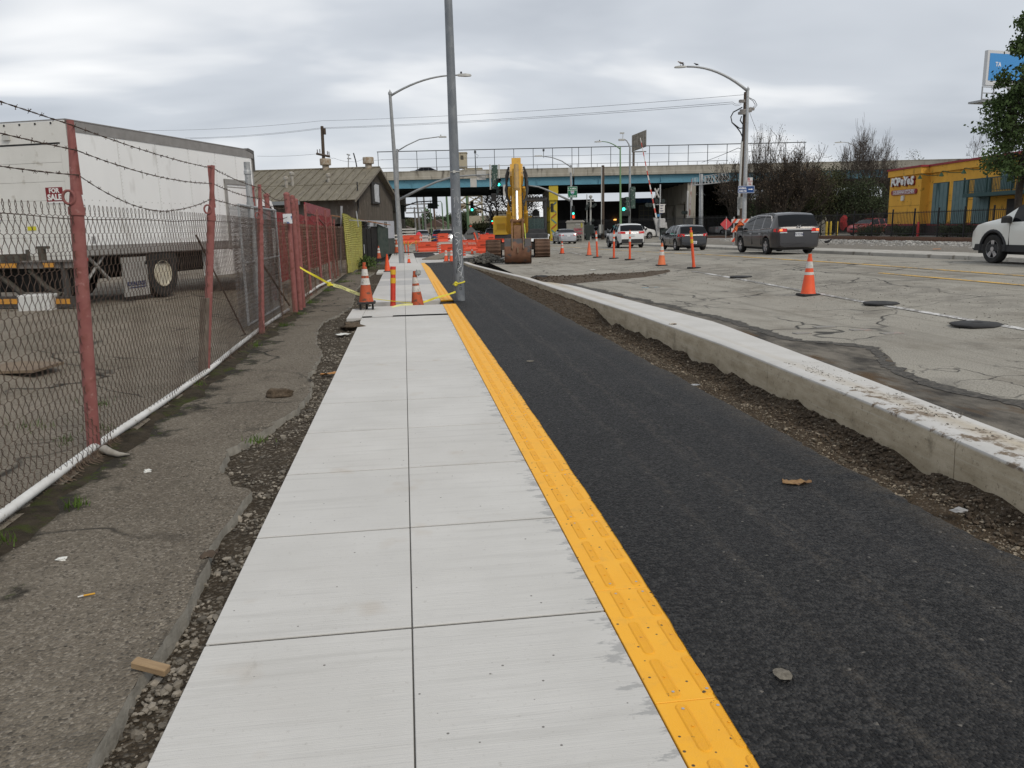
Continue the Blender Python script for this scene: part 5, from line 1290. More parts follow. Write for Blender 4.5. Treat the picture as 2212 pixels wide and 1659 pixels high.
b = MB()
for (x0, x1, z0, z1) in ((-.91, .91, .36, .385), (-.91, .91, -.385, -.36), (-.91, -.885, -.385, .385), (.885, .91, -.385, .385)): b.box(x0, x1, -.006, 0, z0, z1)
ob('sign_border', b, SWHT, sgn)
text('ANIMAL', .3, SWHT, sgn, (-.4, -.006, .14), (R(90), 0, 0), bold=.006, sx=.8); text('SHELTER', .3, SWHT, sgn, (-.37, -.006, -.18), (R(90), 0, 0), bold=.006, sx=.72)
b = MB(); b.box(.25, .6, -.006, 0, -.03, .05); b.prism([(.58, -.09), (.58, .11), (.76, .01)], -.006, 0, 'y'); ob('arrow', b, SWHT, sgn)
np_ = thing('parking_sign', 'white NO PARKING ANY TIME sign above the blue shelter sign', 'sign', (22.69, 50.71, 4.33), AZ)
np_.scale = (.6,)*3
b = MB(); b.bbox(-.29, .29, 0, .02, -.46, .46, .01); ob('sign_face', b, mat('sign_white2', (.62, .6, .58), rough=.5), np_)
SRED = mat('sign_red', (.4, .03, .03), rough=.5)
b = MB(); b.box(-.27, -.02, -.006, 0, .17, .42); ob('red_square', b, SRED, np_); text('NO', .16, SWHT, np_, (-.145, -.01, .3), (R(90), 0, 0)); text('PARKING', .145, SRED, np_, (0, -.006, .06), (R(90), 0, 0), bold=.003, sx=.8); text('ANY', .15, SRED, np_, (0, -.006, -.13), (R(90), 0, 0), bold=.003); text('TIME', .15, SRED, np_, (0, -.006, -.3), (R(90), 0, 0), bold=.003)
# railway crossing gate
C0 = (25.43, 77.61, 0.28)
rg = thing('crossing_gate', 'railway crossing signal with raised red and white striped gate arm', 'crossing gate', C0)
rG = lambda p: Vector(p)-Vector(C0)
b = MB(); b.tube([(0, 0, -.2), rG((25.74, 78.65, 5.66))], [.09, .07], 10); ob('mast', b, GALV, rg)
RW1, RW2 = mat('gate_red', (.45, .05, .03), rough=.5), mat('gate_white', (.6, .58, .55), rough=.5)
a0, a1 = rG((25.1, 77.77, 2.39)), rG((23.89, 79.5, 10.26))
for k in range(17):
    b = MB(); p, q = a0.lerp(a1, k/17), a0.lerp(a1, (k+1)/17); w = .14-.08*k/17
    b.tube([p, q], [w*.7, w*.68], 4); ob('arm_band', b, RW1 if k % 2 else RW2, rg)
b = MB()
for cx, cz in ((1215, 920), (1295, 920)): pass
for p in ((25.15, 77.99, 4.04), (25.8, 77.9, 4.02), (24.27, 78.24, 3.67), (24.59, 78.19, 3.66)):
    q = rG(p); b = MB(); b.lathe([(.02, .3), (.1, .28), (.21, .06), (.21, 0)], 16, (q.x, q.y-.1, q.z), 'y'); ob('flasher', b, HOUS, rg, smooth=40)
b = MB(); p, q = rG((24.12, 78.27, 3.71)), rG((26.11, 78, 3.67)); b.cyl(p, q, .05, .05, 8); ob('cross_bar', b, GALV, rg)
b = MB()
p, q = rG((25.14, 78.55, 5.28)), rG((25.52, 78.31, 4.36)); b.tube([p, q], .09, 4); p, q = rG((25.56, 78.54, 5.27)), rG((25.09, 78.42, 4.37)); b.tube([p, q], .09, 4); ob('crossbuck', b, mat('crossbuck_back', (.4, .39, .37), rough=.6), rg)
p, q = rG((25.39, 77.79, 3.71)), rG((25.96, 77.55, 2.87)); b = MB(); b.box(p.x, q.x, p.y-.03, p.y, q.z, p.z); ns = ob('notice_sign', b, RW2, rg)
b = MB()
for k in range(4): b.box(p.x+.1, q.x-.15-.1*(k % 2), p.y-.035, p.y-.031, p.z-.2-.25*k, p.z-.12-.25*k)
ob('notice_print', b, NAVY, ns)
b = MB(); q = rG((25.31, 77.79, 2.62)); b.box(q.x-.12, q.x+.12, q.y-.03, q.y, q.z-.12, q.z+.12); ob('blue_plate', b, mat('plate_blue', (.05, .2, .4), rough=.5), rg)
b = MB(); q = rG((25.56, 77.5, 1.86)); b.bbox(q.x-.3, q.x+.3, q.y-.3, q.y+.3, q.z-.45, q.z+.45, .06); q = rG((25.13, 77.71, 1.6)); b.prism([(q.x-.35, q.z+.8), (q.x+.1, q.z+.7), (q.x+.25, q.z-.2), (q.x+.3, q.z-1.1), (q.x+.05, q.z-1.0), (q.x-.1, q.z)], q.y-.15, q.y+.15, 'y'); q = rG((26.04, 77.56, 1.42)); b.prism([(q.x-.15, q.z+.5), (q.x+.02, q.z+.5), (q.x+.25, q.z-.9), (q.x, q.z-.9)], q.y-.1, q.y+.1, 'y'); ob('gate_mechanism', b, mat('mechanism_grey', (.5, .5, .49), (.38, .37, .36), sc=5, rough=.6), rg)
b = MB(); q = rG((25.81, 77.71, 1.03)); b.bbox(q.x-.35, q.x+.4, q.y-.3, q.y+.3, -.1, q.z+.3, .05); ob('counterweight', b, HOUS, rg)
# cantilever flasher truss
K0 = (32.22, 84.01, 0.7)
kt = thing('cantilever_signal', 'grey cantilever truss with black railway flashers in front of the overpass', 'railway signal', K0)
rK = lambda p: Vector(p)-Vector(K0)
b = MB(); b.tube([(0, 0, -.5), rK((32.53, 85.22, 6.99))], [.2, .18], 12); ob('post', b, GALV, kt, smooth=40)
b = MB(); b.tube([rK((32.26, 85.09, 7.16)), rK((31.92, 83.89, 0.97))], .04, 6); ob('ladder_rail', b, GALV, kt)
tl, tr, bl, br = rK((31.86, 85.25, 6.68)), rK((34.62, 82.89, 6.96)), rK((31.82, 85.09, 5.87)), rK((34.79, 82.69, 6.06))
b = MB()
for off in (0, .8):
    o3 = Vector((0, off, 0))
    b.tube([tl.lerp(tr, .28)+o3, tr+o3], .05, 6); b.tube([bl+o3, br+o3], .06, 6)
    for k in range(8):
        t = .28+.72*k/7; t2 = .28+.72*min(7, k+1)/7
        b.tube([tl.lerp(tr, t)+o3, bl.lerp(br, t)+o3], .035, 5)
        if k < 7: b.tube([tl.lerp(tr, t)+o3, bl.lerp(br, t2)+o3], .03, 5)
    b.tube([tl+o3, bl+o3], .03, 5); b.tube([tl.lerp(tr, .05)+o3, bl.lerp(br, .05)+o3], .03, 5)
ob('truss', b, mat('truss_grey', (.42, .43, .43), rough=.6), kt)
b = MB()
for t in (.4, .5, .68, .78, .88, .96):
    q = tl.lerp(tr, t).lerp(bl.lerp(br, t), .5); b.lathe([(.05, .25), (.23, .05), (.23, 0)], 12, (q.x, q.y+.2, q.z), 'y')
ob('flashers', b, HOUS, kt)
# second gate behind, signal cluster, wooden poles
b = MB(); g2 = (31.45, 86.33, 1.51)
sg2 = thing('crossing_gate', 'thin raised gate arm and white post in front of the grey overpass pier', 'crossing gate', g2)
rr_ = lambda p: Vector(p)-Vector(g2)
b.tube([(0, 0, -.5), rr_((31.7, 87.06, 5.34))], .1, 8); ob('mast', b, RW2, sg2)
b = MB(); b.tube([rr_((31.71, 86.43, 2.21)), rr_((32.19, 87.25, 6.61))], [.08, .04], 5); ob('gate_arm', b, mat('gate_arm_faded', (.35, .12, .1), (.55, .5, .48), sc=1.2, rough=.6, lo=.48, hi=.52), sg2)
b = MB()
for p in ((30.99, 86.47, 2.97), (31.31, 86.43, 2.96)): q = rr_(p); b.lathe([(.05, .3), (.2, .06), (.2, 0)], 12, (q.x, q.y, q.z), 'y')
ob('flashers', b, HOUS, sg2)
b = MB(); q = rr_((31.55, 86.38, 1.86)); b.bbox(q.x-.5, q.x+.5, q.y-.3, q.y+.3, -.3, q.z+.5, .05); ob('mechanism', b, mat('mechanism_dark', (.16, .155, .15), (.1, .1, .095), sc=4, rough=.8), sg2)
cl = (21.59, 91.49, 0.32)
rc = thing('railway_signal', 'grey railway signal mast clustered with black lamps beside the utility cabinet', 'railway signal', cl)
rc_ = lambda p: Vector(p)-Vector(cl)
b = MB(); b.tube([(0, 0, -.3), rc_((21.84, 92.39, 4.98))], [.12, .1], 8); b.lathe([(.2, 0), (.22, .15), (.1, .3)], 10, rc_((21.84, 92.39, 4.98))); b.tube([rc_((21.43, 92.36, 4.57)), rc_((22.31, 92.24, 4.55))], .06, 6); b.tube([rc_((21.19, 91.55, 0.38)), rc_((21.42, 92.52, 5.36))], .05, 6); ob('mast', b, mat('mast_pale', (.36, .36, .34), rough=.6), rc)
b = MB()
for p in ((21.31, 91.85, 4.01), (21.5, 91.87, 4.23), (22, 91.76, 3.99), (22.24, 91.76, 4.17), (21.2, 91.8, 3.69), (21.88, 91.45, 2.39), (20.99, 91.56, 2.36), (21.3, 91.46, 2.03)):
    q = rc_(p); b.lathe([(.05, .3), (.18, .06), (.18, 0)], 10, (q.x, q.y, q.z), 'y')
q = rc_((21.35, 91.46, 1.57)); b.bbox(q.x-.6, q.x+.6, q.y-.3, q.y+.3, q.z-.7, q.z+.3, .05)
q = rc_((21.22, 91.33, 0.84)); b.box(q.x-.2, q.x+.2, q.y-.2, q.y+.2, q.z-1, q.z+1)
ob('lamp_cluster', b, HOUS, rc)
wp = (23.02, 91.31, 0.34)
w1 = thing('utility_pole', 'dark wooden pole with pale conduit in front of the dark building', 'utility pole', wp)
b = MB(); b.tube([(0, 0, -.3), Vector((23.44, 92.91, 8.63))-Vector(wp)], [.19, .17], 8); ob('shaft', b, WOOD, w1)
b = MB(); b.tube([Vector((22.84, 91.29, 1.17))-Vector(wp), Vector((23.24, 92.69, 8.44))-Vector(wp)], .06, 6); ob('conduit', b, mat('conduit_pale', (.4, .4, .38), rough=.6), w1)
b = MB(); q = Vector((22.78, 91.23, 1.36))-Vector(wp); b.bbox(q.x-.25, q.x+.25, q.y-.2, q.y+.2, q.z-.5, q.z+.5, .04); ob('meter_box', b, mat('meter_box', (.38, .38, .36), rough=.6), w1)
# utility cabinet with graffiti
cbp = (18.05, 83.74, 0.38)
cb_ = thing('utility_cabinet', 'tall grey utility cabinet sprayed with pink and black graffiti', 'cabinet', (cbp[0], cbp[1], H(cbp[0], cbp[1])), AZ-R(12))
cb_.scale = (.66, .8, .62)
b = MB(); b.bbox(-1.35, 1.35, 0, 1.2, -.2, 3.45, .05); ob('body', b, mat('cabinet_concrete', (.24, .23, .2), (.3, .285, .25), sc=2.5, rough=.85), cb_)
b = MB(); b.prism([(-1.5, 3.4), (1.5, 3.4), (1.2, 3.75), (-1.2, 3.75)], -.1, 1.3, 'y'); ob('lid', b, mat('cabinet_lid', (.3, .28, .25), rough=.8), cb_)
def scrawl(parent, x0, x1, z, h, m, y, seed, n=6, r=.035):
    random.seed(seed); b = MB(); w = (x1-x0)/n
    for k in range(n):
        c = x0+w*(k+.5); t = random.choice((0, 1, 2))
        if t == 0: pts = [(c+w*.42*math.cos(a+random.uniform(-.2, .2)), y, z+h*.5*math.sin(a)) for a in [i*.57 for i in range(12)]]
        elif t == 1: pts = [(c-w*.4, y, z-h*.5), (c-w*.35, y, z+h*.5), (c+w*.1, y, z), (c+w*.4, y, z+h*.5), (c+w*.38, y, z-h*.5)]
        else: pts = [(c-w*.4+w*.8*i/8, y, z+h*.5*math.sin(i*1.4+seed)) for i in range(9)]
        b.tube(pts, r, 4)
    return ob('graffiti', b, m, parent)
PINK = mat('spray_pink', (.42, .12, .15), rough=.6)
scrawl(cb_, -.1, 1.2, 2.15, .5, PINK, -.005, 3, 4, .06); scrawl(cb_, 0, 1.25, 1.55, .4, PINK, -.005, 5, 4, .06); scrawl(cb_, -.1, 1.1, .95, .45, GB, -.005, 7, 5); scrawl(cb_, .1, 1.1, .4, .45, GB, -.005, 9, 4)
scrawl(cb_, 1.0, 1.25, 2.9, .8, mat('spray_yellow', (.5, .45, .08), rough=.6), -.005, 2, 2); scrawl(cb_, .15, .9, 3.05, .2, mat('spray_white', (.55, .55, .53), rough=.6), -.005, 4, 3)
# billboard frame beyond the overpass
bf = thing('billboard', 'weathered empty billboard frame on a post behind the overpass', 'billboard', (43.96, 150.58, 12.27), AZ)
b = MB(); b.box(-.2, .2, -.15, .15, -9, 3.1); ob('post', b, mat('rusty_post', (.12, .1, .085), rough=.9), bf)
BB_ = mat('bare_boards', (.12, .11, .095), (.22, .21, .19), sc=2.5, rough=.9)
for k in range(9):
    b = MB(); x = -.3+k*.29; b.box(x, x+.24, -.12-.02*(k % 3), -.05, 3.25+.1*k, 6.0+.12*k); ob('panel_board', b, BB_, bf)
b = MB(); b.box(-.35, 2.4, -.05, 0, 3.0, 3.2); b.prism([(-.35, 3.1), (2.4, 4.0), (2.4, 7.1), (-.35, 6.1)], 0, .05, 'y'); ob('frame', b, BB_, bf)

# ================================================================ cones, delineators, barriers
CORG = mat('cone_orange', (.78, .10, .025), (.68, .085, .03), sc=6, rough=.55)
CDIRT = mat('cone_orange_dirty', (.5, .09, .03), (.36, .075, .03), sc=7, rough=.7, spots=[((.12, .06, .035), 9, .56, .66)])
CWHT = mat('cone_white_band', (.68, .66, .62), (.5, .48, .44), sc=8, rough=.5, spots=[((.3, .28, .25), 16, .6, .68)])
CBLK = mat('cone_base_rubber', (.02, .02, .021), (.035, .034, .033), sc=9, rough=.8)
def cone(label, loc, h=.91, bands=2, m=None, tilt=(0, 0), legs=False, rz=0., band_z=None):
    m = m or CORG; t = thing('traffic_cone', label, 'traffic cone', loc, rz, 'traffic cones'); t.rotation_euler = (tilt[0], tilt[1], rz)
    k = h/.91; z0 = .13*k if legs else 0.; rb, rt_ = .155*k, .036*k; hb = .045*k
    def rad(z): return rb+(rt_-rb)*(z-hb)/(h-hb)
    b = MB(); b.bbox(-.2*k, .2*k, -.2*k, .2*k, z0, z0+hb, .015); ob('base', b, CBLK, t)
    H_ = h-z0*0
    bz = band_z or [(.46, .62), (.68, .84)][:bands] if bands else []
    b = MB(); b.lathe([(rb*1.08, z0+hb), (rb, z0+hb+.02), (rad(h*.9), z0+h*.9), (rad(h*.9)*.85, z0+h*.905), (rt_, z0+h), (rt_*.6, z0+h)], 20); ob('cone_body', b, m, t, smooth=40)
    for (a, c) in bz:
        b = MB(); b.lathe([(rad(h*a)+.003, z0+h*a), (rad(h*c)+.003, z0+h*c)], 20); b.f = b.f[:-2]; b.fm = b.fm[:-2]; ob('band', b, CWHT, t, smooth=40)
    if legs:
        for x, y in ((-.13, -.1), (.0, .1), (.14, -.1)):
            b = MB(); b.cyl((x*k, y*k, 0), (x*k, y*k, z0), .03*k, .022*k, 6); ob('bolt', b, CBLK, t)
    return t
cone('large dirty cone with scuffed white bands standing on bolts at the open trench', (-.894, 17.75, .005), .9, 2, CDIRT, legs=True)
cone('dirty banded cone with grey tape on its tip, sunk in the sidewalk trench', (.25, 18.85, -.14), .9, 2, CDIRT, tilt=(0, R(-3)))
cone('plain orange cone without bands on the left edge of the sidewalk', (-.76, 34.2, 0), .74, 0)
cone('banded cone standing against the green plywood of the lean-to shed', (-1.6, 50.4, .0), .8, 2, CDIRT)
cone('banded cone at the right foot of the brown building', (-.56, 57.3, .0), .95, 1, CDIRT, legs=True)
cone('small banded cone beside the foot of the sidewalk lamp', (.2, 42.7, .0), .5, 2)
cone('left one of two banded cones just left of the steel pole', (2.2, 43.0, .0), .72, 2)
cone('right one of two banded cones just left of the steel pole', (2.47, 42.7, .0), .72, 2, rz=.3)
cone('small banded cone on fresh concrete right of the steel pole', (4.55, 54.2, .0), .55, 1)
cone('banded cone right of the excavator track', (9.75, 49.0, H(9.75, 49)), .78, 2)
cone('faded orange cone without white bands, left of the first delineator', (10.28, 43.9, H(10.28, 43.9)), .78, 0, mat('cone_faded', (.75, .16, .07), (.66, .12, .05), sc=5, rough=.6))
cone('orange cone with wide white collars in front of the black hatchback', (9.97, 30.15, H(9.97, 30.15)), .88, 2, mat('cone_pale', (.72, .19, .07), (.6, .14, .05), sc=5, rough=.6))
cone('large bright orange cone with torn white bands alone on the near road', (8.94, 16.7, H(8.94, 16.7)), .92, 2, band_z=[(.50, .565), (.66, .82)])
b = MB(); b.blob((0, 0, 0), (.07, .05, .07), 3, 2, .35); ob('tape_wad', b, mat('grey_tape', (.3, .32, .31), rough=.6), None, (.29, 18.8, .72), label='wad of grey tape stuck on the tip of the trench cone', category='tape')
DYEL = mat('band_yellow', (.72, .42, .03), rough=.4)
DRED = mat('post_red_orange', (.66, .06, .03), (.58, .05, .03), sc=6, rough=.5)
def delineator(label, loc, h=1.38, tilt=(0, 0), m=None, bm_=None, base=True, bands=((.62, .72), (.78, .88)), r=.05, grip=True):
    t = thing('delineator_post', label, 'delineator', loc, 0, 'delineator posts'); m = m or CORG
    if base:
        b = MB(); b.prism([(.24*math.cos(i*math.pi/4+.39), .24*math.sin(i*math.pi/4+.39)) for i in range(8)], 0, .05, 'z'); ob('base', b, CBLK, t)
    b = MB(); b.lathe([(r*1.3, .05), (r*1.1, .12), (r, .2), (r*.95, h*.92), (r*.8, h*.93)]+([(r*.45, h*.935), (r*.4, h*.965), (r*.7, h*.97), (r*.7, h)] if grip else [(r*1.05, h*.93), (r*1.05, h)]), 14); p = ob('tube', b, m, t, smooth=40, rot=(tilt[0], tilt[1], 0))
    for a, c in bands:
        b = MB(); b.lathe([(r+.003, h*a), (r+.003, h*c)], 14); b.f = b.f[:-2]; b.fm = b.fm[:-2]; ob('band', b, bm_ or CWHT, p)
    return t
delineator('red delineator tube with two yellow bands standing in the sidewalk trench', (-.34, 18.85, -.14), 1.02, (0, R(3)), DRED, DYEL, False, ((.62, .74), (.82, .93)), .062, False)
for i, (x, y, lb) in enumerate(((9.98, 40.73, 'farthest orange delineator post left of the white SUV'), (10.19, 38.2, 'orange delineator post overlapping the left side of the white SUV'), (10.34, 35.92, 'orange delineator post in front of the white SUV rear'))):
    delineator(lb, (x, y, H(x, y)), 1.36, (0, R(-3 if i == 0 else 0)))
delineator('leaning delineator post with yellow bands in front of the black hatchback', (10.19, 27.21, H(10.19, 27.21)), 1.44, (0, R(-6)), CORG, DYEL)
def pad(label, x, y, r=.34):
    b = MB(); b.lathe([(r, 0), (r, .022), (r*.93, .036), (.1, .042), (.085, .034), (.05, .03), (.01, .03)], 8)
    ob('rubber_disc', b, CBLK, None, (x, y, H(x, y)+.004), smooth=30, label=label, category='rubber base', group='loose delineator bases')
pad('nearest black rubber base plate lying on the old road', 8.75, 11.1, .38); pad('black rubber base plate right of the large orange cone', 9.15, 14.25); pad('farthest black rubber base plate on the road before the leaning delineator', 9.76, 22.2); 
b = MB(); b.blob((0, 0, .05), (.28, .18, .06), 3, 2, .3); ob('rubber_scrap', b, CBLK, None, (4.3, 25.2, .08), label='black rubber scrap lying on the curb at the soil spill', category='scrap')
BORG = mat('barrier_orange', (.72, .09, .035), (.62, .075, .03), sc=3, rough=.5)
BWHT = mat('barrier_white', (.55, .52, .48), (.45, .42, .38), sc=3, rough=.5)
def barrier(label, loc, rz, m=None, L_=1.85, scr=False):
    t = thing('water_barrier', label, 'barrier', loc, rz, 'plastic water barriers'); t.scale = (.92, .85, .8)
    # length along x, stepped notched ends
    b = MB(); prof = [(-.3, 0), (.3, 0), (.3, .16), (.17, .36), (.12, .95), (-.12, .95), (-.17, .36), (-.3, .16)]
    b.prism(prof, -L_/2+.14, L_/2-.14, 'x'); ob('body', b, m or BORG, t)
    for s_ in (-1, 1):
        for k in range(5):
            z = .04+k*.19; w = .26-.12*k/4
            b = MB(); b.box(min(s_*(L_/2-.15), s_*(L_/2)), max(s_*(L_/2-.15), s_*(L_/2)), -w, w, z, z+.105); ob('end_lug', b, m or BORG, t)
    b = MB()
    for x in (-.45, .45): b.box(x-.14, x+.14, -.31, -.22, .02, .12)
    b.box(-L_/2+.14, L_/2-.14, -.2, -.13, .5, .55); b.box(-L_/2+.14, L_/2-.14, -.14, .14, .94, .985)
    ob('ribs', b, m or BORG, t)
    b = MB(); b.box(-.3, .1, -.175, -.155, .62, .7); ob('stencil', b, mat('stencil_dark', (.25, .04, .02), rough=.7), t) if not scr else scrawl(t, -.75, .75, .62, .38, mat('spray_pale', (.6, .35, .3), rough=.6), -.16, 6, 7, .02)
    return t
barrier('nearest orange water barrier left of the steel pole, beside two cones', (3.05, 51.6, 0), R(-8))
barrier('orange water barrier standing behind the white barrier, left of the steel pole', (1.95, 64, 0), R(4), L_=2.2)
barrier('white plastic barrier between the orange ones left of the steel pole', (3.3, 61, .0), R(10), BWHT)
barrier('graffiti covered orange barrier right of the steel pole', (4.79, 56.64, 0.17), R(3), L_=2.3, scr=True)
barrier('orange barrier end beside the left excavator track', (5.37, 53.47, 0.11), R(-20), L_=1.3)
barrier('orange barrier behind the left excavator track with white striped top', (6.41, 58.56, 0.52), R(4), L_=2.2)
barrier('far orange barrier below the red tarp, left of the white notice board', (0.8, 75.73, 0.48), R(3), L_=2.4)
barrier('far orange barrier between the white pickup and the white barrier', (3.34, 69.25, 0.6), R(0), L_=1.2)
def simple(name, label, cat, b, m, loc=(0, 0, 0), rz=0, **k): return ob(name, b, m, None, loc, (0, 0, rz), label=label, category=cat, **k)
b = MB(); b.grid(16, 12, lambda u, v: (lambda x, y, k: (x, y, k*(.75+.15*nse(x*2, y*2, 3))))((u-.5)*2.2, (v-.5)*1.6, max(0, 1-((u-.5)*2)**2)*max(0, 1-((v-.5)*2)**2)))
simple('red_tarp', 'crumpled red tarp heaped on the far road works', 'tarp', b, mat('tarp_red', (.62, .04, .06), (.5, .03, .05), sc=3, rough=.6), (1.56, 85.98, 0.83)).scale = (.45, .45, .9)
# fabric work sign seen from behind
q = (5.07, 60.87, 0.96)
ws = thing('work_sign', 'grey back of a diamond road work sign on stakes between the barriers', 'sign', q, AZ)
ws.scale = (.62,)*3
b = MB(); b.prism([(0, 1.55), (-.85, .5), (-.75, .0), (.75, .0), (.95, .6)], -.01, .01, 'y'); ob('fabric', b, mat('fabric_grey', (.12, .125, .125), (.15, .155, .15), sc=3, rough=.8), ws)
b = MB(); b.tube([(-.1, .03, 1.6), (.25, .03, -.05)], .025, 6); b.tube([(-.85, .03, .35), (.95, .03, .62)], .02, 6); ob('stick', b, mat('stick_wood', (.45, .3, .2), rough=.8), ws)
text('RAMP', .36, GB, ws, (-.02, -.02, .62), (R(90), R(-6), 0), bold=.004)
b = MB(); b.bbox(-.12, .12, -.03, .03, 1.45, 1.62, .02); b.bbox(.85, 1.05, -.03, .03, .5, .68, .02); ob('corner_cap', b, BORG, ws)
b = MB(); b.tube([(0, 0, 0), (-.45, .1, 1.5)], [.1, .06], 4); b.tube([(.02, 0, .0), (-.43, .1, 1.5)], .05, 4); simple('leaning_plank', 'orange plank leaning against the graffiti barrier', 'plank', b, BORG, (5.28, 55.5, -0.05))
# notice boards and type barricades left of the pole
def notice(label, p0, w, h, scr=True, m=None):
    t = thing('notice_board', label, 'barricade', p0, AZ, 'work barricades'); t.scale = (.66,)*3
    b = MB()
    for x in (-w/2, w/2): b.box(x-.03, x+.03, -.03, .03, -.1, h+.1); b.box(x-.03, x+.03, -.5, .5, -.08, -.02)
    ob('frame', b, CWHT, t)
    for k in range(3):
        b = MB(); b.box(-w/2-.1, w/2+.1, -.05, -.03, h*(.2+.3*k), h*(.2+.3*k)+.2); ob('rail', b, m or CWHT, t)
    if scr:
        b = MB(); b.box(-w*.32, w*.32, -.07, -.055, h*.28, h); s_ = ob('sheet', b, mat('notice_sheet', (.62, .62, .6), rough=.6), t); scrawl(s_, -w*.28, w*.28, h*.82, .14, GB, -.075, 3, 5, .015); scrawl(s_, -w*.28, w*.28, h*.5, .14, GB, -.075, 8, 5, .015)
    return t
notice('white notice sheet on a barricade frame left of the orange barriers', (1.68, 64.25, 0.19), 1.2, 1.65); notice('white rail barricade at the far left behind the lamp foot', (-0.68, 73.86, 0.42), 1.6, 1.5, False)
notice('far white rail barricade beyond the orange posts', (0.56, 94.36, 0.93), 2.4, 1.6, False)
for i, (p, tl, lb) in enumerate((((0.05, 58.28, 0.12), R(-4), 'left one of two orange tape posts beyond the small cone'), ((0.25, 58.25, 0.12), R(2), 'right one of two orange tape posts beyond the small cone'), ((0.87, 61.26, 0.12), 0, 'single orange tape post before the notice sheet'))): delineator(lb, p, .92, (0, tl), CORG, DYEL, r=.04)
b = MB(); b.tube([(0.16, 58.41, 0.84), (0.24, 58.33, 0.51), (0.57, 59.37, 0.8), (0.9, 61.4, 0.84), (1.25, 63.38, 0.72)], .02, 4); b.tube([(-0.13, 57.42, 0.84), (0.09, 58.4, 0.74)], .02, 4); b.tube([(2.1, 67.41, 0.85), (2.65, 69.42, 0.97), (3.04, 69.36, 0.92)], .025, 4)
simple('barrier_tape', 'yellow tape strung between the far orange tape posts', 'tape', b, mat('tape_dull', (.6, .42, .08), rough=.6))
# trench plates, planks and rubble at the path end
b = MB(); b.prism([(0, -.02), (3.4, .28), (3.4, .36), (0, .06)], 0, 1.1, 'y'); simple('wood_plank', 'long weathered planks lying over the trench behind the two cones', 'planks', b, mat('plank_grey', (.16, .135, .105), (.22, .19, .15), sc=4, rough=.9), (1.95, 46.2, .0), R(62))
b = MB(); b.grid(14, 10, lambda u, v: (3.0+u*1.1, 41.2+v*6.5, .012+.004*nse(u*4, v*9, 0))); simple('open_trench', 'black open trench edge right of the steel pole foot', 'trench', b, mat('trench_black', (.012, .011, .01), (.03, .025, .02), sc=3, rough=1, world=True))
random.seed(8); b = MB()
for i in range(420):
    r_, a = abs(random.gauss(0, .55)), random.random()*6.28; s_ = random.uniform(.05, .14); stone(b, r_*math.cos(a), r_*math.sin(a)*1.3, max(0, .45-r_*.42)*random.uniform(.6, 1)+.02, s_)
simple('rubble_heap', 'heap of broken asphalt chunks in front of the left excavator track', 'rubble', b, mat('asphalt_chunk', (.06, .058, .05), (.12, .115, .1), sc=7, rough=.95, island=.35), (4.18, 40.76, 0.02), kind='stuff')
b = MB(); b.tube([(0, 0, .03), (1.0, .3, .3)], .03, 5); simple('steel_rod', 'pale rod sticking out of the rubble by the bucket', 'rod', b, GALV, (4.43, 40.21, 0.04))
# ================================================================ excavator
EX = thing('excavator', 'yellow tracked excavator with rusty bucket resting on the road', 'excavator', (6.75, 47.5, 0), R(171.9))
EYEL = mat('excavator_yellow', (.60, .33, .03), (.52, .28, .035), sc=3, rough=.5, spots=[((.3, .17, .05), 6, .62, .72)])
EYEB = mat('excavator_bright_yellow', (.72, .44, .035), (.66, .4, .04), sc=2, rough=.42)
EDRK = mat('excavator_dark', (.035, .037, .042), (.055, .056, .06), sc=5, rough=.6)
ERUST = mat('track_rust', (.085, .05, .034), (.15, .09, .06), sc=6, rough=.85, bump=.4, bsc=20)
EBUCK = mat('bucket_rust', (.13, .06, .035), (.20, .10, .06), sc=3, rough=.75, spots=[((.07, .065, .065), 2.2, .52, .6)])
CHROME = mat('chrome_rod', (.75, .75, .76), rough=.25, metal=.5)
# tracks
b = MB(); b.box(-.43, .43, -.05, .02, -.02, .03); b.box(-.43, .43, -.085, -.05, .0, .06); SHOE = b.mesh('shoe', [ERUST])
def track(x):
    t = thing('track', None, None); t.parent = EX; t.location = (x, 0, 0)
    b = MB(); b.box(-.22, .22, -1.7, 1.7, .3, .72); b.cyl((-.25, 1.75, .5), (.25, 1.75, .5), .4, n=16); b.cyl((-.25, -1.75, .5), (.25, -1.75, .5), .4, n=16)
    for k in range(7): b.cyl((-.2, -1.35+k*.45, .2), (.2, -1.35+k*.45, .2), .14, n=10)
    ob('track_frame', b, mat('track_dark', (.02, .018, .016), (.05, .04, .032), sc=5, rough=.9), t)
    path = []; R1 = .46
    n = 52; Lc = 3.5; per = 2*Lc+2*math.pi*R1
    for i in range(n):
        s_ = per*i/n
        if s_ < Lc: p, a = (-Lc/2+s_, .5+R1), 0
        elif s_ < Lc+math.pi*R1: th = (s_-Lc)/R1; p, a = (Lc/2+R1*math.sin(th), .5+R1*math.cos(th)), -th
        elif s_ < 2*Lc+math.pi*R1: p, a = (Lc/2-(s_-Lc-math.pi*R1), .5-R1), math.pi
        else: th = (s_-2*Lc-math.pi*R1)/R1; p, a = (-Lc/2-R1*math.sin(th), .5-R1*math.cos(th)), math.pi-th
        o = ob('shoe', SHOE, None, t, (0, p[0], p[1]), (a, 0, 0)); o.scale = (1, 2.0, 1)
track(-1.42); track(1.42)
b = MB(); b.box(-1.2, 1.2, -.8, .8, .45, .85); b.cyl((0, 0, .8), (0, 0, 1.1), .7, n=24); b.prism([(.7, .9), (1.4, .75), (1.4, .45), (.7, .45)], -1.25, 1.25, 'x'); ob('undercarriage', b, mat('carriage_dark', (.06, .05, .045), (.1, .08, .065), sc=3, rough=.8), EX)
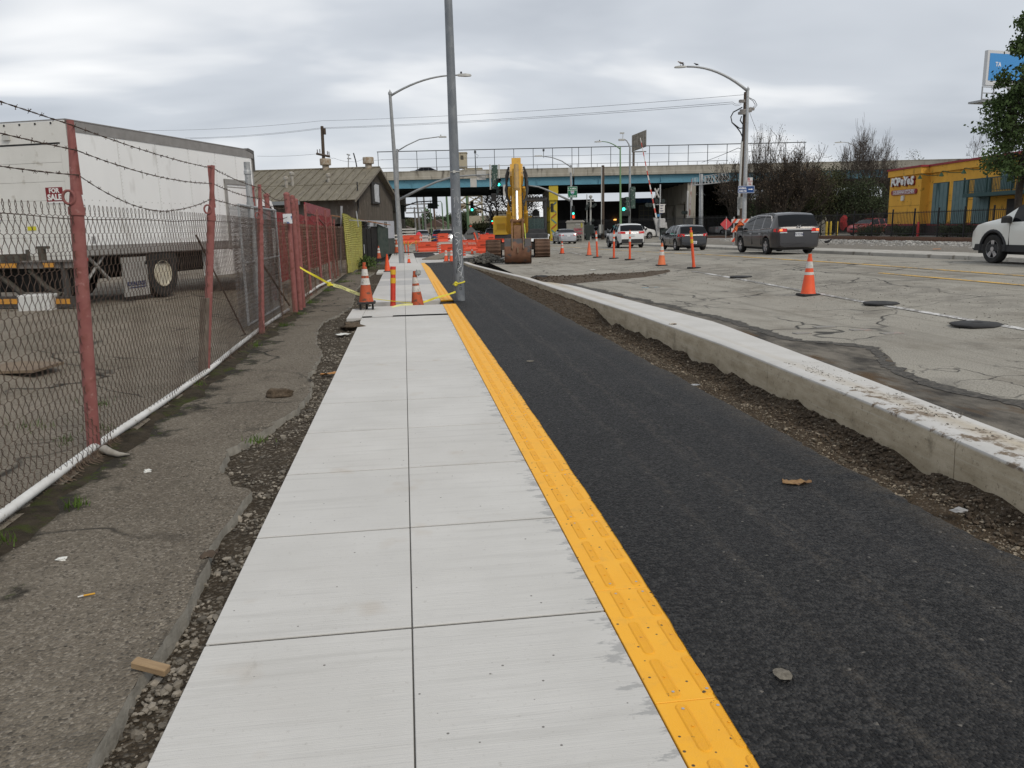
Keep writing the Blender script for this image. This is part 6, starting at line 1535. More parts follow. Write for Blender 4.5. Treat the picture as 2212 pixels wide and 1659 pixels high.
# upper structure
b = MB(); b.bbox(-1.35, 1.35, -2.2, 1.1, 1.1, 1.35, .06); ob('swing_deck', b, EDRK, EX)
b = MB(); b.bbox(.55, 1.42, -.6, 1.15, 1.34, 2.42, .1); eb = ob('side_housing', b, EYEB, EX)
b = MB(); b.box(.72, 1.2, 1.15, 1.175, 1.66, 1.92); ob('step_recess', b, mat('recess_gold', (.5, .28, .02), rough=.6), eb)
b = MB(); b.box(.7, 1.22, 1.15, 1.19, 1.93, 1.98); b.box(1.2, 1.34, 1.15, 1.17, 1.55, 1.6); b.box(.72, 1.22, 1.15, 1.18, 1.62, 1.66); ob('trim', b, EYEL, eb)
b = MB(); b.bbox(-1.4, 1.42, -2.6, -.7, 1.34, 2.4, .15); ob('counterweight', b, EYEB, EX)
b = MB(); b.tube([(1.2, .7, 2.4), (1.22, .9, 3.3), (1.35, .9, 3.35)], .03, 6); b.bbox(1.2, 1.5, .85, .95, 3.25, 3.7, .03); ob('mirror', b, BLK, EX)
# cab frame with open glass area
cabx0, cabx1, cy0, cy1 = -1.72, -.5, -.7, 1.05
cb = thing('cab', None, None); cb.parent = EX
b = MB()
for x in (cabx0, cabx1-.14): b.bbox(x, x+.14, cy1-.14, cy1, 1.4, 3.3, .02); b.bbox(x, x+.14, cy0, cy0+.14, 1.4, 3.3, .02)
b.bbox(cabx0-.02, cabx1+.02, cy0-.02, cy1+.05, 3.22, 3.4, .05); b.bbox(cabx0, cabx1, cy1-.1, cy1, 1.38, 1.62, .02); b.box(cabx0, cabx1, cy0, cy0+.1, 1.4, 2.2); b.box(cabx0, cabx0+.05, cy0, cy1, 1.4, 2.0); b.box(cabx1-.05, cabx1, cy0, cy1, 1.4, 2.2)
b.bbox(cabx0-.05, cabx1+.1, cy0, cy1+.25, 1.08, 1.38, .05)
ob('cab_frame', b, EDRK, cb)
b = MB(); b.box(cabx0+.15, cabx1-.15, cy1-.06, cy1-.04, 1.6, 2.25); ob('lower_glass', b, mat('cab_glass', (.05, .09, .085), rough=.1, spec=.6, alpha=.55), cb)
b = MB(); b.box(cabx0+.12, cabx1-.12, cy1-.05, cy1-.02, 2.25, 2.29); b.box(cabx0+.14, cabx0+.17, cy1-.06, cy1-.02, 2.3, 3.2); ob('glass_bar', b, EDRK, cb)
b = MB(); b.bbox(-1.38, -.85, -.45, .25, 1.4, 1.95, .06); b.prism([(-1.36+.0, 1.9), (-.87, 1.9), (-.9, 2.62), (-1.05, 2.78), (-1.18, 2.78), (-1.33, 2.62)], -.5, -.3, 'y'); ob('seat', b, BLK, cb)
b = MB(); b.tube([(-1.0, .55, 1.6), (-1.0, .6, 2.35)], .02, 5); b.tube([(-1.22, .55, 1.6), (-1.22, .6, 2.35)], .02, 5); b.box(-1.3, -.92, .57, .61, 2.33, 2.36); ob('travel_levers', b, GALV, cb)
b = MB()
for k in range(7): b.box(cabx0+.1+k*.16, cabx0+.21+k*.16, cy1+.02, cy1+.08, 3.4, 3.47)
b.box(cabx0+.05, cabx1-.05, cy1-.1, cy1+.04, 3.38, 3.41); ob('visor_grille', b, BLK, cb)
b = MB(); b.tube([(cabx0-.02, cy1-.1, 2.6), (cabx0-.3, cy1+.1, 2.9)], .015, 5); b.bbox(cabx0-.4, cabx0-.22, cy1+.08, cy1+.14, 2.55, 3.05, .04); ob('cab_mirror', b, BLK, cb)
# boom, stick, bucket
def beam(name, pts, hs, w, m, parent):
    """box-section beam along a polyline in the y-z plane"""
    b = MB(); vs = []
    for i, (y, z) in enumerate(pts):
        p, q = pts[max(0, i-1)], pts[min(len(pts)-1, i+1)]; d = Vector((q[0]-p[0], q[1]-p[1])).normalized(); nn = Vector((-d.y, d.x))*hs[i]/2
        vs += [(-w/2, y+nn.x, z+nn.y), (w/2, y+nn.x, z+nn.y), (w/2, y-nn.x, z-nn.y), (-w/2, y-nn.x, z-nn.y)]
    n = len(pts)
    b.add(vs, [(4*i+a, 4*i+(a+1) % 4, 4*i+4+(a+1) % 4, 4*i+4+a) for i in range(n-1) for a in range(4)]+[(0, 1, 2, 3), tuple(4*(n-1)+k for k in range(4))])
    return ob(name, b, m, parent)
bm2 = beam('boom', [(.3, 1.7), (1.6, 3.4), (3.2, 4.5), (5.2, 4.6), (7.2, 4.05)], [.6, .85, .95, .8, .45], .66, EYEL, EX)
b = MB(); b.tube([(-.48, .9, 1.4), (-.48, 2.0, 2.6)], .14, 10); b.tube([(-.48, 2.0, 2.6), (-.4, 3.2, 3.9)], .08, 8); b.tube([(.48, .9, 1.4), (.48, 2.0, 2.6)], .14, 10); b.tube([(.48, 2.0, 2.6), (.4, 3.2, 3.9)], .08, 8); ob('boom_cylinder', b, EYEL, bm2)
st = beam('stick', [(7.1, 5.1), (7.15, 4.75), (7.4, 4.2), (8.2, 2.9), (8.9, 1.75), (9.25, 1.15)], [.4, .6, .75, .55, .4, .34], .46, EYEL, EX)
b = MB(); b.tube([(0, 3.6, 4.9), (0, 5.4, 4.95)], .11, 10); b.tube([(0, 5.4, 4.95), (0, 7.0, 4.8)], .06, 8); ob('stick_cylinder', b, EYEL, st)
b = MB(); b.tube([(0, 7.75, 4.75), (0, 8.45, 3.55)], .12, 12); b.lathe([(.15, 0), (.16, .12)], 12, (0, 8.42, 3.5)); bc = ob('bucket_cylinder', b, mat('cylinder_tan', (.4, .25, .08), (.3, .2, .09), sc=7, rough=.6), st)
b = MB(); b.tube([(0, 8.42, 3.6), (0, 9.2, 2.05)], .062, 12); ob('chrome_rod', b, CHROME, bc)
b = MB()
for x in (-.38, .38): b.tube([(x, 6.9, 4.7), (x*1.35, 7.25, 4.3), (x*1.3, 7.6, 3.2), (x*.8, 7.9, 2.9)], .06, 6); b.tube([(x, 6.7, 4.5), (x*1.5, 7.1, 3.6), (x*.9, 7.6, 2.8)], .05, 6)
b.tube([(-.28, 8.1, 3.4), (-.3, 8.7, 2.4), (-.26, 9.0, 1.8)], .03, 5); ob('hoses', b, BLK, st)
b = MB(); b.box(-.27, -.2, 8.7, 9.45, 1.9, 2.15); b.box(.2, .27, 8.7, 9.45, 1.9, 2.15); b.cyl((-.34, 9.22, 2.03), (.34, 9.22, 2.03), .09, n=10); b.prism([(9.1, 2.1), (9.4, 2.05), (9.75, 1.15), (9.5, 1.0)], -.3, -.22, 'x'); b.prism([(9.1, 2.1), (9.4, 2.05), (9.75, 1.15), (9.5, 1.0)], .22, .3, 'x'); b.prism([(9.2, 1.85), (9.45, 1.8), (9.62, 1.1), (9.35, 1.05)], -.18, .18, 'x'); ob('bucket_link', b, mat('link_rust', (.17, .085, .045), (.24, .13, .06), sc=6, rough=.75), st)
bk = thing('bucket', None, None); bk.parent = EX
bw = .63; pro = [(9.25, 1.15), (9.5, 1.22), (9.85, 1.2), (10.05, .98), (10.2, .7), (10.2, .42), (10.05, .18), (9.8, .05), (9.45, .02), (9.0, .1)]
b = MB(); ins = [(9.3, 1.1), (9.5, 1.17), (9.82, 1.15), (10.0, .95), (10.14, .7), (10.14, .44), (10.0, .22), (9.78, .1), (9.45, .07), (9.0, .14)]
vs = [(x, y, z) for x in (-bw, bw) for (y, z) in pro+ins[::-1]]; n = len(pro)*2
b.add(vs, [tuple(range(n))[::-1], tuple(range(n, 2*n))]+[(i, (i+1) % n, n+(i+1) % n, n+i) for i in range(n)])
ob('shell', b, EBUCK, bk, smooth=50)
for x in (-bw, bw-.04):
    b = MB(); b.prism(pro, x-.015 if x < 0 else x, x+.04 if x < 0 else x+.055, 'x'); ob('side_plate', b, EBUCK, bk)
b = MB(); b.box(-bw-.0, -.33, 10.0, 10.12, .85, 1.2); b.box(.33, bw, 10.0, 10.12, .85, 1.2); ob('back_plate', b, mat('bucket_grey', (.1, .1, .105), (.13, .12, .12), sc=4, rough=.7), bk)
b = MB()
for x in (-.29, .25): b.prism([(9.45, 1.3), (9.95, 1.25), (10.27, .75), (10.2, .65), (9.9, 1.0)], x, x+.04, 'x')
b.box(-.03, .03, 10.15, 10.28, .55, .8); ob('bucket_ears', b, mat('ear_tan', (.2, .14, .09), rough=.8), bk)
b = MB(); b.tube([(-.33, 9.7, 1.9), (-.36, 9.85, 1.5), (-.38, 9.95, 1.1), (-.28, 10.05, .95), (-.38, 10.0, .85)], .025, 5); ob('yellow_strap', b, mat('strap_lime', (.5, .55, .08), rough=.6), EX)
# ================================================================ vehicles
GLS = mat('car_glass', (.008, .009, .011), rough=.06, spec=.15)
RIMS = mat('alloy_rim', (.5, .5, .51), rough=.35, metal=.6)
RDARK = mat('rim_gap', (.015, .015, .016), rough=.6)
TAIL = mat('tail_lens', (.42, .015, .015), rough=.2, emit=((.9, .03, .02), .12))
TAILON = mat('tail_lit', (.6, .1, .05), rough=.2, emit=((1, .22, .06), 1.6))
CLEAR = mat('headlamp_lens', (.6, .62, .65), rough=.12, spec=.7)
PLATE = mat('plate_white', (.65, .66, .68), rough=.5)
SPEC = {
 'van': dict(L=5.15, W=1.98, r=.345, ax=(1.08, 4.08), zf=.22, zs=.3, top=[(0, .5), (.02, .92), (.07, 1.10), (.12, 1.17), (.42, 1.62), (.62, 1.70), (1.0, 1.73), (2.2, 1.735), (3.0, 1.66), (3.4, 1.54), (4.25, 1.06), (4.85, .9), (5.08, .72), (5.15, .45)], belt=[(0, 1.1), (1.2, 1.08), (2.6, 1.03), (5.15, .98)], rear=(.11, .44), wind=(3.35, 4.2), side=[(.7, 1.55), (1.65, 2.6), (2.7, 3.75)]),
 'hatch': dict(L=4.15, W=1.74, r=.31, ax=(.8, 3.32), zf=.2, zs=.27, top=[(0, .45), (.02, .82), (.08, .93), (.13, .96), (.42, 1.34), (.62, 1.41), (1.2, 1.44), (1.9, 1.43), (2.35, 1.36), (3.1, .97), (3.8, .84), (4.08, .64), (4.15, .4)], belt=[(0, .95), (4.15, .88)], rear=(.12, .44), wind=(2.3, 3.08), side=[(.6, 1.05), (1.13, 1.78), (1.86, 2.72)]),
 'suv': dict(L=4.85, W=1.92, r=.37, ax=(.98, 3.83), zf=.27, zs=.36, top=[(0, .55), (.02, .95), (.1, 1.14), (.16, 1.19), (.5, 1.6), (.72, 1.68), (1.2, 1.71), (2.3, 1.71), (2.9, 1.61), (3.65, 1.16), (4.5, 1.0), (4.78, .8), (4.85, .5)], belt=[(0, 1.18), (2, 1.08), (4.85, 1.02)], rear=(.15, .52), wind=(2.85, 3.6), side=[(.75, 1.3), (1.38, 2.2), (2.28, 3.2)]),
 'sedan': dict(L=4.62, W=1.8, r=.32, ax=(1.0, 3.7), zf=.2, zs=.28, top=[(0, .5), (.03, .9), (.12, 1.02), (.7, 1.06), (1.35, 1.38), (1.7, 1.44), (2.3, 1.455), (2.75, 1.38), (3.5, 1.0), (4.3, .84), (4.56, .62), (4.62, .42)], belt=[(0, .98), (4.62, .9)], rear=(.75, 1.4), wind=(2.7, 3.45), side=[(1.25, 1.75), (1.8, 2.4), (2.46, 3.1)]),
}
def car(kind, name, label, loc, rz, paint, facing_rear=True, lit=False, clad=None, cat='car', detail=True, plate=None):
    """body local x: 0 at the rear bumper, +x forward; built from lofted sections"""
    S_ = SPEC[kind]; L, W, r = S_['L'], S_['W'], S_['r']
    t = thing(name, label, cat, loc, rz, 'cars in the street')
    txs, tzs = [p[0] for p in S_['top']], [p[1] for p in S_['top']]; bx, bz = [p[0] for p in S_['belt']], [p[1] for p in S_['belt']]
    roof = max(tzs); cuts = set(txs+[S_['rear'][0], S_['rear'][1], S_['wind'][0], S_['wind'][1]])
    for a, c in S_['side']: cuts |= {a, c}
    for a in S_['ax']: cuts |= {a+(r+.07)*math.cos(k*math.pi/10) for k in range(11)}
    k = 0.
    while k < L: cuts.add(round(k, 3)); k += .25
    X = sorted(cuts); X = [x for i, x in enumerate(X) if i == 0 or x-X[i-1] > .004]
    rings = []
    for x in X:
        zt = itp(x, txs, tzs); zb = min(itp(x, bx, bz), zt-.015)
        e_ = min(x, L-x); pw = W/2*(1-.10*(1-sm(e_/.55))-.10*(1-sm(e_/.12)))
        zs, zf = S_['zs'], S_['zf']
        if e_ < .15: zs += .06*(1-e_/.15); zf = zs-.05
        low = zs
        for a in S_['ax']:
            d = abs(x-a); R2 = r+.07
            if d < R2: low = max(low, r+math.sqrt(R2*R2-d*d))
        low = min(low, zb-.1)
        g_ = max(0, min(1, (zt-zb)/(roof-itp(x, bx, bz))))
        wr = pw*(.95-.2*g_); wb_ = pw*(.985-.02*g_)
        zm = max(low+.02, zs+(zb-zs)*.5)
        rings.append([(x, 0, zf), (x, pw*.8, zf), (x, pw*.8, low-.0 if low > zs+.02 else zf+.01), (x, pw*.965, low), (x, pw, zm), (x, pw*.995, zb-.06), (x, wb_, zb), (x, (wr+wb_)/2+.02*g_, (zb+zt)/2), (x, wr, zt-.035*g_), (x, wr*.6, zt-.004), (x, 0, zt+.012*g_)])
    m = len(rings[0]); body = MB(); gl = {}; cl = MB()
    def put(bld, i, k, s_):
        q = [rings[i][k], rings[i][k+1], rings[i+1][k+1], rings[i+1][k]]; q = [(p[0], p[1]*s_, p[2]) for p in q]; bld.add(q, [(0, 1, 2, 3)])
    for i in range(len(rings)-1):
        xc = (X[i]+X[i+1])/2
        for s_ in (1, -1):
            for k in range(m-1):
                key = None
                if k in (6, 7):
                    for j, (a, c) in enumerate(S_['side']):
                        if a <= xc <= c: key = 'side_window%d%d' % (j, s_)
                if k in (8, 9):
                    if S_['rear'][0] <= xc <= S_['rear'][1]: key = 'rear_window'
                    if S_['wind'][0] <= xc <= S_['wind'][1]: key = 'windshield'
                if key: put(gl.setdefault(key, MB()), i, k, s_)
                elif clad and k in (1, 2, 3) and (k < 3 or rings[i][3][2] < S_['zs']+.02) and not (k == 3): put(cl, i, k, s_)
                else: put(body, i, k, s_)
    for i in (0, len(rings)-1):
        rr2 = rings[i]; body.add([(p[0], p[1], p[2]) for p in rr2]+[(p[0], -p[1], p[2]) for p in rr2[::-1]], [tuple(range(2*m))])
    def weld(bb):
        dct = {}; idx = []
        for v in bb.v:
            kk = (round(v[0], 4), round(v[1], 4), round(v[2], 4)); idx.append(dct.setdefault(kk, len(dct)))
        bb.v = list(dct.keys()); fs = []; fm = []
        for f in bb.f:
            g2 = []
            for q in f:
                if not g2 or idx[q] != g2[-1]: g2.append(idx[q])
            if len(g2) > 1 and g2[0] == g2[-1]: g2.pop()
            if len(set(g2)) > 2 and len(set(g2)) == len(g2): fs.append(tuple(g2)); fm.append(0)
        bb.f, bb.fm = fs, fm; return bb
    ob('body', weld(body), paint, t, smooth=32)
    for k, g2 in gl.items(): ob(k.rstrip('0123456789-'), weld(g2), GLS, t, smooth=40)
    zs = S_['zs']
    b = MB(); b.box(.25, L-.25, -W/2*.8, W/2*.8, S_['zf']-.03, zs+.25)
    for a in S_['ax']: b.box(a-r-.05, a+r+.05, -W/2*.93, W/2*.93, r, r+r*.95)
    ob('underbody', b, BLK, t)
    if clad:
        b = MB()
        for s_ in (1, -1):
            b.prism([(.3, zs-.04), (L-.3, zs-.04), (L-.35, zs+.13), (.35, zs+.13)], s_*W/2*.97-.015, s_*W/2*.97+.015, 'y')
        b.bbox(-.02, .2, -W/2*.8, W/2*.8, zs-.02, zs+.28, .03); b.bbox(L-.2, L+.02, -W/2*.8, W/2*.8, zs-.02, zs+.18, .03)
        ob('cladding', b, clad, t)
        for a in S_['ax']:
            for s_ in (1, -1):
                b = MB(); rr2 = r+.1
                b.tube([(a+rr2*math.cos(u), s_*W/2*.975, r+rr2*math.sin(u)) for u in [R(-5)+R(190)*k/14 for k in range(15)]], .045, 6); ob('wheel_arch', b, clad, t)
    for a in S_['ax']:
        for s_ in (1, -1):
            yo = s_*(W/2-.11)
            b = MB(); pr_ = [(r*.62, -.11), (r*.9, -.115), (r*.985, -.09), (r, -.05), (r, .05), (r*.985, .09), (r*.9, .115), (r*.62, .1)]; b.lathe(pr_, 24, (a, yo, r), 'y'); b.f = b.f[:-2]; b.fm = b.fm[:-2]; w = ob('wheel', b, TYRE, t, smooth=40)
            b = MB(); b.lathe([(r*.66, .085*s_), (r*.66, .1*s_), (r*.61, .1*s_), (r*.6, .05*s_)], 24, (a, yo, r), 'y'); b.f = b.f[:-2]; b.fm = b.fm[:-2]
            for k in range(5):
                for dd in (-.14, .14) if detail else (0,):
                    u = k*2*math.pi/5+.3+dd; c, s2 = math.cos(u), math.sin(u); w2 = .022
                    pts = [(a+c*r*.12-s2*w2, r+s2*r*.12+c*w2), (a+c*r*.12+s2*w2, r+s2*r*.12-c*w2), (a+c*r*.63+s2*w2*1.5, r+s2*r*.63-c*w2*1.5), (a+c*r*.63-s2*w2*1.5, r+s2*r*.63+c*w2*1.5)]
                    b.prism(pts, yo+s_*.07, yo+s_*.095, 'y')
            b.cyl((a, yo, r), (a, yo+s_*.1, r), r*.17, n=10); ob('rim', b, RIMS, w)
            b = MB(); b.lathe([(r*.62, .04*s_), (.01, .045*s_)], 20, (a, yo, r), 'y'); ob('brake_gap', b, RDARK, w)
    zbk = itp(.05, bx, bz)
    # lamps
    for s_ in (1, -1):
        y0, y1 = (W/2*.52, W/2*.86) if kind != 'hatch' else (W/2*.62, W/2*.86)
        if kind == 'sedan': y0 = W/2*.55
        zt2 = zbk-.02 if kind != 'sedan' else .93
        b = MB(); b.add([(-.012 if kind != 'van' else .0, s_*y0, zt2-.13), (.05, s_*y1*1.015, zt2-.15), (.09, s_*y1*1.02, zt2+.01), (.03, s_*y0, zt2-.01), (.3, s_*(W/2+.0)*.985, zt2-.13), (.3, s_*W/2*.97, zt2-.02)], [(0, 1, 2, 3), (1, 4, 5, 2)])
        b.add([(p[0]+.07, p[1]*.95, p[2]) for p in b.v], [(0, 3, 2, 1), (1, 2, 5, 4)]); b.f += [(0, 1, 7, 6), (0, 3, 9, 6), (3, 2, 8, 9), (2, 5, 11, 8), (1, 4, 10, 7)]; b.fm += [0]*5
        tl_ = ob('tail_light', b, TAIL, t)
        if lit:
            b = MB(); b.bbox(-.02, .03, min(s_*y1*.84, s_*y1*.97), max(s_*y1*.84, s_*y1*.97), zt2-.11, zt2-.03, .01); ob('lit_lamp', b, TAILON, tl_)
            b = MB(); b.box(-.02, .03, min(s_*y0, s_*y1*.95), max(s_*y0, s_*y1*.95), zt2-.19, zt2-.15); ob('reverse_lens', b, CLEAR, tl_)
        zh = itp(L-.3, txs, tzs)-.1
        b = MB(); b.add([(L-.06, s_*W/2*.5, zh-.12), (L-.2, s_*W/2*.87, zh-.1), (L-.5, s_*W/2*.955, zh+.03), (L-.2, s_*W/2*.62, zh+.03)], [(0, 1, 2, 3)]); b.add([(p[0]-.12, p[1]*.94, p[2]-.03) for p in b.v], [(3, 2, 1, 0)]); b.f += [(0, 1, 5, 4), (1, 2, 6, 5), (2, 3, 7, 6), (3, 0, 4, 7)]; b.fm += [0]*4
        ob('headlight', b, CLEAR, t)
        xm = S_['wind'][1]-.35; zm = itp(xm, bx, bz)
        b = MB(); b.bbox(xm-.08, xm+.1, min(s_*W/2*.98, s_*(W/2+.2)), max(s_*W/2*.98, s_*(W/2+.2)), zm-.02, zm+.16, .04); ob('mirror', b, BLK if kind != 'sedan' else paint, t)
        for (a, c) in S_['side'][-2:]:
            b = MB(); b.bbox(a-.02, a+.2, min(s_*W/2*.985, s_*(W/2+.012)), max(s_*W/2*.985, s_*(W/2+.012)), zm-.17, zm-.13, .008); ob('door_handle', b, paint if kind != 'van' else RIMS, t)
        b = MB()
        for (a, c) in S_['side']: b.box(c+.045, c+.052, min(s_*W/2*.93, s_*(W/2+.002)), max(s_*W/2*.93, s_*(W/2+.002)), zs+.1, zm-.02)
        ob('door_seam', b, BLK, t)
    zp = zbk-.27 if kind in ('van', 'suv') else .78 if kind == 'sedan' else .45
    b = MB(); b.bbox(-.02, .03, -.16, .16, zp-.08, zp+.08, .005); pp = ob('plate', b, PLATE, t, loc=(.02 if kind == 'van' else 0, 0, 0))
    if plate: text(plate, .13, NAVY, pp, (-.022, 0, zp-.01), (R(90), 0, R(-90)), bold=.002, sx=.75, ext=.001)
    b = MB(); b.bbox(L-.04, L+.005, -W/2*.42, W/2*.42, itp(L-.1, txs, tzs)-.22, itp(L-.1, txs, tzs)-.08, .02); ob('grille', b, BLK, t)
    if kind in ('van', 'hatch', 'suv'):
        b = MB(); x0 = S_['rear'][0]+.01; z0 = itp(x0, txs, tzs)
        b.tube([(x0-.015, .05, z0+.02), (x0+.03, -.35, z0+.07)], .015, 5); ob('wiper', b, BLK, t)
        b = MB(); b.box(.02, .03, -.35, .35, zs+.12, zs+.15); ob('bumper_line', b, BLK, t)
    return t
VGREY = mat('paint_grey', (.038, .036, .038), (.042, .04, .042), sc=2, rough=.35, metal=.2, coat=.5)
VBLK = mat('paint_black', (.012, .013, .015), rough=.25, coat=.9)
VWHT = mat('paint_white', (.68, .685, .68), rough=.3, coat=.6)
VSIL = mat('paint_silver', (.42, .43, .45), rough=.35, metal=.5, coat=.6)
VBLU = mat('paint_blue', (.015, .03, .10), rough=.3, coat=.8)
VRED = mat('paint_red', (.35, .02, .02), rough=.3, coat=.8)
VPEA = mat('paint_pearl', (.72, .725, .68), rough=.3, coat=.6)
CLAD = mat('dark_cladding', (.025, .026, .028), rough=.65)
def place(kind, label, x, y, hd, paint, name='parked_car', **k):
    """x, y: middle of the rear axle line on the ground; hd: heading in degrees clockwise from +y"""
    a = R(90-hd); S_ = SPEC[kind]; off = S_['ax'][0]
    return car(kind, name, label, (x-off*math.cos(a), y-off*math.sin(a), H(x, y)+.004), a, paint, **k)
vn = place('van', 'dark grey minivan with lit tail lights driving away past the cones', 16.2, 32.2, 3.5, VGREY, 'minivan', lit=True, cat='minivan', plate='7KYD786')
b = MB(); b.box(-.03, .06, -.52, .52, 1.0, 1.06); ob('chrome_strip', b, RIMS, vn)
b = MB(); b.box(.03, .06, -.07, -.04, 1.11, 1.19); b.box(.03, .06, .04, .07, 1.11, 1.19); b.box(.03, .06, -.07, .07, 1.14, 1.16); ob('emblem', b, RIMS, vn)
b = MB()
for s_ in (1, -1): b.tube([(x, s_*(.99*.975-.0 if z < 1.2 else .89), z) for x, z in ((.62, 1.1), (.66, 1.3), (.74, 1.58), (1.0, 1.62), (2.2, 1.63), (2.9, 1.56), (3.5, 1.36))], .016, 5); b.tube([(x, s_*.985, z) for x, z in ((.62, 1.09), (1.6, 1.06), (1.75, 1.03), (3.8, 1.0))], .014, 5)
ob('chrome_trim', b, RIMS, vn)
place('hatch', 'black hatchback with red tail lights driving away behind the delineators', 16.15, 43.9, 2.5, VBLK, 'hatchback', plate='WJZI').__setitem__('category', 'hatchback')
place('suv', 'white SUV with dark lower bumper driving away behind the delineator posts', 15.95, 55.6, 3, VWHT, 'suv', cat='SUV', clad=CLAD)
fs_ = place('suv', 'white SUV with black wheel arches cut off by the right edge', 17.0, 17.0, 2, VPEA, 'suv', cat='SUV', clad=CLAD); fs_.scale = (1.06,)*3
place('sedan', 'silver sedan seen from behind, driving away beside the signal mast', 15.9, 77.5, 1, VSIL, 'sedan', cat='sedan')
place('sedan', 'white sedan facing the camera beside the excavator cab', 11.4, 69.8, 183, VWHT, 'sedan', cat='sedan')
place('suv', 'white crossover turning behind the white SUV at the crossing', 23.6, 84.5, 68, VWHT, 'suv', cat='SUV')
p = (24.37, 103.49, 0.47); place('sedan', 'white car partly hidden behind the railway signal cluster', p[0], p[1], 80, VWHT, 'sedan', cat='sedan', detail=False)
p = (4.35, 97.92, 0.65); place('suv', 'dark blue SUV driving away on the far street left of the pickup', p[0], p[1], 0, VBLU, 'suv', cat='SUV', detail=False)
p = (5.02, 89.6, 0.61); pk = place('suv', 'white pickup coming towards us with a bright headlight, left of the steel pole', p[0], p[1]+4, 184, VWHT, 'pickup', cat='pickup', detail=False)
HL = mat('headlight_lit', (.9, .9, .85), rough=.2, emit=((1, .97, .88), 14))
b = MB(); b.lathe([(.01, -.02), (.13, -.01), (.13, .03)], 14, (4.8, .62, .95), 'x'); ob('lit_headlight', b, HL, pk)
p = (2.93, 120.73, 0.7); place('suv', 'dark car coming towards us on the far street above the red tarp', p[0], p[1]+4, 182, VBLK, 'sedan', cat='car', detail=False)
p = (8.81, 93.26, 0.83); place('sedan', 'silver car behind the grey work sign, right of the steel pole', p[0], p[1]+3, 200, VSIL, 'sedan', cat='sedan', detail=False)
p = (10.74, 97.09, 0.67); place('suv', 'dark SUV behind the far signal mast, left of the excavator', p[0], p[1], 5, VBLK, 'suv', cat='SUV', detail=False)
p = (10.71, 66.56, 2.2); place('suv', 'white van seen through the excavator cab', p[0], p[1]+6, 185, VWHT, 'van', cat='van', detail=False)
p = (36.57, 85.46, 0.51); place('sedan', 'black car parked beyond the tracks behind the orange sign', p[0], p[1], 60, VBLK, 'sedan', cat='sedan', detail=False)
p = (42.72, 105.27, 0.78); place('sedan', 'white car parked under the trees beyond the railway, left one', p[0], p[1], 85, VWHT, 'sedan', cat='sedan', detail=False)
p = (42.14, 103.29, 0.79); place('sedan', 'white car parked under the trees beyond the railway, right one', p[0], p[1], 85, VWHT, 'sedan', cat='sedan', detail=False)
p = (41.05, 66.39, 0.63); place('hatch', 'red car parked behind the iron fence left of the yellow restaurant', p[0]+1.5, p[1]+1, 250, VRED, 'parked_car', detail=False)
oc = car('sedan', 'sedan', 'dark car crossing the overpass, only its roof above the parapet', (OVX-11.5, OVY+6.3, 7.96), -YAW, VBLK, cat='sedan', detail=False)

# ================================================================ yellow restaurant and the right-hand side
PY_ = mat('stucco_yellow', (.76, .41, .06), (.69, .36, .055), sc=1.2, rough=.9, bump=.5, bsc=40, spots=[((.38, .22, .04), 2.5, .6, .72)])
PRED = mat('trim_red', (.30, .03, .04), (.25, .025, .03), sc=2, rough=.6)
TEAL = mat('shutter_teal', (.10, .17, .175), (.13, .2, .205), sc=3, rough=.7)
TEALD = mat('rail_teal', (.03, .075, .075), rough=.6)
PBASE = mat('base_maroon', (.05, .03, .028), (.035, .024, .022), sc=3, rough=.9)
F_ = Vector((math.sin(YAW), math.cos(YAW), 0)); R_ = Vector((math.cos(YAW), -math.sin(YAW), 0))
po = F_*61+R_*31.2
rest = thing('restaurant', 'yellow stucco restaurant with teal shutters, red trim and a white lettered sign', 'restaurant', (po.x, po.y, .42), -YAW)
b = MB(); b.box(0, 9, 0, 5.0, .9, 4.62); b.box(.62, 9, -22, 0, .9, 4.62); ob('wall', b, PY_, rest)
b = MB(); b.box(-.16, 9, -.16, 5.1, 4.62, 5.1); b.box(.46, 9, -22, -.16, 4.62, 5.1); ob('cornice', b, PY_, rest)
b = MB(); b.box(-.24, 9, -.24, 5.15, 5.1, 5.24); b.box(.38, 9, -22, -.24, 5.1, 5.24); b.box(-.03, .0, -.03, 5, .78, .92); b.box(.59, .62, -22, -.03, .78, .92); ob('red_trim', b, PRED, rest)
b = MB(); b.box(-.06, 9, -.06, 5.05, -.3, .78); b.box(.55, 9, -22, -.06, -.3, .78); ob('base', b, PBASE, rest)
b = MB(); b.box(.6, .62, -7, -.1, 2.5, 2.52); b.box(-.015, 0, 0, 5, 2.3, 2.32); ob('stucco_joint', b, mat('joint_dark', (.3, .17, .03), rough=.9), rest)
for (y0, y1, slit) in ((-2.7, -.7, 1), (-5.2, -3.4, 0), (-7.8, -6.0, 0)):
    b = MB(); b.box(.57, .615, y0-.06, y1+.06, .85, 3.86); w = ob('shutter_frame', b, TEALD, rest)
    n = 4; d = (y1-y0)/n
    for k in range(n):
        if slit and k == 2: continue
        b = MB(); b.box(.53, .57, y0+k*d+.015, y0+(k+1)*d-.015, .9, 3.8); ob('shutter_panel', b, TEAL, w)
    if slit:
        b = MB(); b.prism([(y0+2*d+.02, .9), (y0+3*d-.02, .9), (y0+2.75*d, 3.8), (y0+2.55*d, 2.9), (y0+2.2*d, 3.8)], .53, .57, 'x'); ob('broken_panel', b, TEAL, w)
for (y0, y1) in ((-10.2, -8.9), (-12.6, -11.2), (-15, -13.8)):
    b = MB(); b.box(.56, .61, y0, y1, 3.05, 4.25); w = ob('upper_shutter', b, TEAL, rest)
b = MB(); b.box(-.55, .6, -21, -6.6, 2.62, 2.86); bal = ob('balcony', b, TEALD, rest)
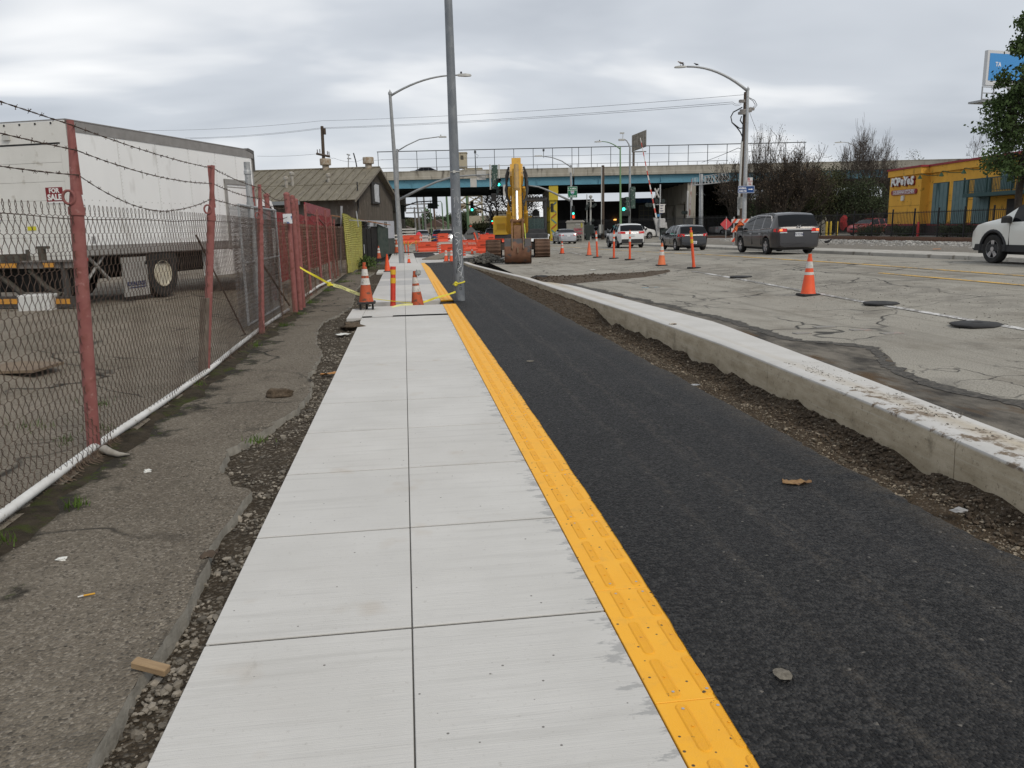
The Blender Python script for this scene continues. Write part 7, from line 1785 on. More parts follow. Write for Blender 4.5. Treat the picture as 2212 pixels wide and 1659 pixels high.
b = MB(); b.box(-.53, -.47, -21, -6.65, 3.72, 3.78); b.box(-.52, -.48, -21, -6.65, 2.95, 2.98)
for k in range(90): b.box(-.515, -.485, -21+k*.16, -20.97+k*.16, 2.87, 3.74)
for y in (-6.68, -9.2, -11.8, -14.4): b.box(-.54, -.46, y, y+.08, 2.86, 3.9)
ob('railing', b, TEALD, bal, kind='stuff')
b = MB(); b.box(.58, .615, -11.2, -9.7, .8, 2.4); ob('doorway', b, mat('door_dark', (.03, .026, .024), rough=.7), rest)
GLMP = mat('lamp_green', (.02, .07, .03), rough=.5)
for y in (-.3, -3.3, -6.1, -8.8):
    b = MB(); b.tube([(.6, y-1.2, 4.42), (.2, y-1.2, 4.38), (-.1, y-.7, 4.42), (-.25, y-.1, 4.58), (-.3, y, 4.55)], .025, 6); b.lathe([(.03, .12), (.06, .08), (.16, -.12), (.17, -.14)], 12, (-.3, y, 4.36)); b.lathe([(.07, -.02), (.07, .02)], 10, (.6, y-1.2, 4.42), 'x'); l_ = ob('gooseneck_lamp', b, GLMP, rest)
    b = MB(); b.blob((-.3, y, 4.25), (.06, .06, .07), 1, 1, 0); ob('bulb', b, mat('bulb_pale', (.7, .72, .65), rough=.3), l_)
PSG = mat('letter_white', (.78, .78, .76), rough=.4)
sgp = thing('wall_sign', None, None); sgp.parent = rest
xw = -.02
for (tx, dx, mt) in (('x', -.16, PSG), ('r', -.05, PRED)):
    yy = 4.25
    for i, ch in enumerate('POPeYeS'):
        big = ch in 'PYS'; o = text(ch, .86 if i != 4 else .95, mt, sgp, (dx, 4.22-i*.52, 4.15+(.04 if i % 2 else 0)-(.03 if mt is PRED else 0)), (R(90), R(-6 if i % 2 else 5), R(-90)), bold=.055 if mt is PRED else .028, ext=.04 if mt is PSG else .05, name='sign_letter')
b = MB(); b.prism([(.65+.18*math.cos(a), 3.37+.19*math.sin(a)) for a in [R(-90)-R(180)*k/8 for k in range(9)]]+[(4.35+.18*math.cos(a), 3.37+.19*math.sin(a)) for a in [R(90)-R(180)*k/8 for k in range(9)]], -.09, -.02, 'x'); pl2 = ob('name_plate', b, PRED, sgp)
b = MB()
for z in (3.22, 3.5): b.box(-.1, -.09, .75, 4.25, z, z+.025)
ob('plate_border', b, PSG, pl2)
text('LOUISIANA KITCHEN', .3, PSG, pl2, (-.1, 2.5, 3.37), (R(90), 0, R(-90)), bold=.006, ext=.004, sx=1.18)
b = MB(); b.bbox(-.16, 0, 2.4, 2.75, 2.7, 3.1, .03); ob('wall_lamp', b, mat('lamp_box', (.7, .68, .6), rough=.4), rest)
# iron fence along the tracks
IRON = mat('iron_black', (.015, .015, .016), rough=.6)
ife = thing('iron_fence', 'black iron picket fence between the tracks and the yellow restaurant', 'fence', (34.3, 38, .5))
b = MB(); k = 0
while k < 230: b.box(-.01, .01, k*.163, k*.163+.018, .1, 1.72); k += 1
ob('pickets', b, IRON, ife, kind='stuff')
for z in (.2, 1.6):
    b = MB(); b.box(-.02, .02, 0, 37.6, z, z+.045); ob('rail', b, IRON, ife)
for k in range(16):
    b = MB(); b.box(-.04, .04, k*2.45, k*2.45+.07, -.3, 1.86); b.bbox(-.05, .05, k*2.45-.01, k*2.45+.08, 1.86, 1.9, .01); ob('post', b, IRON, ife)
if2 = thing('iron_fence', 'black iron picket fence in front of the shrubs beyond the railway', 'fence', (33.0, 78, .3), R(38))
b = MB()
for k in range(240): b.box(-.015, .015, k*.15, k*.15+.03, .1, 2.2)
ob('pickets', b, IRON, if2, kind='stuff')
b = MB(); b.box(-.02, .02, 0, 36, .3, .35); b.box(-.02, .02, 0, 36, 1.95, 2.0); ob('rails', b, IRON, if2)
# bollards, meter, planting
def bollard(label, p, h, m, r=.09): b = MB(); b.lathe([(r, -.1), (r, h-.05), (r*.7, h)], 12); ob('bollard', b, m, None, p, smooth=40, label=label, category='bollard', group='bollards behind the iron fence')
bollard('red bollard behind the iron fence before the yellow restaurant', (36.2, 52.6, .45), 1.05, mat('bollard_red', (.5, .03, .03), rough=.5))
YB = mat('bollard_yellow', (.6, .42, .04), rough=.6)
for i, (p, w) in enumerate((((39.39, 70.74, 0.73), 'first'), ((39.76, 70.69, 0.72), 'second'), ((40.33, 70.61, 0.71), 'third'))): bollard('%s yellow bollard from the minivan behind the iron fence' % w, (p[0], p[1], .3), 1.35, YB, .1)
b = MB(); b.blob((0, 0, .9), (.35, .3, .75), 4, 2, .3); ob('red_bush', b, mat('red_leaf', (.35, .02, .02), (.2, .02, .02), sc=5, rough=.9), None, (39.8, 68.61, 0.65), label='small red leaved bush behind the iron fence', category='bush')
# ================================================================ vegetation
BARK = mat('bark_dark', (.035, .028, .022), (.07, .056, .044), sc=8, rough=.95, world=True)
TWIG = mat('twig_brown', (.06, .048, .04), (.10, .082, .068), sc=3, rough=.95, world=True)
def grow(b, p, d, L_, r, depth, seed_spread=.55, up_=.15, n=3, minr=.006, tips=None, sides=4):
    q = p.copy(); pts = [p.copy()]; rs = [r]; k = 3 if depth > 1 else 2
    for i in range(k):
        d = (d+Vector((random.gauss(0, .12), random.gauss(0, .12), random.gauss(0, .08)+up_*.35))).normalized(); q = q+d*L_/k; pts.append(q.copy()); rs.append(max(minr, r*(1-.45*(i+1)/k)))
    b.tube(pts, rs, sides if r > .02 else 3, False)
    if depth == 0:
        if tips is not None: tips.append(q)
        return
    for i in range(n+(random.random() < .4)):
        t = random.uniform(.35, 1); a = pts[min(k, max(1, int(t*k+.5)))]
        dd = (d+Vector((random.gauss(0, seed_spread), random.gauss(0, seed_spread), random.gauss(.05, seed_spread*.7)))).normalized()
        grow(b, a, dd, L_*random.uniform(.58, .82), r*.55, depth-1, seed_spread, up_, n, minr, tips, sides)
def leaves(b, pts, n, r, size, flat=.6):
    for c in pts:
        for i in range(n):
            p = c+Vector((random.gauss(0, r), random.gauss(0, r), random.gauss(0, r*flat))); s_ = size*random.uniform(.6, 1.35)
            u = Vector((random.gauss(0, 1), random.gauss(0, 1), random.gauss(0, .5))).normalized(); v = u.orthogonal().normalized(); v = (Matrix.Rotation(random.random()*6.28, 3, u) @ v)
            w = u.cross(v)*s_*.32; b.add([p, p+v*s_*.45+w, p+v*s_, p+v*s_*.45-w], [(0, 1, 2, 3)])
def leafmat(name, a, c): return mat(name, a, c, sc=1.3, rough=.7, island=.45, world=True, spec=.3)
LG = leafmat('leaf_dark_green', (.045, .078, .02), (.08, .12, .036)); LB = leafmat('leaf_dry_brown', (.11, .08, .052), (.165, .12, .075)); LO = leafmat('leaf_olive', (.045, .052, .02), (.075, .08, .035)); LDK = leafmat('leaf_evergreen', (.028, .04, .017), (.05, .066, .028))
def tree(label, loc, h, spread, kind, seed, leaf=None, ln=0, lr=.3, ls=.12, trunk_r=.12, stems=1, depth=4, name='tree', n=3, tilt=.15, up_=.15, ss=.55, l0=.36, minr=.006):
    random.seed(seed); t = thing(name, label, 'tree' if name == 'tree' else 'bush', loc, 0)
    tips = []; b = MB()
    for s_ in range(stems):
        a = 6.28*s_/max(1, stems)+random.random(); dd = Vector((math.cos(a)*tilt*(stems > 1), math.sin(a)*tilt*(stems > 1), 1)).normalized()
        grow(b, Vector((math.cos(a)*.25*(stems > 1), math.sin(a)*.25*(stems > 1), -.1)), dd, h*l0, trunk_r, depth, ss, up_, n, minr, tips)
    # fit to height and spread
    top = max(v[2] for v in b.v); k = h/top; sx = max(max(abs(v[0]) for v in b.v), max(abs(v[1]) for v in b.v)); kx = spread/sx
    b.v = [(x*kx, y*kx, z*k) for x, y, z in b.v]; ob('trunk', b, BARK if leaf else TWIG, t, kind=None)
    if leaf:
        lb = MB(); leaves(lb, [Vector((p.x*kx, p.y*kx, p.z*k)) for p in tips], ln, lr, ls); ob('crown', lb, leaf, t, kind='stuff')
    return t
# large street tree at the right edge
random.seed(21)
tp = F_*44+R_*27.95
tr_ = thing('street_tree', 'tall leafy green tree at the right edge before the yellow restaurant', 'tree', (tp.x, tp.y, .45))
b = MB(); tips = []
b.tube([(0, 0, -.2), (.02, 0, .5), (-.05, .05, 2.5), (.1, 0, 5), (.05, .05, 8), (.15, 0, 10.5), (.2, 0, 12)], [.26, .2, .18, .16, .11, .06, .02], 10)
for i in range(54):
    z = random.uniform(3.0, 11.6); a = random.random()*6.28; L_ = (2.3-abs(z-5)*.12 if z < 7 else 2.1-(z-7)*.32)*random.uniform(.7, 1.08)
    grow(b, Vector((.05, 0, z)), Vector((math.cos(a), math.sin(a), random.uniform(.05, .5))).normalized(), L_*.62, .05, 2, .5, .05, 3, .006, tips)
ob('trunk', b, BARK, tr_, smooth=True)
lb = MB(); leaves(lb, tips, 34, .2, .17); ob('crown', lb, LG, tr_, kind='stuff')
p = (37.52, 75.29, 1.71)
tree('large bare twiggy shrub directly behind the minivan', (p[0], p[1], .2), 10.8, 4.6, 'bare', 3, LB, 2, .3, .1, .1, 10, 4, 'bush', 4, .36, .45, minr=.02)
p = (35.73, 77.59, 1.77); tree('tall thin bare shrub right of the lamp with birds', (p[0], p[1], .2), 11.2, 2.4, 'bare', 5, LB, 1, .3, .1, .09, 7, 4, 'bush', 3, .2, .5, minr=.02)
p = (34.47, 79.82, 1.82); tree('bare shrub behind the wooden utility pole', (p[0], p[1], .2), 8.8, 3.2, 'bare', 7, LB, 2, .3, .1, .09, 7, 4, 'bush', 3, .3, .4, minr=.02)
p = (43.13, 80.71, 1.64); tree('low dense olive brown bush behind the right side of the minivan', (p[0], p[1], .2), 6.2, 4.2, 'bare', 9, LO, 11, .35, .13, .09, 8, 4, 'bush', 3, .5, .1)
p = (43.02, 76.61, 1.6); tree('leafy dark green tree between the bare shrubs and the restaurant', (p[0], p[1], .2), 7.9, 3.6, 'leaf', 11, LO, 20, .35, .14, .12, 5, 4, 'tree', 3, .25, .15)
p = (44.11, 86.76, 1.69); tree('dense dark bush under the overpass behind the bare shrub', (p[0], p[1], .2), 5.6, 4.6, 'leaf', 15, LDK, 26, .45, .17, .1, 7, 3, 'bush', 4, .5, .1)
p = (42.21, 89.08, 1.75); tree('dark low bush under the overpass behind the lamp pole', (p[0], p[1], .2), 5.2, 4.2, 'leaf', 17, LDK, 26, .45, .17, .1, 7, 3, 'bush', 4, .5, .1)
p = (45.56, 76.15, 0.99); tree('bare grey tree left of the restaurant with upright twigs', (p[0], p[1], .3), 11.8, 3.6, 'bare', 13, None, 0, 0, 0, .11, 5, 5, 'tree', 3, .3, .4, minr=.016)
p = (50.21, 79.64, 0.9); tree('bare spreading tree just behind the restaurant corner', (p[0], p[1], .3), 9.6, 3.4, 'bare', 19, LB, 1, .3, .1, .1, 5, 4, 'tree', 3, .35, .4, minr=.018)
p = (45.05, 74.16, 0.99); tree('vine covered dark shrub beside the restaurant corner', (p[0], p[1], .3), 5.6, 3.0, 'leaf', 23, LDK, 20, .4, .15, .1, 6, 3, 'bush', 4, .45, .15)
p = (64.96, 85.88, 0.6); tree('bare tree rising behind the restaurant roof', (p[0], p[1], .3), 13.0, 4.0, 'bare', 29, None, 0, 0, 0, .14, 1, 5, 'tree', 3, .2, .1, .6, minr=.016)
p = (62.52, 93.07, 4.11); tree('green treetop peeking over the restaurant parapet', (p[0], p[1], .3), 9.6, 2.6, 'leaf', 31, LO, 16, .3, .13, .12, 3, 4, 'tree', 3, .25, .15)
for i, (x, d_) in enumerate(((230, 118), (420, 122), (560, 116))):
    pass
for i, (p, lb_) in enumerate((((43.83, 113.59, 1.98), 'dark tree under the overpass behind the truss post'), ((47.53, 117.21, 1.94), 'dark tree under the overpass right of the red diamond sign'), ((51.12, 120.84, 1.9), 'dark tree under the overpass left of the utility pole'))): tree(lb_, (p[0], p[1], .2), 8.5-.5*i, 5.0, 'leaf', 41+i, LDK, 26, .6, .22, .16, 3, 4, 'tree', 3, .3, .1)
p = (16.1, 123.41, 2.16); tree('brown leaved autumn tree seen behind the excavator boom', (p[0], p[1], 0), 9.3, 6.0, 'leaf', 51, LB, 9, .5, .2, .2, 3, 4, 'tree', 3, .3, .1)
for i, (x, y, z) in enumerate(((36.4, 49, 0), (36.6, 54.5, 0), (36.3, 58.5, 0), (36.8, 46, 0))):
    tree(('low dark shrub at the restaurant base, %s' % ('second from the right', 'below the first shutters', 'below the white wall sign', 'nearest the big tree')[i]), (x, y, .42), .9, 1.0, 'leaf', 61+i, LDK, 24, .14, .09, .03, 7, 2, 'bush', 4, .6, .05)
# weeds and moss along the fence foot, grass by the shed
random.seed(77); GR = leafmat('grass_green', (.05, .09, .012), (.085, .14, .02)); b = MB()
spots_ = [(-2.72, 7.25, .25), (-2.9, 6.9, .2), (-3.4, 7.3, .3), (-2.35, 4.6, .12), (-2.3, 15.2, .3), (-2.3, 17.3, .3), (-2.4, 20, .35), (-2.3, 24, .4), (-2.1, 28, .4), (-1.9, 33, .5), (-1.7, 37, .9), (-2.0, 40, .8), (-2.45, 9.3, .12), (-2.35, 12.5, .15), (-2.6, 4.3, .2), (-1.3, 6.6, .12), (-2.2, 5.2, .1), (-3.1, 8.3, .25)]
for x, y, r_ in spots_:
    for i in range(int(150*r_)+20):
        a, q = random.random()*6.28, abs(random.gauss(0, r_*.5)); px_, py_ = x+q*math.cos(a), y+q*math.sin(a); h = random.uniform(.02, .09)*(1 if r_ < .35 else 1.6); z0 = H(px_, py_)-.01; dx, dy = random.gauss(0, .02), random.gauss(0, .02); w = .004
        b.add([(px_-w, py_, z0), (px_+w, py_, z0), (px_+dx, py_+dy, z0+h)], [(0, 1, 2)])
ob('weeds', b, GR, kind='stuff', label='short green weeds along the foot of the fence', category='weeds')
b = MB(); random.seed(5)
for i in range(500):
    a, q = random.random()*6.28, abs(random.gauss(0, .25)); leaves(b, [Vector((-1.75+q*math.cos(a), 37.2+q*math.sin(a), .1+random.random()*.5*(1-q))) ], 1, .05, .12)
ob('weed_clump', b, LG, kind='stuff', label='leafy green weed clump at the foot of the yellow-green screen', category='weeds')

# ================================================================ far background
DKB = mat('dark_building_wall', (.06, .061, .068), (.075, .076, .084), sc=1, rough=.85)
db = thing('dark_building', 'long charcoal painted building behind the overpass', 'building', (F_*122+R_*6.6)[:], -YAW)
b = MB(); b.box(0, 6.4, 0, 12, -.5, 5.7); b.box(6.4, 16, 0, 12, -.5, 5.35); b.box(16, 60, 0, 12, -.5, 5.0); ob('wall', b, DKB, db)
for x in (2.0, 6.2, 16, 24): b = MB(); b.box(x, x+.3, -.12, 0, -.3, 4.9); ob('pilaster', b, DKB, db)
for x, z in ((13.2, 2.3), (27.4, 2.4)):
    b = MB(); b.box(x, x+2.2, -.05, .02, z, z+2.4); w = ob('window', b, mat('window_grey', (.16, .17, .17), rough=.3), db); b = MB()
    for k in range(4): b.box(x+k*.7, x+k*.7+.09, -.09, -.05, z, z+2.4); b.box(x, x+2.2, -.088, -.05, z+k*.77, z+k*.77+.09)
    ob('frame', b, mat('frame_cream', (.35, .33, .25), rough=.7), w)
for x, z, w_ in ((3.2, 3.0, 1.3), (5.0, 3.0, 1.6)): b = MB(); b.box(x, x+w_, -.03, .02, z, z+1.0); ob('dark_window', b, BLK, db)
b = MB(); b.box(10.2, 13.5, -.06, .02, -.3, 2.6); ob('gateway', b, BLK, db)
b = MB(); b.bbox(9.4, 9.8, -.3, -.05, 2.5, 2.7, .03); ob('amber_lamp', b, mat('amber_lit', (.8, .4, .1), emit=((1, .45, .1), 3)), db)
b = MB(); b.box(11.8, 17.5, -.04, .3, 5.0, 5.7); ob('blue_fascia', b, mat('fascia_blue', (.06, .16, .42), rough=.5), db)
BEI = mat('bridge_beige', (.45, .40, .29), (.38, .33, .24), sc=.3, rough=.8)
def lattice(label, u, v_top, dep, w, h, house):
    base = F_*dep+R_*((u-1106)/1700*dep); t = thing('bridge_tower', label, 'bridge tower', (base.x, base.y, 0), -YAW, 'lift bridge towers')
    b = MB(); n = 7; dz = (h-house)/n
    for x in (-w/2, w/2):
        for y in (0, w): b.box(x-.35, x+.35, y-.35, y+.35, 0, h-house)
    ob('legs', b, BEI, t); b = MB()
    for k in range(n):
        for y in (0, w):
            b.tube([(-w/2, y, k*dz), (w/2, y, (k+1)*dz)], .22, 4); b.tube([(w/2, y, k*dz), (-w/2, y, (k+1)*dz)], .22, 4); b.box(-w/2, w/2, y-.2, y+.2, (k+1)*dz-.3, (k+1)*dz+.2)
    ob('bracing', b, BEI, t); b = MB(); b.box(-w/2-.6, w/2+.6, -.6, w+.6, h-house, h); b.box(-w/2-.9, w/2+.9, -.9, w+.9, h-.4, h); ob('machine_house', b, BEI, t)
    b = MB()
    for x in (-w*.32, w*.1): b.box(x, x+w*.25, -.65, -.6, h-house*.5, h-house*.22)
    ob('vents', b, mat('vent_dark', (.08, .07, .05), rough=.8), t)
    b = MB(); b.box(-w/2+.4, w/2-.4, 1, w-1, h*.3, h*.37); ob('counterweight', b, mat('rust_weight', (.2, .13, .07), rough=.9), t)
lattice('taller beige lift bridge tower seen just right of the steel pole above the overpass', 1007, 337, 420, 6.2, 40.5, 7.5)
lattice('shorter beige lift bridge tower right of the taller one', 1036, 366, 460, 8.0, 35.5, 7)
bx_ = F_*150+R_*((1023-1106)/1700*150)
bw_ = thing('beige_building', 'blank beige wall building between the steel pole and the excavator', 'building', (bx_.x, bx_.y, 0), -YAW)
b = MB(); b.box(0, 3.7, 0, 8, 0, 4.1); ob('wall', b, mat('beige_wall', (.42, .37, .28), (.36, .32, .24), sc=.8, rough=.85), bw_); b = MB(); b.box(3.7, 7, -1, 7, 0, 4.9); ob('grey_annex', b, mat('annex_grey', (.2, .19, .16), rough=.85), bw_)
b = MB(); b.box(2.5, 2.53, -.02, 0, 0, 4); b.box(0, 3.7, -.02, 0, 2.3, 2.33); ob('wall_joint', b, mat('wall_joint', (.25, .22, .17), rough=.9), bw_)
# far street: poles, lamps, trees, houses
def far_pole(label, p, top, m, r=.16, arms=(), lamp=False):
    t = thing('street_pole', label, 'pole', (p[0], p[1], 0), AZ, 'poles along the far street'); h = top[2]; dx = (Vector(top)-Vector(p)).dot(R_)
    b = MB(); b.tube([(0, 0, -1), (dx, 0, h)], [r*1.2, r*.8], 8); ob('pole', b, m, t)
    for z, w in arms:
        b = MB(); b.box(dx-w/2, dx+w/2, -.1, .1, z-.12, z+.12)
        for k in range(4): b.cyl((dx-w/2+w*k/3, 0, z+.1), (dx-w/2+w*k/3, 0, z+.45), .06, .06, 5)
        ob('cross_arm', b, m, t)
    if lamp:
        b = MB(); b.tube([(dx, 0, h), (dx-.2, 0, h+.35), (dx-.9, 0, h+.3), (dx-1.0, 0, h)], .06, 5); b.lathe([(.08, .35), (.15, .15), (.5, -.2), (.52, -.3)], 10, (dx-1.0, 0, h-.2)); ob('bell_lamp', b, m, t)
    return t
GFP = mat('far_green_pole', (.10, .17, .085), rough=.7); BRW = mat('far_brown_pole', (.13, .085, .06), rough=.9); GYP = mat('far_grey_pole', (.16, .155, .15), rough=.8)
far_pole('far dark pole with two cross-arms left of the conifer', (3.04, 194.83, 1.16), (2.94, 196.04, 7.15), GYP, .2, ((6.9, 5),))
far_pole('tallest far pole with two cross-arms between lamp and conifer', (3.61, 174.2, 1.2), (3.29, 175.75, 8.71), GYP, .2, ((5.4, 5), (7.2, 6)))
far_pole('far grey pole in front of the conifer', (4.26, 153.56, 1.24), (4.21, 154.91, 7.94), GYP, .18); far_pole('far brown pole left of the billboard', (5.24, 132.88, 1.26), (5.21, 134.06, 7.15), BRW, .17)
far_pole('thick far green pole just left of the steel pole', (7.67, 137.78, 1.66), (7.63, 138.92, 7.35), GFP, .2); far_pole('far green pole just right of the steel pole', (11.53, 142.48, 1.98), (11.44, 143.6, 7.52), GFP, .24)
far_pole('far green bell lamp right of the billboard pole', (7.08, 142.92, 1.28), (7.04, 143.93, 6.29), GFP, .12, lamp=True); far_pole('far green bell lamp beside the conifer', (5.8, 168.79, 1.26), (5.85, 169.76, 6.13), GFP, .12, lamp=True); far_pole('farthest green bell lamp left of the conifer', (4.7, 194.63, 1.24), (4.75, 195.61, 6.19), GFP, .12, lamp=True)
far_pole('far green pole at the left foot of the brown building', (-1.56, 154.2, 0.59), (-1.52, 155.24, 5.83), GFP, .14); far_pole('thin far green pole in front of the beige building', (13.55, 136.94, 1.3), (13.62, 137.55, 4.39), GFP, .12)
lp_ = F_*104+R_*((1852-1106)/1700*104)
lamp_post('far street lamp among the bare trees left of the restaurant', (lp_.x, lp_.y, .2), (60.21, 100.86, 10.76), (58.11, 101.36, 11.85), .12, ALU2, 1.1)
random.seed(91)
def conifer(label, p, h, r, m, seed):
    random.seed(seed); t = thing('tree', label, 'tree', p, 0); b = MB(); b.cyl((0, 0, 0), (0, 0, h*.95), .15, .03, 6); ob('trunk', b, BARK, t)
    lb = MB()
    for i in range(700):
        z = h*(.08+.92*random.random()**.8); rr = r*(1-z/h)**.75*random.uniform(.35, 1.05)+.15; a = random.random()*6.28; leaves(lb, [Vector((rr*math.cos(a), rr*math.sin(a), z))], 2, .2, .45)
    ob('crown', lb, m, t, kind='stuff')
def q0(p, z=0.): return (p[0], p[1], z)
conifer('tall dark conifer in the middle of the far street', q0((6.91, 235.41, 0.98)), 7.4, 4.2, LDK, 1); conifer('narrow far conifer right of the tall one', q0((12.51, 265.66, 1.67)), 5.6, 1.6, LDK, 2)
for i, (p, h, r_, lb_, lf) in enumerate((((1.01, 225.94, 1.14), 4.6, 4.5, 'round far tree left of the cross-arm poles', LO), ((-1.85, 205.77, 1.25), 5.5, 4, 'far dark tree at the corner of the brown building', LDK), ((12.62, 244.92, 0.83), 6.3, 4.5, 'far dark tree behind the green poles', LDK), ((11.62, 152.57, 1.07), 4.8, 2.4, 'dark evergreen right behind the steel pole', LDK), ((13.76, 162.85, 2.46), 5.7, 1.8, 'pointed dark evergreen behind the green signal', LDK), ((13.11, 129.81, 1.31), 2.6, 2.2, 'green bush at the foot of the beige building', LO), ((15.33, 265.1, 0.72), 6, 3, 'tall far tree hidden partly by the steel pole', LDK), ((4.5, 307.67, 0.86), 6.5, 5, 'far greyish tree behind the cross-arm poles', LB), ((13.5, 327.01, 0.61), 6, 9, 'far tree line behind the billboard', LDK), ((6.48, 338.23, 0.74), 6, 9, 'far tree line left of the conifer', LDK), ((-0.77, 339.21, 0.91), 6, 8, 'far tree line behind the sidewalk lamp', LDK))):
    tree(lb_, q0(p), h, r_, 'leaf', 100+i, lf, 24, .35, .3, .12, 4, 3, 'tree', 4, .35, .1)
def house(label, p, w, h, m, roofm, win=True):
    t = thing('house', label, 'house', q0(p), AZ, 'houses on the far street'); b = MB(); b.box(-w/2, w/2, 0, 6, 0, h*.62); ob('wall', b, m, t)
    b = MB(); b.prism([(-w/2-.4, h*.6), (w/2+.4, h*.6), (0, h)], -.4, 6.4, 'y'); ob('roof', b, roofm, t)
    if win:
        for x in (-w*.3, w*.1): b = MB(); b.box(x, x+w*.2, -.05, 0, h*.2, h*.45); ob('window', b, BLK, t)
HR = mat('far_roof_brown', (.09, .06, .05), rough=.9)
house('far brown roofed house behind the billboard', (8.25, 214.66, 0.88), 5, 4.4, mat('far_wall_tan', (.3, .26, .21), rough=.9), HR); house('far low house with brown roof right of the conifer', (10.49, 234.9, 0.77), 6, 4.8, mat('far_wall_grey', (.25, .24, .23), rough=.9), HR); house('far pale house left of the cross-arm pole', (3.98, 235.78, 0.91), 5, 3.6, mat('far_wall_pale', (.42, .41, .39), rough=.9), HR); house('far dim house behind the left rail barricade', (-1.17, 205.63, 1.01), 6, 3.4, mat('far_wall_dim', (.22, .2, .18), rough=.9), HR)
def panel(label, p, w, h, leg, face, seed):
    t = thing('shop_frontage', label, 'shop', q0(p), AZ, 'white framed fronts on the far street'); b = MB()
    for x in (-w/2, w/2-.2): b.box(x, x+.2, -.2, .2, 0, leg+h)
    b.box(-w/2, w/2, -.2, .2, leg, leg+.2); b.box(-w/2, w/2, -.2, .2, leg+h-.2, leg+h); b.box(w*.12, w*.17, -.2, .2, leg, leg+h); ob('frame', b, mat('front_white', (.6, .6, .58), rough=.7), t)
    b = MB(); b.box(-w/2+.2, w/2-.2, 0, 3, leg+.2, leg+h-.2); ob('pane', b, face, t)
    b = MB(); b.box(-w/2, w/2, 0, 3, 0, leg); ob('wall', b, GYP, t)
PNV = mat('front_dark', (.02, .025, .05), (.12, .1, .1), sc=1.1, rough=.4, lo=.55, hi=.7)
panel('wide white framed frontage behind the blue SUV', (14.39, 306.2, -0.05), 4.0, 2.0, 1.3, PNV, 1); panel('small white framed frontage right of the conifer foot', (9.43, 306.87, 0.06), 1.3, 1.8, .95, PNV, 2)
b = MB(); b.box(-1.1, 1.1, 0, 5, .5, 2.75); bt = thing('black_truck', 'black box truck with a round white emblem at the far end of the street', 'truck', q0((1.07, 338.85, 0.3)), AZ); ob('box', b, BLK, bt); b = MB(); b.lathe([(.42, -.05), (.42, 0)], 16, (0, 0, 1.3), 'y'); ob('emblem', b, SW, bt); b = MB(); b.box(-1, -.7, .5, 4.5, 0, .6); b.box(.7, 1, .5, 4.5, 0, .6); ob('wheels', b, BLK, bt)
# distant hills
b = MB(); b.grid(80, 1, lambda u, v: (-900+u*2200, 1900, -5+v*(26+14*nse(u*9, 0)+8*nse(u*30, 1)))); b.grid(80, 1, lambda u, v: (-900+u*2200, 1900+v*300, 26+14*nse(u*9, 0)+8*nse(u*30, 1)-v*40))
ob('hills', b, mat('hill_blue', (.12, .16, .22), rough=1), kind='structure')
b = MB(); random.seed(12)
for i in range(900):
    x = random.uniform(-500, 800); y = random.uniform(420, 900); s_ = random.uniform(5, 11)
    leaves(b, [Vector((x, y, random.uniform(1, 7)))], 14, 3.0, 2.4)
ob('far_trees', b, leafmat('leaf_far', (.04, .05, .03), (.06, .068, .045)), kind='stuff', label='low band of trees along the horizon', category='trees')
# utility pole behind the brown roof and the overhead wires
w2 = thing('utility_pole', 'dark wooden utility pole with a low cross-arm behind the brown roof', 'utility pole', q0((-7.61, 81.83, 4.91)))
rw = lambda p: Vector(p)-w2.location
b = MB(); b.tube([(0, 0, -.2), rw((-7.53, 83.23, 12.01))], [.2, .15], 10); ob('shaft', b, WOOD, w2)
b = MB(); b.tube([rw((-8.19, 82.58, 9.35)), rw((-6.88, 82.35, 9.03))], .11, 4)
for p in ((-8.08, 82.58, 9.4), (-7.83, 82.55, 9.43), (-7.1, 82.42, 9.22), (-6.95, 82.38, 9.16)): q = rw(p); b.cyl(q, q+Vector((0, 0, .35)), .05, .04, 5)
q = rw((-7.27, 82.89, 11.49)); b.cyl(q-Vector((0, 0, .3)), q+Vector((0, 0, .3)), .12, .12, 8); ob('cross_arm', b, WOOD, w2)
def wire(label, pts, sag=0., r=.011):
    b = MB(); line = []
    for a, c in zip(pts[:-1], pts[1:]):
        for i in range(13): t = i/12; p = Vector(a).lerp(Vector(c), t); p.z -= sag*4*t*(1-t); line.append(p)
    b.tube(line, r, 4); ob('overhead_wire', b, BLK, None, label=label, category='wire', group='overhead wires')
wire('uppermost overhead wire between the two wooden poles', [(-27.82, 93.27, 12.93), (-7.57, 83.35, 12.55), (23.14, 53.15, 10.16)], .25); wire('second overhead wire between the two wooden poles', [(-22.9, 92.44, 12.03), (-7.61, 83.22, 11.87), (22.36, 53.17, 9.7), (23.13, 53.09, 9.81)], .2); wire('third overhead wire close below the second one', [(-22.41, 92.36, 11.95), (-7.61, 83.2, 11.78), (22.36, 53.14, 9.58), (23.12, 53.07, 9.72)], .2)
wire('overhead wire leaving the low cross-arm to the left', [(-15.11, 89.96, 9.84), (-8.18, 82.79, 9.34)], .1); wire('slack cable from the low cross-arm to the right', [(-6.93, 82.57, 9.08), (-6.54, 82.49, 8.91), (-4.81, 83.22, 8.59), (-3.8, 84.18, 8.91), (-1.83, 86, 9)], .1); wire('guy wires running down from the utility pole to the bare shrubs', [(23.44, 52.9, 9.05), (29.98, 65.29, 8.45)], .0, .012); wire('cable sloping from the overpass fence to the utility pole', [(32.24, 84.47, 8.2), (22.8, 53.02, 6.7), (22.91, 52.49, 6.67)], .05, .02)
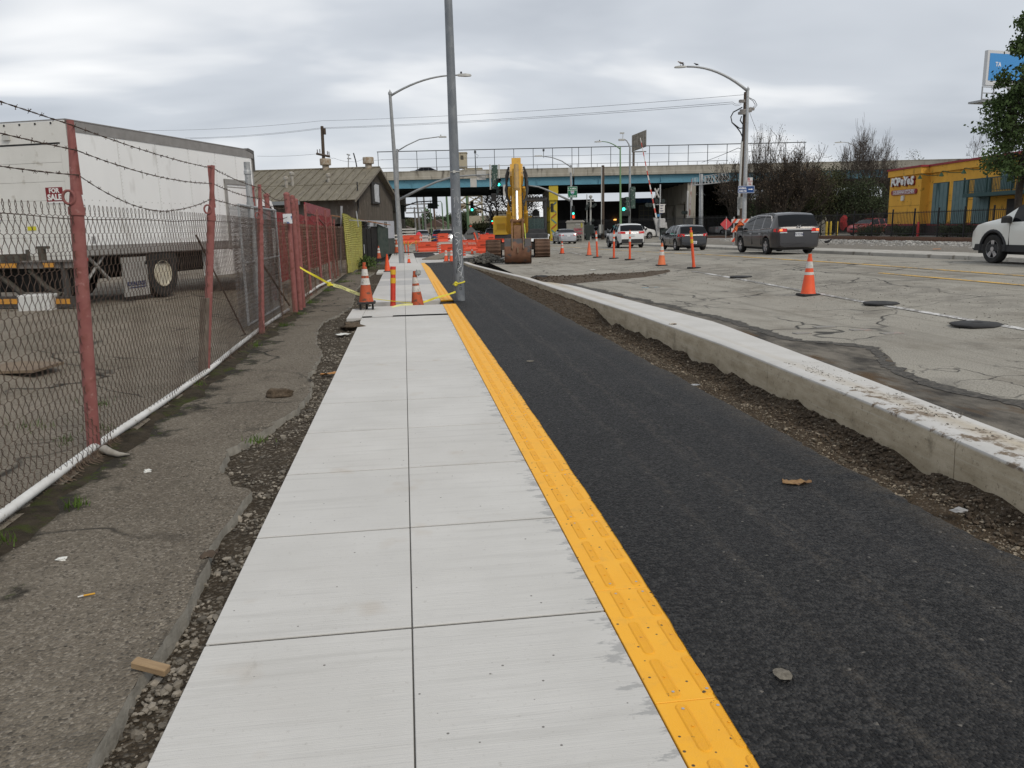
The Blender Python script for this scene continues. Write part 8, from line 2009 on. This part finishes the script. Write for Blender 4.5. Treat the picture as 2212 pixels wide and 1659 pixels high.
b = MB(); b.tube([Vector((-5.27, 84.19, 7.98)), Vector((-5.21, 84.41, 9.1))], .06, 6); b.tube([Vector((-5.36, 84.49, 9.43)), Vector((-5.04, 84.43, 9.34))], .07, 5); b.tube([Vector((-5.34, 84.41, 9.03)), Vector((-4.94, 84.35, 8.98))], .06, 5); b.tube([Vector((-5.2, 84.47, 9.42)), Vector((-5.22, 84.38, 8.94))], .05, 5); ob('camera_pole', b, GALV, None, label='small grey antenna pole above the brown roof', category='pole')
b = MB(); b.tube([Vector((-4.39, 84.07, 7.96)), Vector((-4.5, 84.25, 8.77)), Vector((-4.68, 84.42, 9.53))], .07, 6); ob('bent_pole', b, BLK, None, label='bent dark pole stub above the brown roof', category='pole')
# ================================================================ signs and barricade by the tracks
bp = (21.25, 48.34, 0.26)
bar = thing('striped_barricade', 'orange and white striped barricade behind the front of the minivan', 'barricade', (bp[0], bp[1], H(bp[0], bp[1])+.1), AZ)
for k, z in enumerate((.25, .85, 1.42)):
    b = MB(); b.box(-.72, .72, -.03, 0, z, z+.25); rl_ = ob('rail', b, CWHT, bar)
    for j in range(4): b = MB(); x = -.7+j*.36; b.prism([(x, z+.002), (x+.17, z+.002), (min(.72, x+.34), z+.248), (x+.17, z+.248)], -.036, -.031, 'y'); ob('stripe', b, BORG, rl_)
b = MB()
for x in (-.55, .55): b.box(x-.04, x+.04, 0, .06, 0, 1.8); b.box(x-.04, x+.04, -.6, .6, -.05, 0)
ob('stand', b, GALV, bar)
SORG = mat('sign_orange', (.72, .13, .03), rough=.5)
def diamond(label, p, s_, m, scr, foot):
    t = thing('diamond_sign', label, 'sign', p, AZ); b = MB(); b.prism([(0, s_), (-s_, 0), (0, -s_), (s_, 0)], -.02, 0, 'y'); o = ob('sign_face', b, m, t)
    b = MB(); b.tube([(0, .03, s_+.1), (0, .03, -foot)], .03, 6); b.tube([(-s_*.9, .03, 0), (s_*.9, .03, 0)], .02, 5); b.tube([(0, .03, -foot+.4), (-.5, .3, -foot)], .025, 5); b.tube([(0, .03, -foot+.4), (.5, .3, -foot)], .025, 5); ob('stand', b, GALV, t)
    if scr:
        b = MB(); w = s_*.9
        for a, c in (((0, w), (-w, 0)), ((-w, 0), (0, -w)), ((0, -w), (w, 0)), ((w, 0), (0, w))): b.tube([(a[0], -.022, a[1]), (c[0], -.022, c[1])], .012, 4)
        ob('border', b, GB, o); scrawl(o, -.2, .2, .13, .16, GB, -.024, 12, 4, .018); scrawl(o, -.22, .22, -.14, .16, GB, -.024, 13, 4, .018)
    else:
        b = MB(); b.tube([(0, -.024, s_*.9), (0, -.024, -s_*.9)], .02, 4); ob('centre_seam', b, CWHT, o)
diamond('orange diamond work sign with black lettering behind the minivan hood', (20.79, 47.59, 1.36), .46, SORG, True, 1.2)
diamond('plain pinkish red diamond sign on a stand beyond the tracks', (26.83, 64.34, 1.63), .5, mat('sign_pink_red', (.6, .07, .08), rough=.6), False, 1.55)
bq = F_*88+R_*((2165-1106)/1700*88-2.5)
bl_ = thing('billboard', 'blue and white billboard high behind the big tree', 'billboard', (bq.x, bq.y, 0), -YAW+R(18))
b = MB(); b.box(-1.7, 8, 0, .4, 15.4, 18.9); ob('frame', b, mat('billboard_white', (.62, .63, .64), rough=.5), bl_); b = MB(); b.box(-1.4, 7.7, -.03, -.005, 15.9, 18.6); pn = ob('poster', b, mat('billboard_blue', (.06, .28, .62), rough=.5), bl_)
text('TA', .62, SWHT, pn, (-.6, -.05, 17.5), (R(90), 0, 0), bold=.01, align='LEFT')
b = MB()
for z in (14.9, 14.3, 13.7): b.box(-3.6, 6, -1.4, -1.32, z, z+.09)
for x in (-3.55, -2.0, 0, 3): b.box(x-.04, x+.04, -1.42, -1.3, 13.6, 15.0)
b.box(-3.4, 6, -1.3, .4, 13.5, 13.7); ob('catwalk', b, GALV, bl_); b = MB(); b.cyl((3, .5, 0), (3, .5, 15.4), .5, .5, 12); ob('column', b, GALV, bl_)
# ================================================================ birds
def bird(label, p, L_, body, wing, facing, legs=True, cat='bird'):
    t = thing('bird', label, cat, p, facing); b = MB(); k = L_
    b.lathe([(.01, -.42*k), (.05*k, -.36*k), (.1*k, -.2*k), (.16*k, 0), (.15*k, .14*k), (.09*k, .24*k), (.075*k, .3*k)], 12, (0, 0, 0), 'x')
    b.v = [(x, y, z+.34*k+(x*.35)) for x, y, z in b.v]; b.blob((.34*k, 0, .52*k), (.095*k, .085*k, .085*k), 1, 2, 0); ob('body', b, body, t, smooth=True)
    b = MB(); b.lathe([(.03*k, .0), (.02*k, .08*k), (.004, .13*k)], 6, (.42*k, 0, .51*k), 'x'); ob('beak', b, BLK if wing is body else DYEL, t)
    b = MB()
    for s_ in (1, -1): b.blob((-.12*k, s_*.13*k, .36*k-.04*k), (.3*k, .04*k, .1*k), 2, 2, .1)
    b.add([(-.3*k, -.07*k, .26*k), (-.3*k, .07*k, .26*k), (-.62*k, .06*k, .14*k), (-.62*k, -.06*k, .14*k), (-.3*k, 0, .22*k), (-.6*k, 0, .12*k)], [(0, 1, 2, 3), (0, 3, 5, 4), (1, 4, 5, 2)]); ob('wings', b, wing, t, smooth=True)
    b = MB()
    for s_ in (.06, -.06): b.cyl((0, s_*k, -.02), (.02*k, s_*k, .26*k), .012*k, .012*k, 5); b.box(-.02*k, .08*k, s_*k-.02*k, s_*k+.02*k, -.02, .0)
    ob('legs', b, BLK, t)
BCROW = mat('crow_black', (.008, .008, .01), rough=.5); BG1 = mat('gull_brown', (.2, .16, .14), (.3, .26, .24), sc=14, rough=.8); BG2 = mat('gull_wing', (.12, .1, .09), rough=.8)
q = (18.66, 53.08, 11.98); bird('brown speckled gull standing on the lamp head with birds', (q[0], q[1], q[2]+.02), .44, BG1, BG2, R(180)-YAW)
q = (19.66, 52.92, 11.87); bird('black crow perched on the arm of the tall right street lamp', (q[0], q[1], q[2]+.05), .34, BCROW, BCROW, R(180)-YAW)
q = (23.22, 41.48, 0.33); bird('black crow standing on the gravel shoulder right of the minivan', (q[0], q[1], H(q[0], q[1])+.09), .5, BCROW, BCROW, R(10))
# ================================================================ caution tape and small litter
TAPE = mat('caution_yellow', (.72, .62, .03), (.66, .58, .05), sc=6, rough=.45); TAPEP = mat('caution_pale', (.66, .65, .28), rough=.5)
def ribbon(pts, w, m, parent, twist=None, name='ribbon'):
    b = MB(); P = [Vector(p) for p in pts]; line = []
    for i in range(len(P)-1):
        for k in range(8): line.append(P[i].lerp(P[i+1], k/8))
    line.append(P[-1]); vs = []
    for i, p in enumerate(line):
        a = (twist(i/len(line)) if twist else 0); d = Vector((0, math.sin(a), math.cos(a)))*w/2; vs += [p-d, p+d]
    b.add([tuple(v) for v in vs], [(2*i, 2*i+1, 2*i+3, 2*i+2) for i in range(len(line)-1)]); return ob(name, b, m, parent)
tp_ = thing('caution_tape', 'yellow caution tape strung from the fence past the cones to the steel pole', 'tape', (0, 0, 0))
ribbon([(-2.49, 18.39, 1.03), (-2.23, 18.32, 0.86), (-1.95, 18.2, 0.71), (-1.73, 18.1, 0.58), (-1.62, 18.07, 0.54)], .055, TAPE, tp_, lambda t: .5+.4*math.sin(t*9))
r2 = ribbon([(-1.62, 18.07, 0.54), (-1.44, 18.04, 0.49), (-1.24, 18, 0.4), (-1.01, 18, 0.3)], .075, TAPEP, tp_, lambda t: .25)
ca, cz_ = Vector((-1.45, 17.99, 0.49)), Vector((-1.2, 17.99, 0.37)); sl = -math.atan2(cz_.z-ca.z, (cz_-ca).length)
text('CAUTION', .055, GB, r2, ca, (R(90), sl, 0), ext=.0005); text('NOIT', .055, GB, r2, cz_, (R(90), sl, 0), ext=.0005)
b = MB(); b.blob((-1.71, 18.09, 0.56), (.05, .04, .05), 3, 2, .5); ob('knot', b, TAPE, tp_)
ribbon([(-0.77, 18.51, 0.17), (-0.41, 18.75, 0.09), (-0.09, 18.8, 0.04), (0.14, 18.82, 0.01)], .015, TAPE, tp_)
ribbon([(0.14, 18.77, 0.02), (0.39, 18.84, 0.02), (0.68, 18.97, 0.1), (0.98, 19, 0.17), (1.18, 19.01, 0.23)], .05, TAPE, tp_, lambda t: .6+.5*math.sin(t*11))
ribbon([(0.13, 18.66, -0.01), (-0.07, 18.49, 0.01), (-0.22, 18.2, 0.02), (-0.35, 17.95, -0)], .07, TAPEP, tp_, lambda t: .9)
b = MB(); n = 18; b.tube([(1.262+.134*math.cos(6.2832*i/n), 19.1+.134*math.sin(6.2832*i/n), .43+.03*math.cos(6.2832*i/n)) for i in range(n+1)], .02, 5); ob('pole_wrap', b, TAPE, tp_)
b = MB(); b.blob((1.18, 18.94, .42), (.05, .03, .05), 5, 2, .5); ob('knot', b, TAPE, tp_)
def lump(name, label, cat, p, r_, m, seed, rough=.35, sub=3): b = MB(); b.blob((0, 0, r_[2]*.55), r_, seed, sub, rough); return ob(name, b, m, None, p, smooth=True, label=label, category=cat)
lump('dirt_clod', 'round clod of brown dirt lying on the old walk', 'clod', (-1.4, 8.5, -.01), (.14, .09, .055), CLOD, 3); lump('dirt_clod', 'small heap of dark rubble in front of the concrete pad', 'clod', (-1.03, 14.6, -.06), (.2, .22, .09), CLOD, 8, .5)
b = MB(); b.bbox(-.075, .075, -.022, .022, 0, .028, .004); ob('wood_offcut', b, mat('offcut_wood', (.33, .23, .13), (.24, .16, .09), sc=30, stretch=(.3, 3, 3), rough=.9), None, (-1.09, 3.05, -.004), (R(4), R(10), R(-18)), label='short wooden offcut resting on the edge of the old walk', category='wood')
b = MB(); b.cyl((0, 0, .005), (.05, 0, .005), .0045, n=8); cg = thing('cigarette_butt', 'orange tipped cigarette butt on the old walk', 'litter', (-1.62, 3.79, -.004), R(18)); ob('filter', b, mat('filter_orange', (.62, .33, .04), rough=.8), cg); b = MB(); b.cyl((-.025, 0, .004), (0, 0, .005), .004, n=8); ob('paper', b, CWHT, cg)
def leaf(label, p, L_, W2_, m, rz, seed):
    b = MB(); b.grid(10, 6, lambda u, v: ((u-.5)*L_, (v-.5)*W2_*(.35+.65*math.sin(math.pi*min(1, u*1.1))), .012+.016*math.sin(u*5+seed)*math.sin(v*3.1)+.02*nse(u*5, v*3, seed))); b.grid(10, 6, lambda u, v: ((u-.5)*L_, (v-.5)*W2_*(.35+.65*math.sin(math.pi*min(1, u*1.1))), .009+.016*math.sin(u*5+seed)*math.sin(v*3.1)+.02*nse(u*5, v*3, seed))); ob('dry_leaf', b, m, None, p, (0, 0, rz), smooth=True, label=label, category='leaf')
DL = mat('dry_leaf_tan', (.3, .19, .09), (.17, .09, .04), sc=14, rough=.8)
leaf('curled dry brown leaf on the black bike path', (2.48, 4.66, .012), .19, .085, DL, R(-8), 2); leaf('orange peel like dry leaf on the gravel beside the sidewalk', (-1.0, 9.9, -.04), .24, .07, mat('leaf_orange', (.4, .2, .07), rough=.8), R(5), 4); leaf('dark crumpled leaf on the broken edge of the old walk', (-1.13, 4.22, -.015), .13, .08, mat('leaf_dark', (.09, .065, .045), (.05, .035, .025), sc=12, rough=.9), R(60), 6)
def scrap(label, p, a, c, m=None, seed=1): b = MB(); b.blob((0, 0, .008), (a, c, .011), seed, 2, .5); ob('paper_scrap', b, m or mat('litter_white', (.68, .68, .64), rough=.8), None, p, label=label, category='litter')
scrap('white paper scrap in the gravel before the concrete pad', (-1.12, 13.7, -.03), .11, .1); scrap('flat white spot of litter on the old walk nearer the fence post', (-1.96, 5.9, -.008), .028, .025, None, 3); scrap('larger white litter flake low on the old walk', (-1.92, 4.29, -.01), .028, .02, None, 4); scrap('crumpled white and brown wrapper on top of the curb', (4.2, 12.1, .13), .06, .05, mat('wrapper', (.62, .58, .5), (.15, .1, .06), sc=14, rough=.8), 5); scrap('white crumpled cup on the road behind the soil spill', (7.3, 30.6, .01), .12, .1, None, 6); scrap('white litter beside the third delineator base', (10.9, 35.6, H(10.9, 35.6)), .16, .1, None, 7); scrap('silver wrapper in the gravel below the curb', (3.25, 8.6, -.14), .07, .03, GALV, 8); scrap('pale flat stone in the gravel strip near the curb', (3.55, 4.5, -.2), .05, .035, mat('stone_grey', (.3, .3, .3), rough=.9), 9); scrap('orange rag on the far gravel shoulder', (21.9, 30.5, .45), .2, .1, mat('rag_orange', (.5, .2, .06), rough=.9), 10)
for p_, r_, lb_ in (((1.345, 2.56, .018), .034, 'pale mortar splat on the near bike path'), ((1.535, 9.9, .014), .05, 'tan mud spot on the bike path beside the yellow strip')):
    b = MB(); b.grid(16, 3, lambda u, v: (r_*v*(1+.35*nse(math.cos(6.283*u)*2, math.sin(6.283*u)*2, 3))*math.cos(6.283*u), r_*1.2*v*(1+.35*nse(math.cos(6.283*u)*2, math.sin(6.283*u)*2, 3))*math.sin(6.283*u), .006*(1-v))); ob('mortar_splat', b, mat('splat_tan', (.2, .18, .145), (.1, .088, .07), sc=40, rough=.95), None, p_, label=lb_, category='splat')
b = MB(); b.tube([(0, 0, .02), (.04, -.03, .05), (.09, -.06, .03), (.16, -.08, .012), (.24, -.07, .006)], [.03, .035, .03, .022, .004], 8); ob('torn_rag', b, mat('rag_pale', (.4, .38, .34), (.25, .23, .2), sc=12, rough=.9), None, (-2.48, 6.45, -.0), smooth=True, label='torn pale plastic rag at the foot of the nearest red post', category='rag')
b = MB(); b.prism([(-.4, -.3), (.35, -.35), (.45, .2), (-.1, .4), (-.45, .2)], 0, .03, 'z'); ob('cardboard_sheet', b, mat('cardboard', (.2, .15, .1), (.15, .11, .075), sc=4, rough=.9), None, (-4.5, 9.6, H(-4.5, 9.6)+.01), label='flattened brown cardboard on the lot behind the fence', category='cardboard')
b = MB(); b.box(0, .5, 0, .35, 0, .12); ob('concrete_block', b, SLABEDGE, None, (-3.05, 4.6, .02), (0, 0, .3), label='concrete block just inside the fence at the left edge', category='block')
for x, y, s_ in ((-5.6, 14.7, 1),): b = MB(); b.bbox(-.3, .3, -.2, .2, 0, .3, .02); ob('white_carton', b, mat('carton_white', (.55, .55, .53), rough=.7), None, (-7.0, 16.2, .36), label='white carton on the ground under the truck lift gate', category='carton')
bake_text()
# give every loose piece of these joined parts an object of its own
SPLIT = {'stickers': 'sticker', 'brackets': 'bracket', 'lamp_cluster': 'signal_lamp', 'trim': 'trim_strip', 'flashers': 'flasher', 'strut': 'strut', 'marker_lamps': 'marker_lamp', 'marker_light': 'marker_light', 'hoses': 'hose', 'cables': 'cable', 'sign_border': 'border_bar', 'corner_cap': 'corner_cap', 'travel_levers': 'travel_lever', 'bucket_ears': 'bucket_ear', 'back_plate': 'back_plate', 'vents': 'vent', 'wheels': 'wheel', 'conduit': 'conduit', 'arrow': 'arrow_piece', 'rails': 'rail', 'legs': 'leg', 'green_base': 'green_base', 'wall_joint': 'wall_joint', 'gate_mechanism': 'gate_mechanism', 'red_trim': 'trim_band', 'stucco_joint': 'stucco_joint', 'plate_border': 'border_bar', 'chrome_trim': 'chrome_strip', 'boom_cylinder': 'boom_cylinder', 'crossbuck': 'crossbuck_blade', 'door_seam': 'door_seam'}
def split_loose(o, name):
    me = o.data; n = len(me.vertices); par = list(range(n))
    def find(i):
        while par[i] != i: par[i] = par[par[i]]; i = par[i]
        return i
    for p in me.polygons:
        a = find(p.vertices[0])
        for v in p.vertices[1:]: par[find(v)] = a
    groups = {}
    for p in me.polygons: groups.setdefault(find(p.vertices[0]), []).append(p)
    if not 1 < len(groups) < 60: return
    for ps_ in groups.values():
        idx = {}; fs = [tuple(idx.setdefault(v, len(idx)) for v in p.vertices) for p in ps_]
        m2 = bpy.data.meshes.new(name); m2.from_pydata([tuple(me.vertices[v].co) for v in idx], [], fs)
        for m in me.materials: m2.materials.append(m)
        q = bpy.data.objects.new(name, m2); COL.objects.link(q); q.parent = o.parent; q.location, q.rotation_euler, q.scale = o.location, o.rotation_euler, o.scale
    bpy.data.objects.remove(o)
for o in [o for o in bpy.data.objects if o.type == 'MESH' and o.parent and o.name.split('.')[0] in SPLIT and not any(c.parent == o for c in o.children)]: split_loose(o, SPLIT[o.name.split('.')[0]])
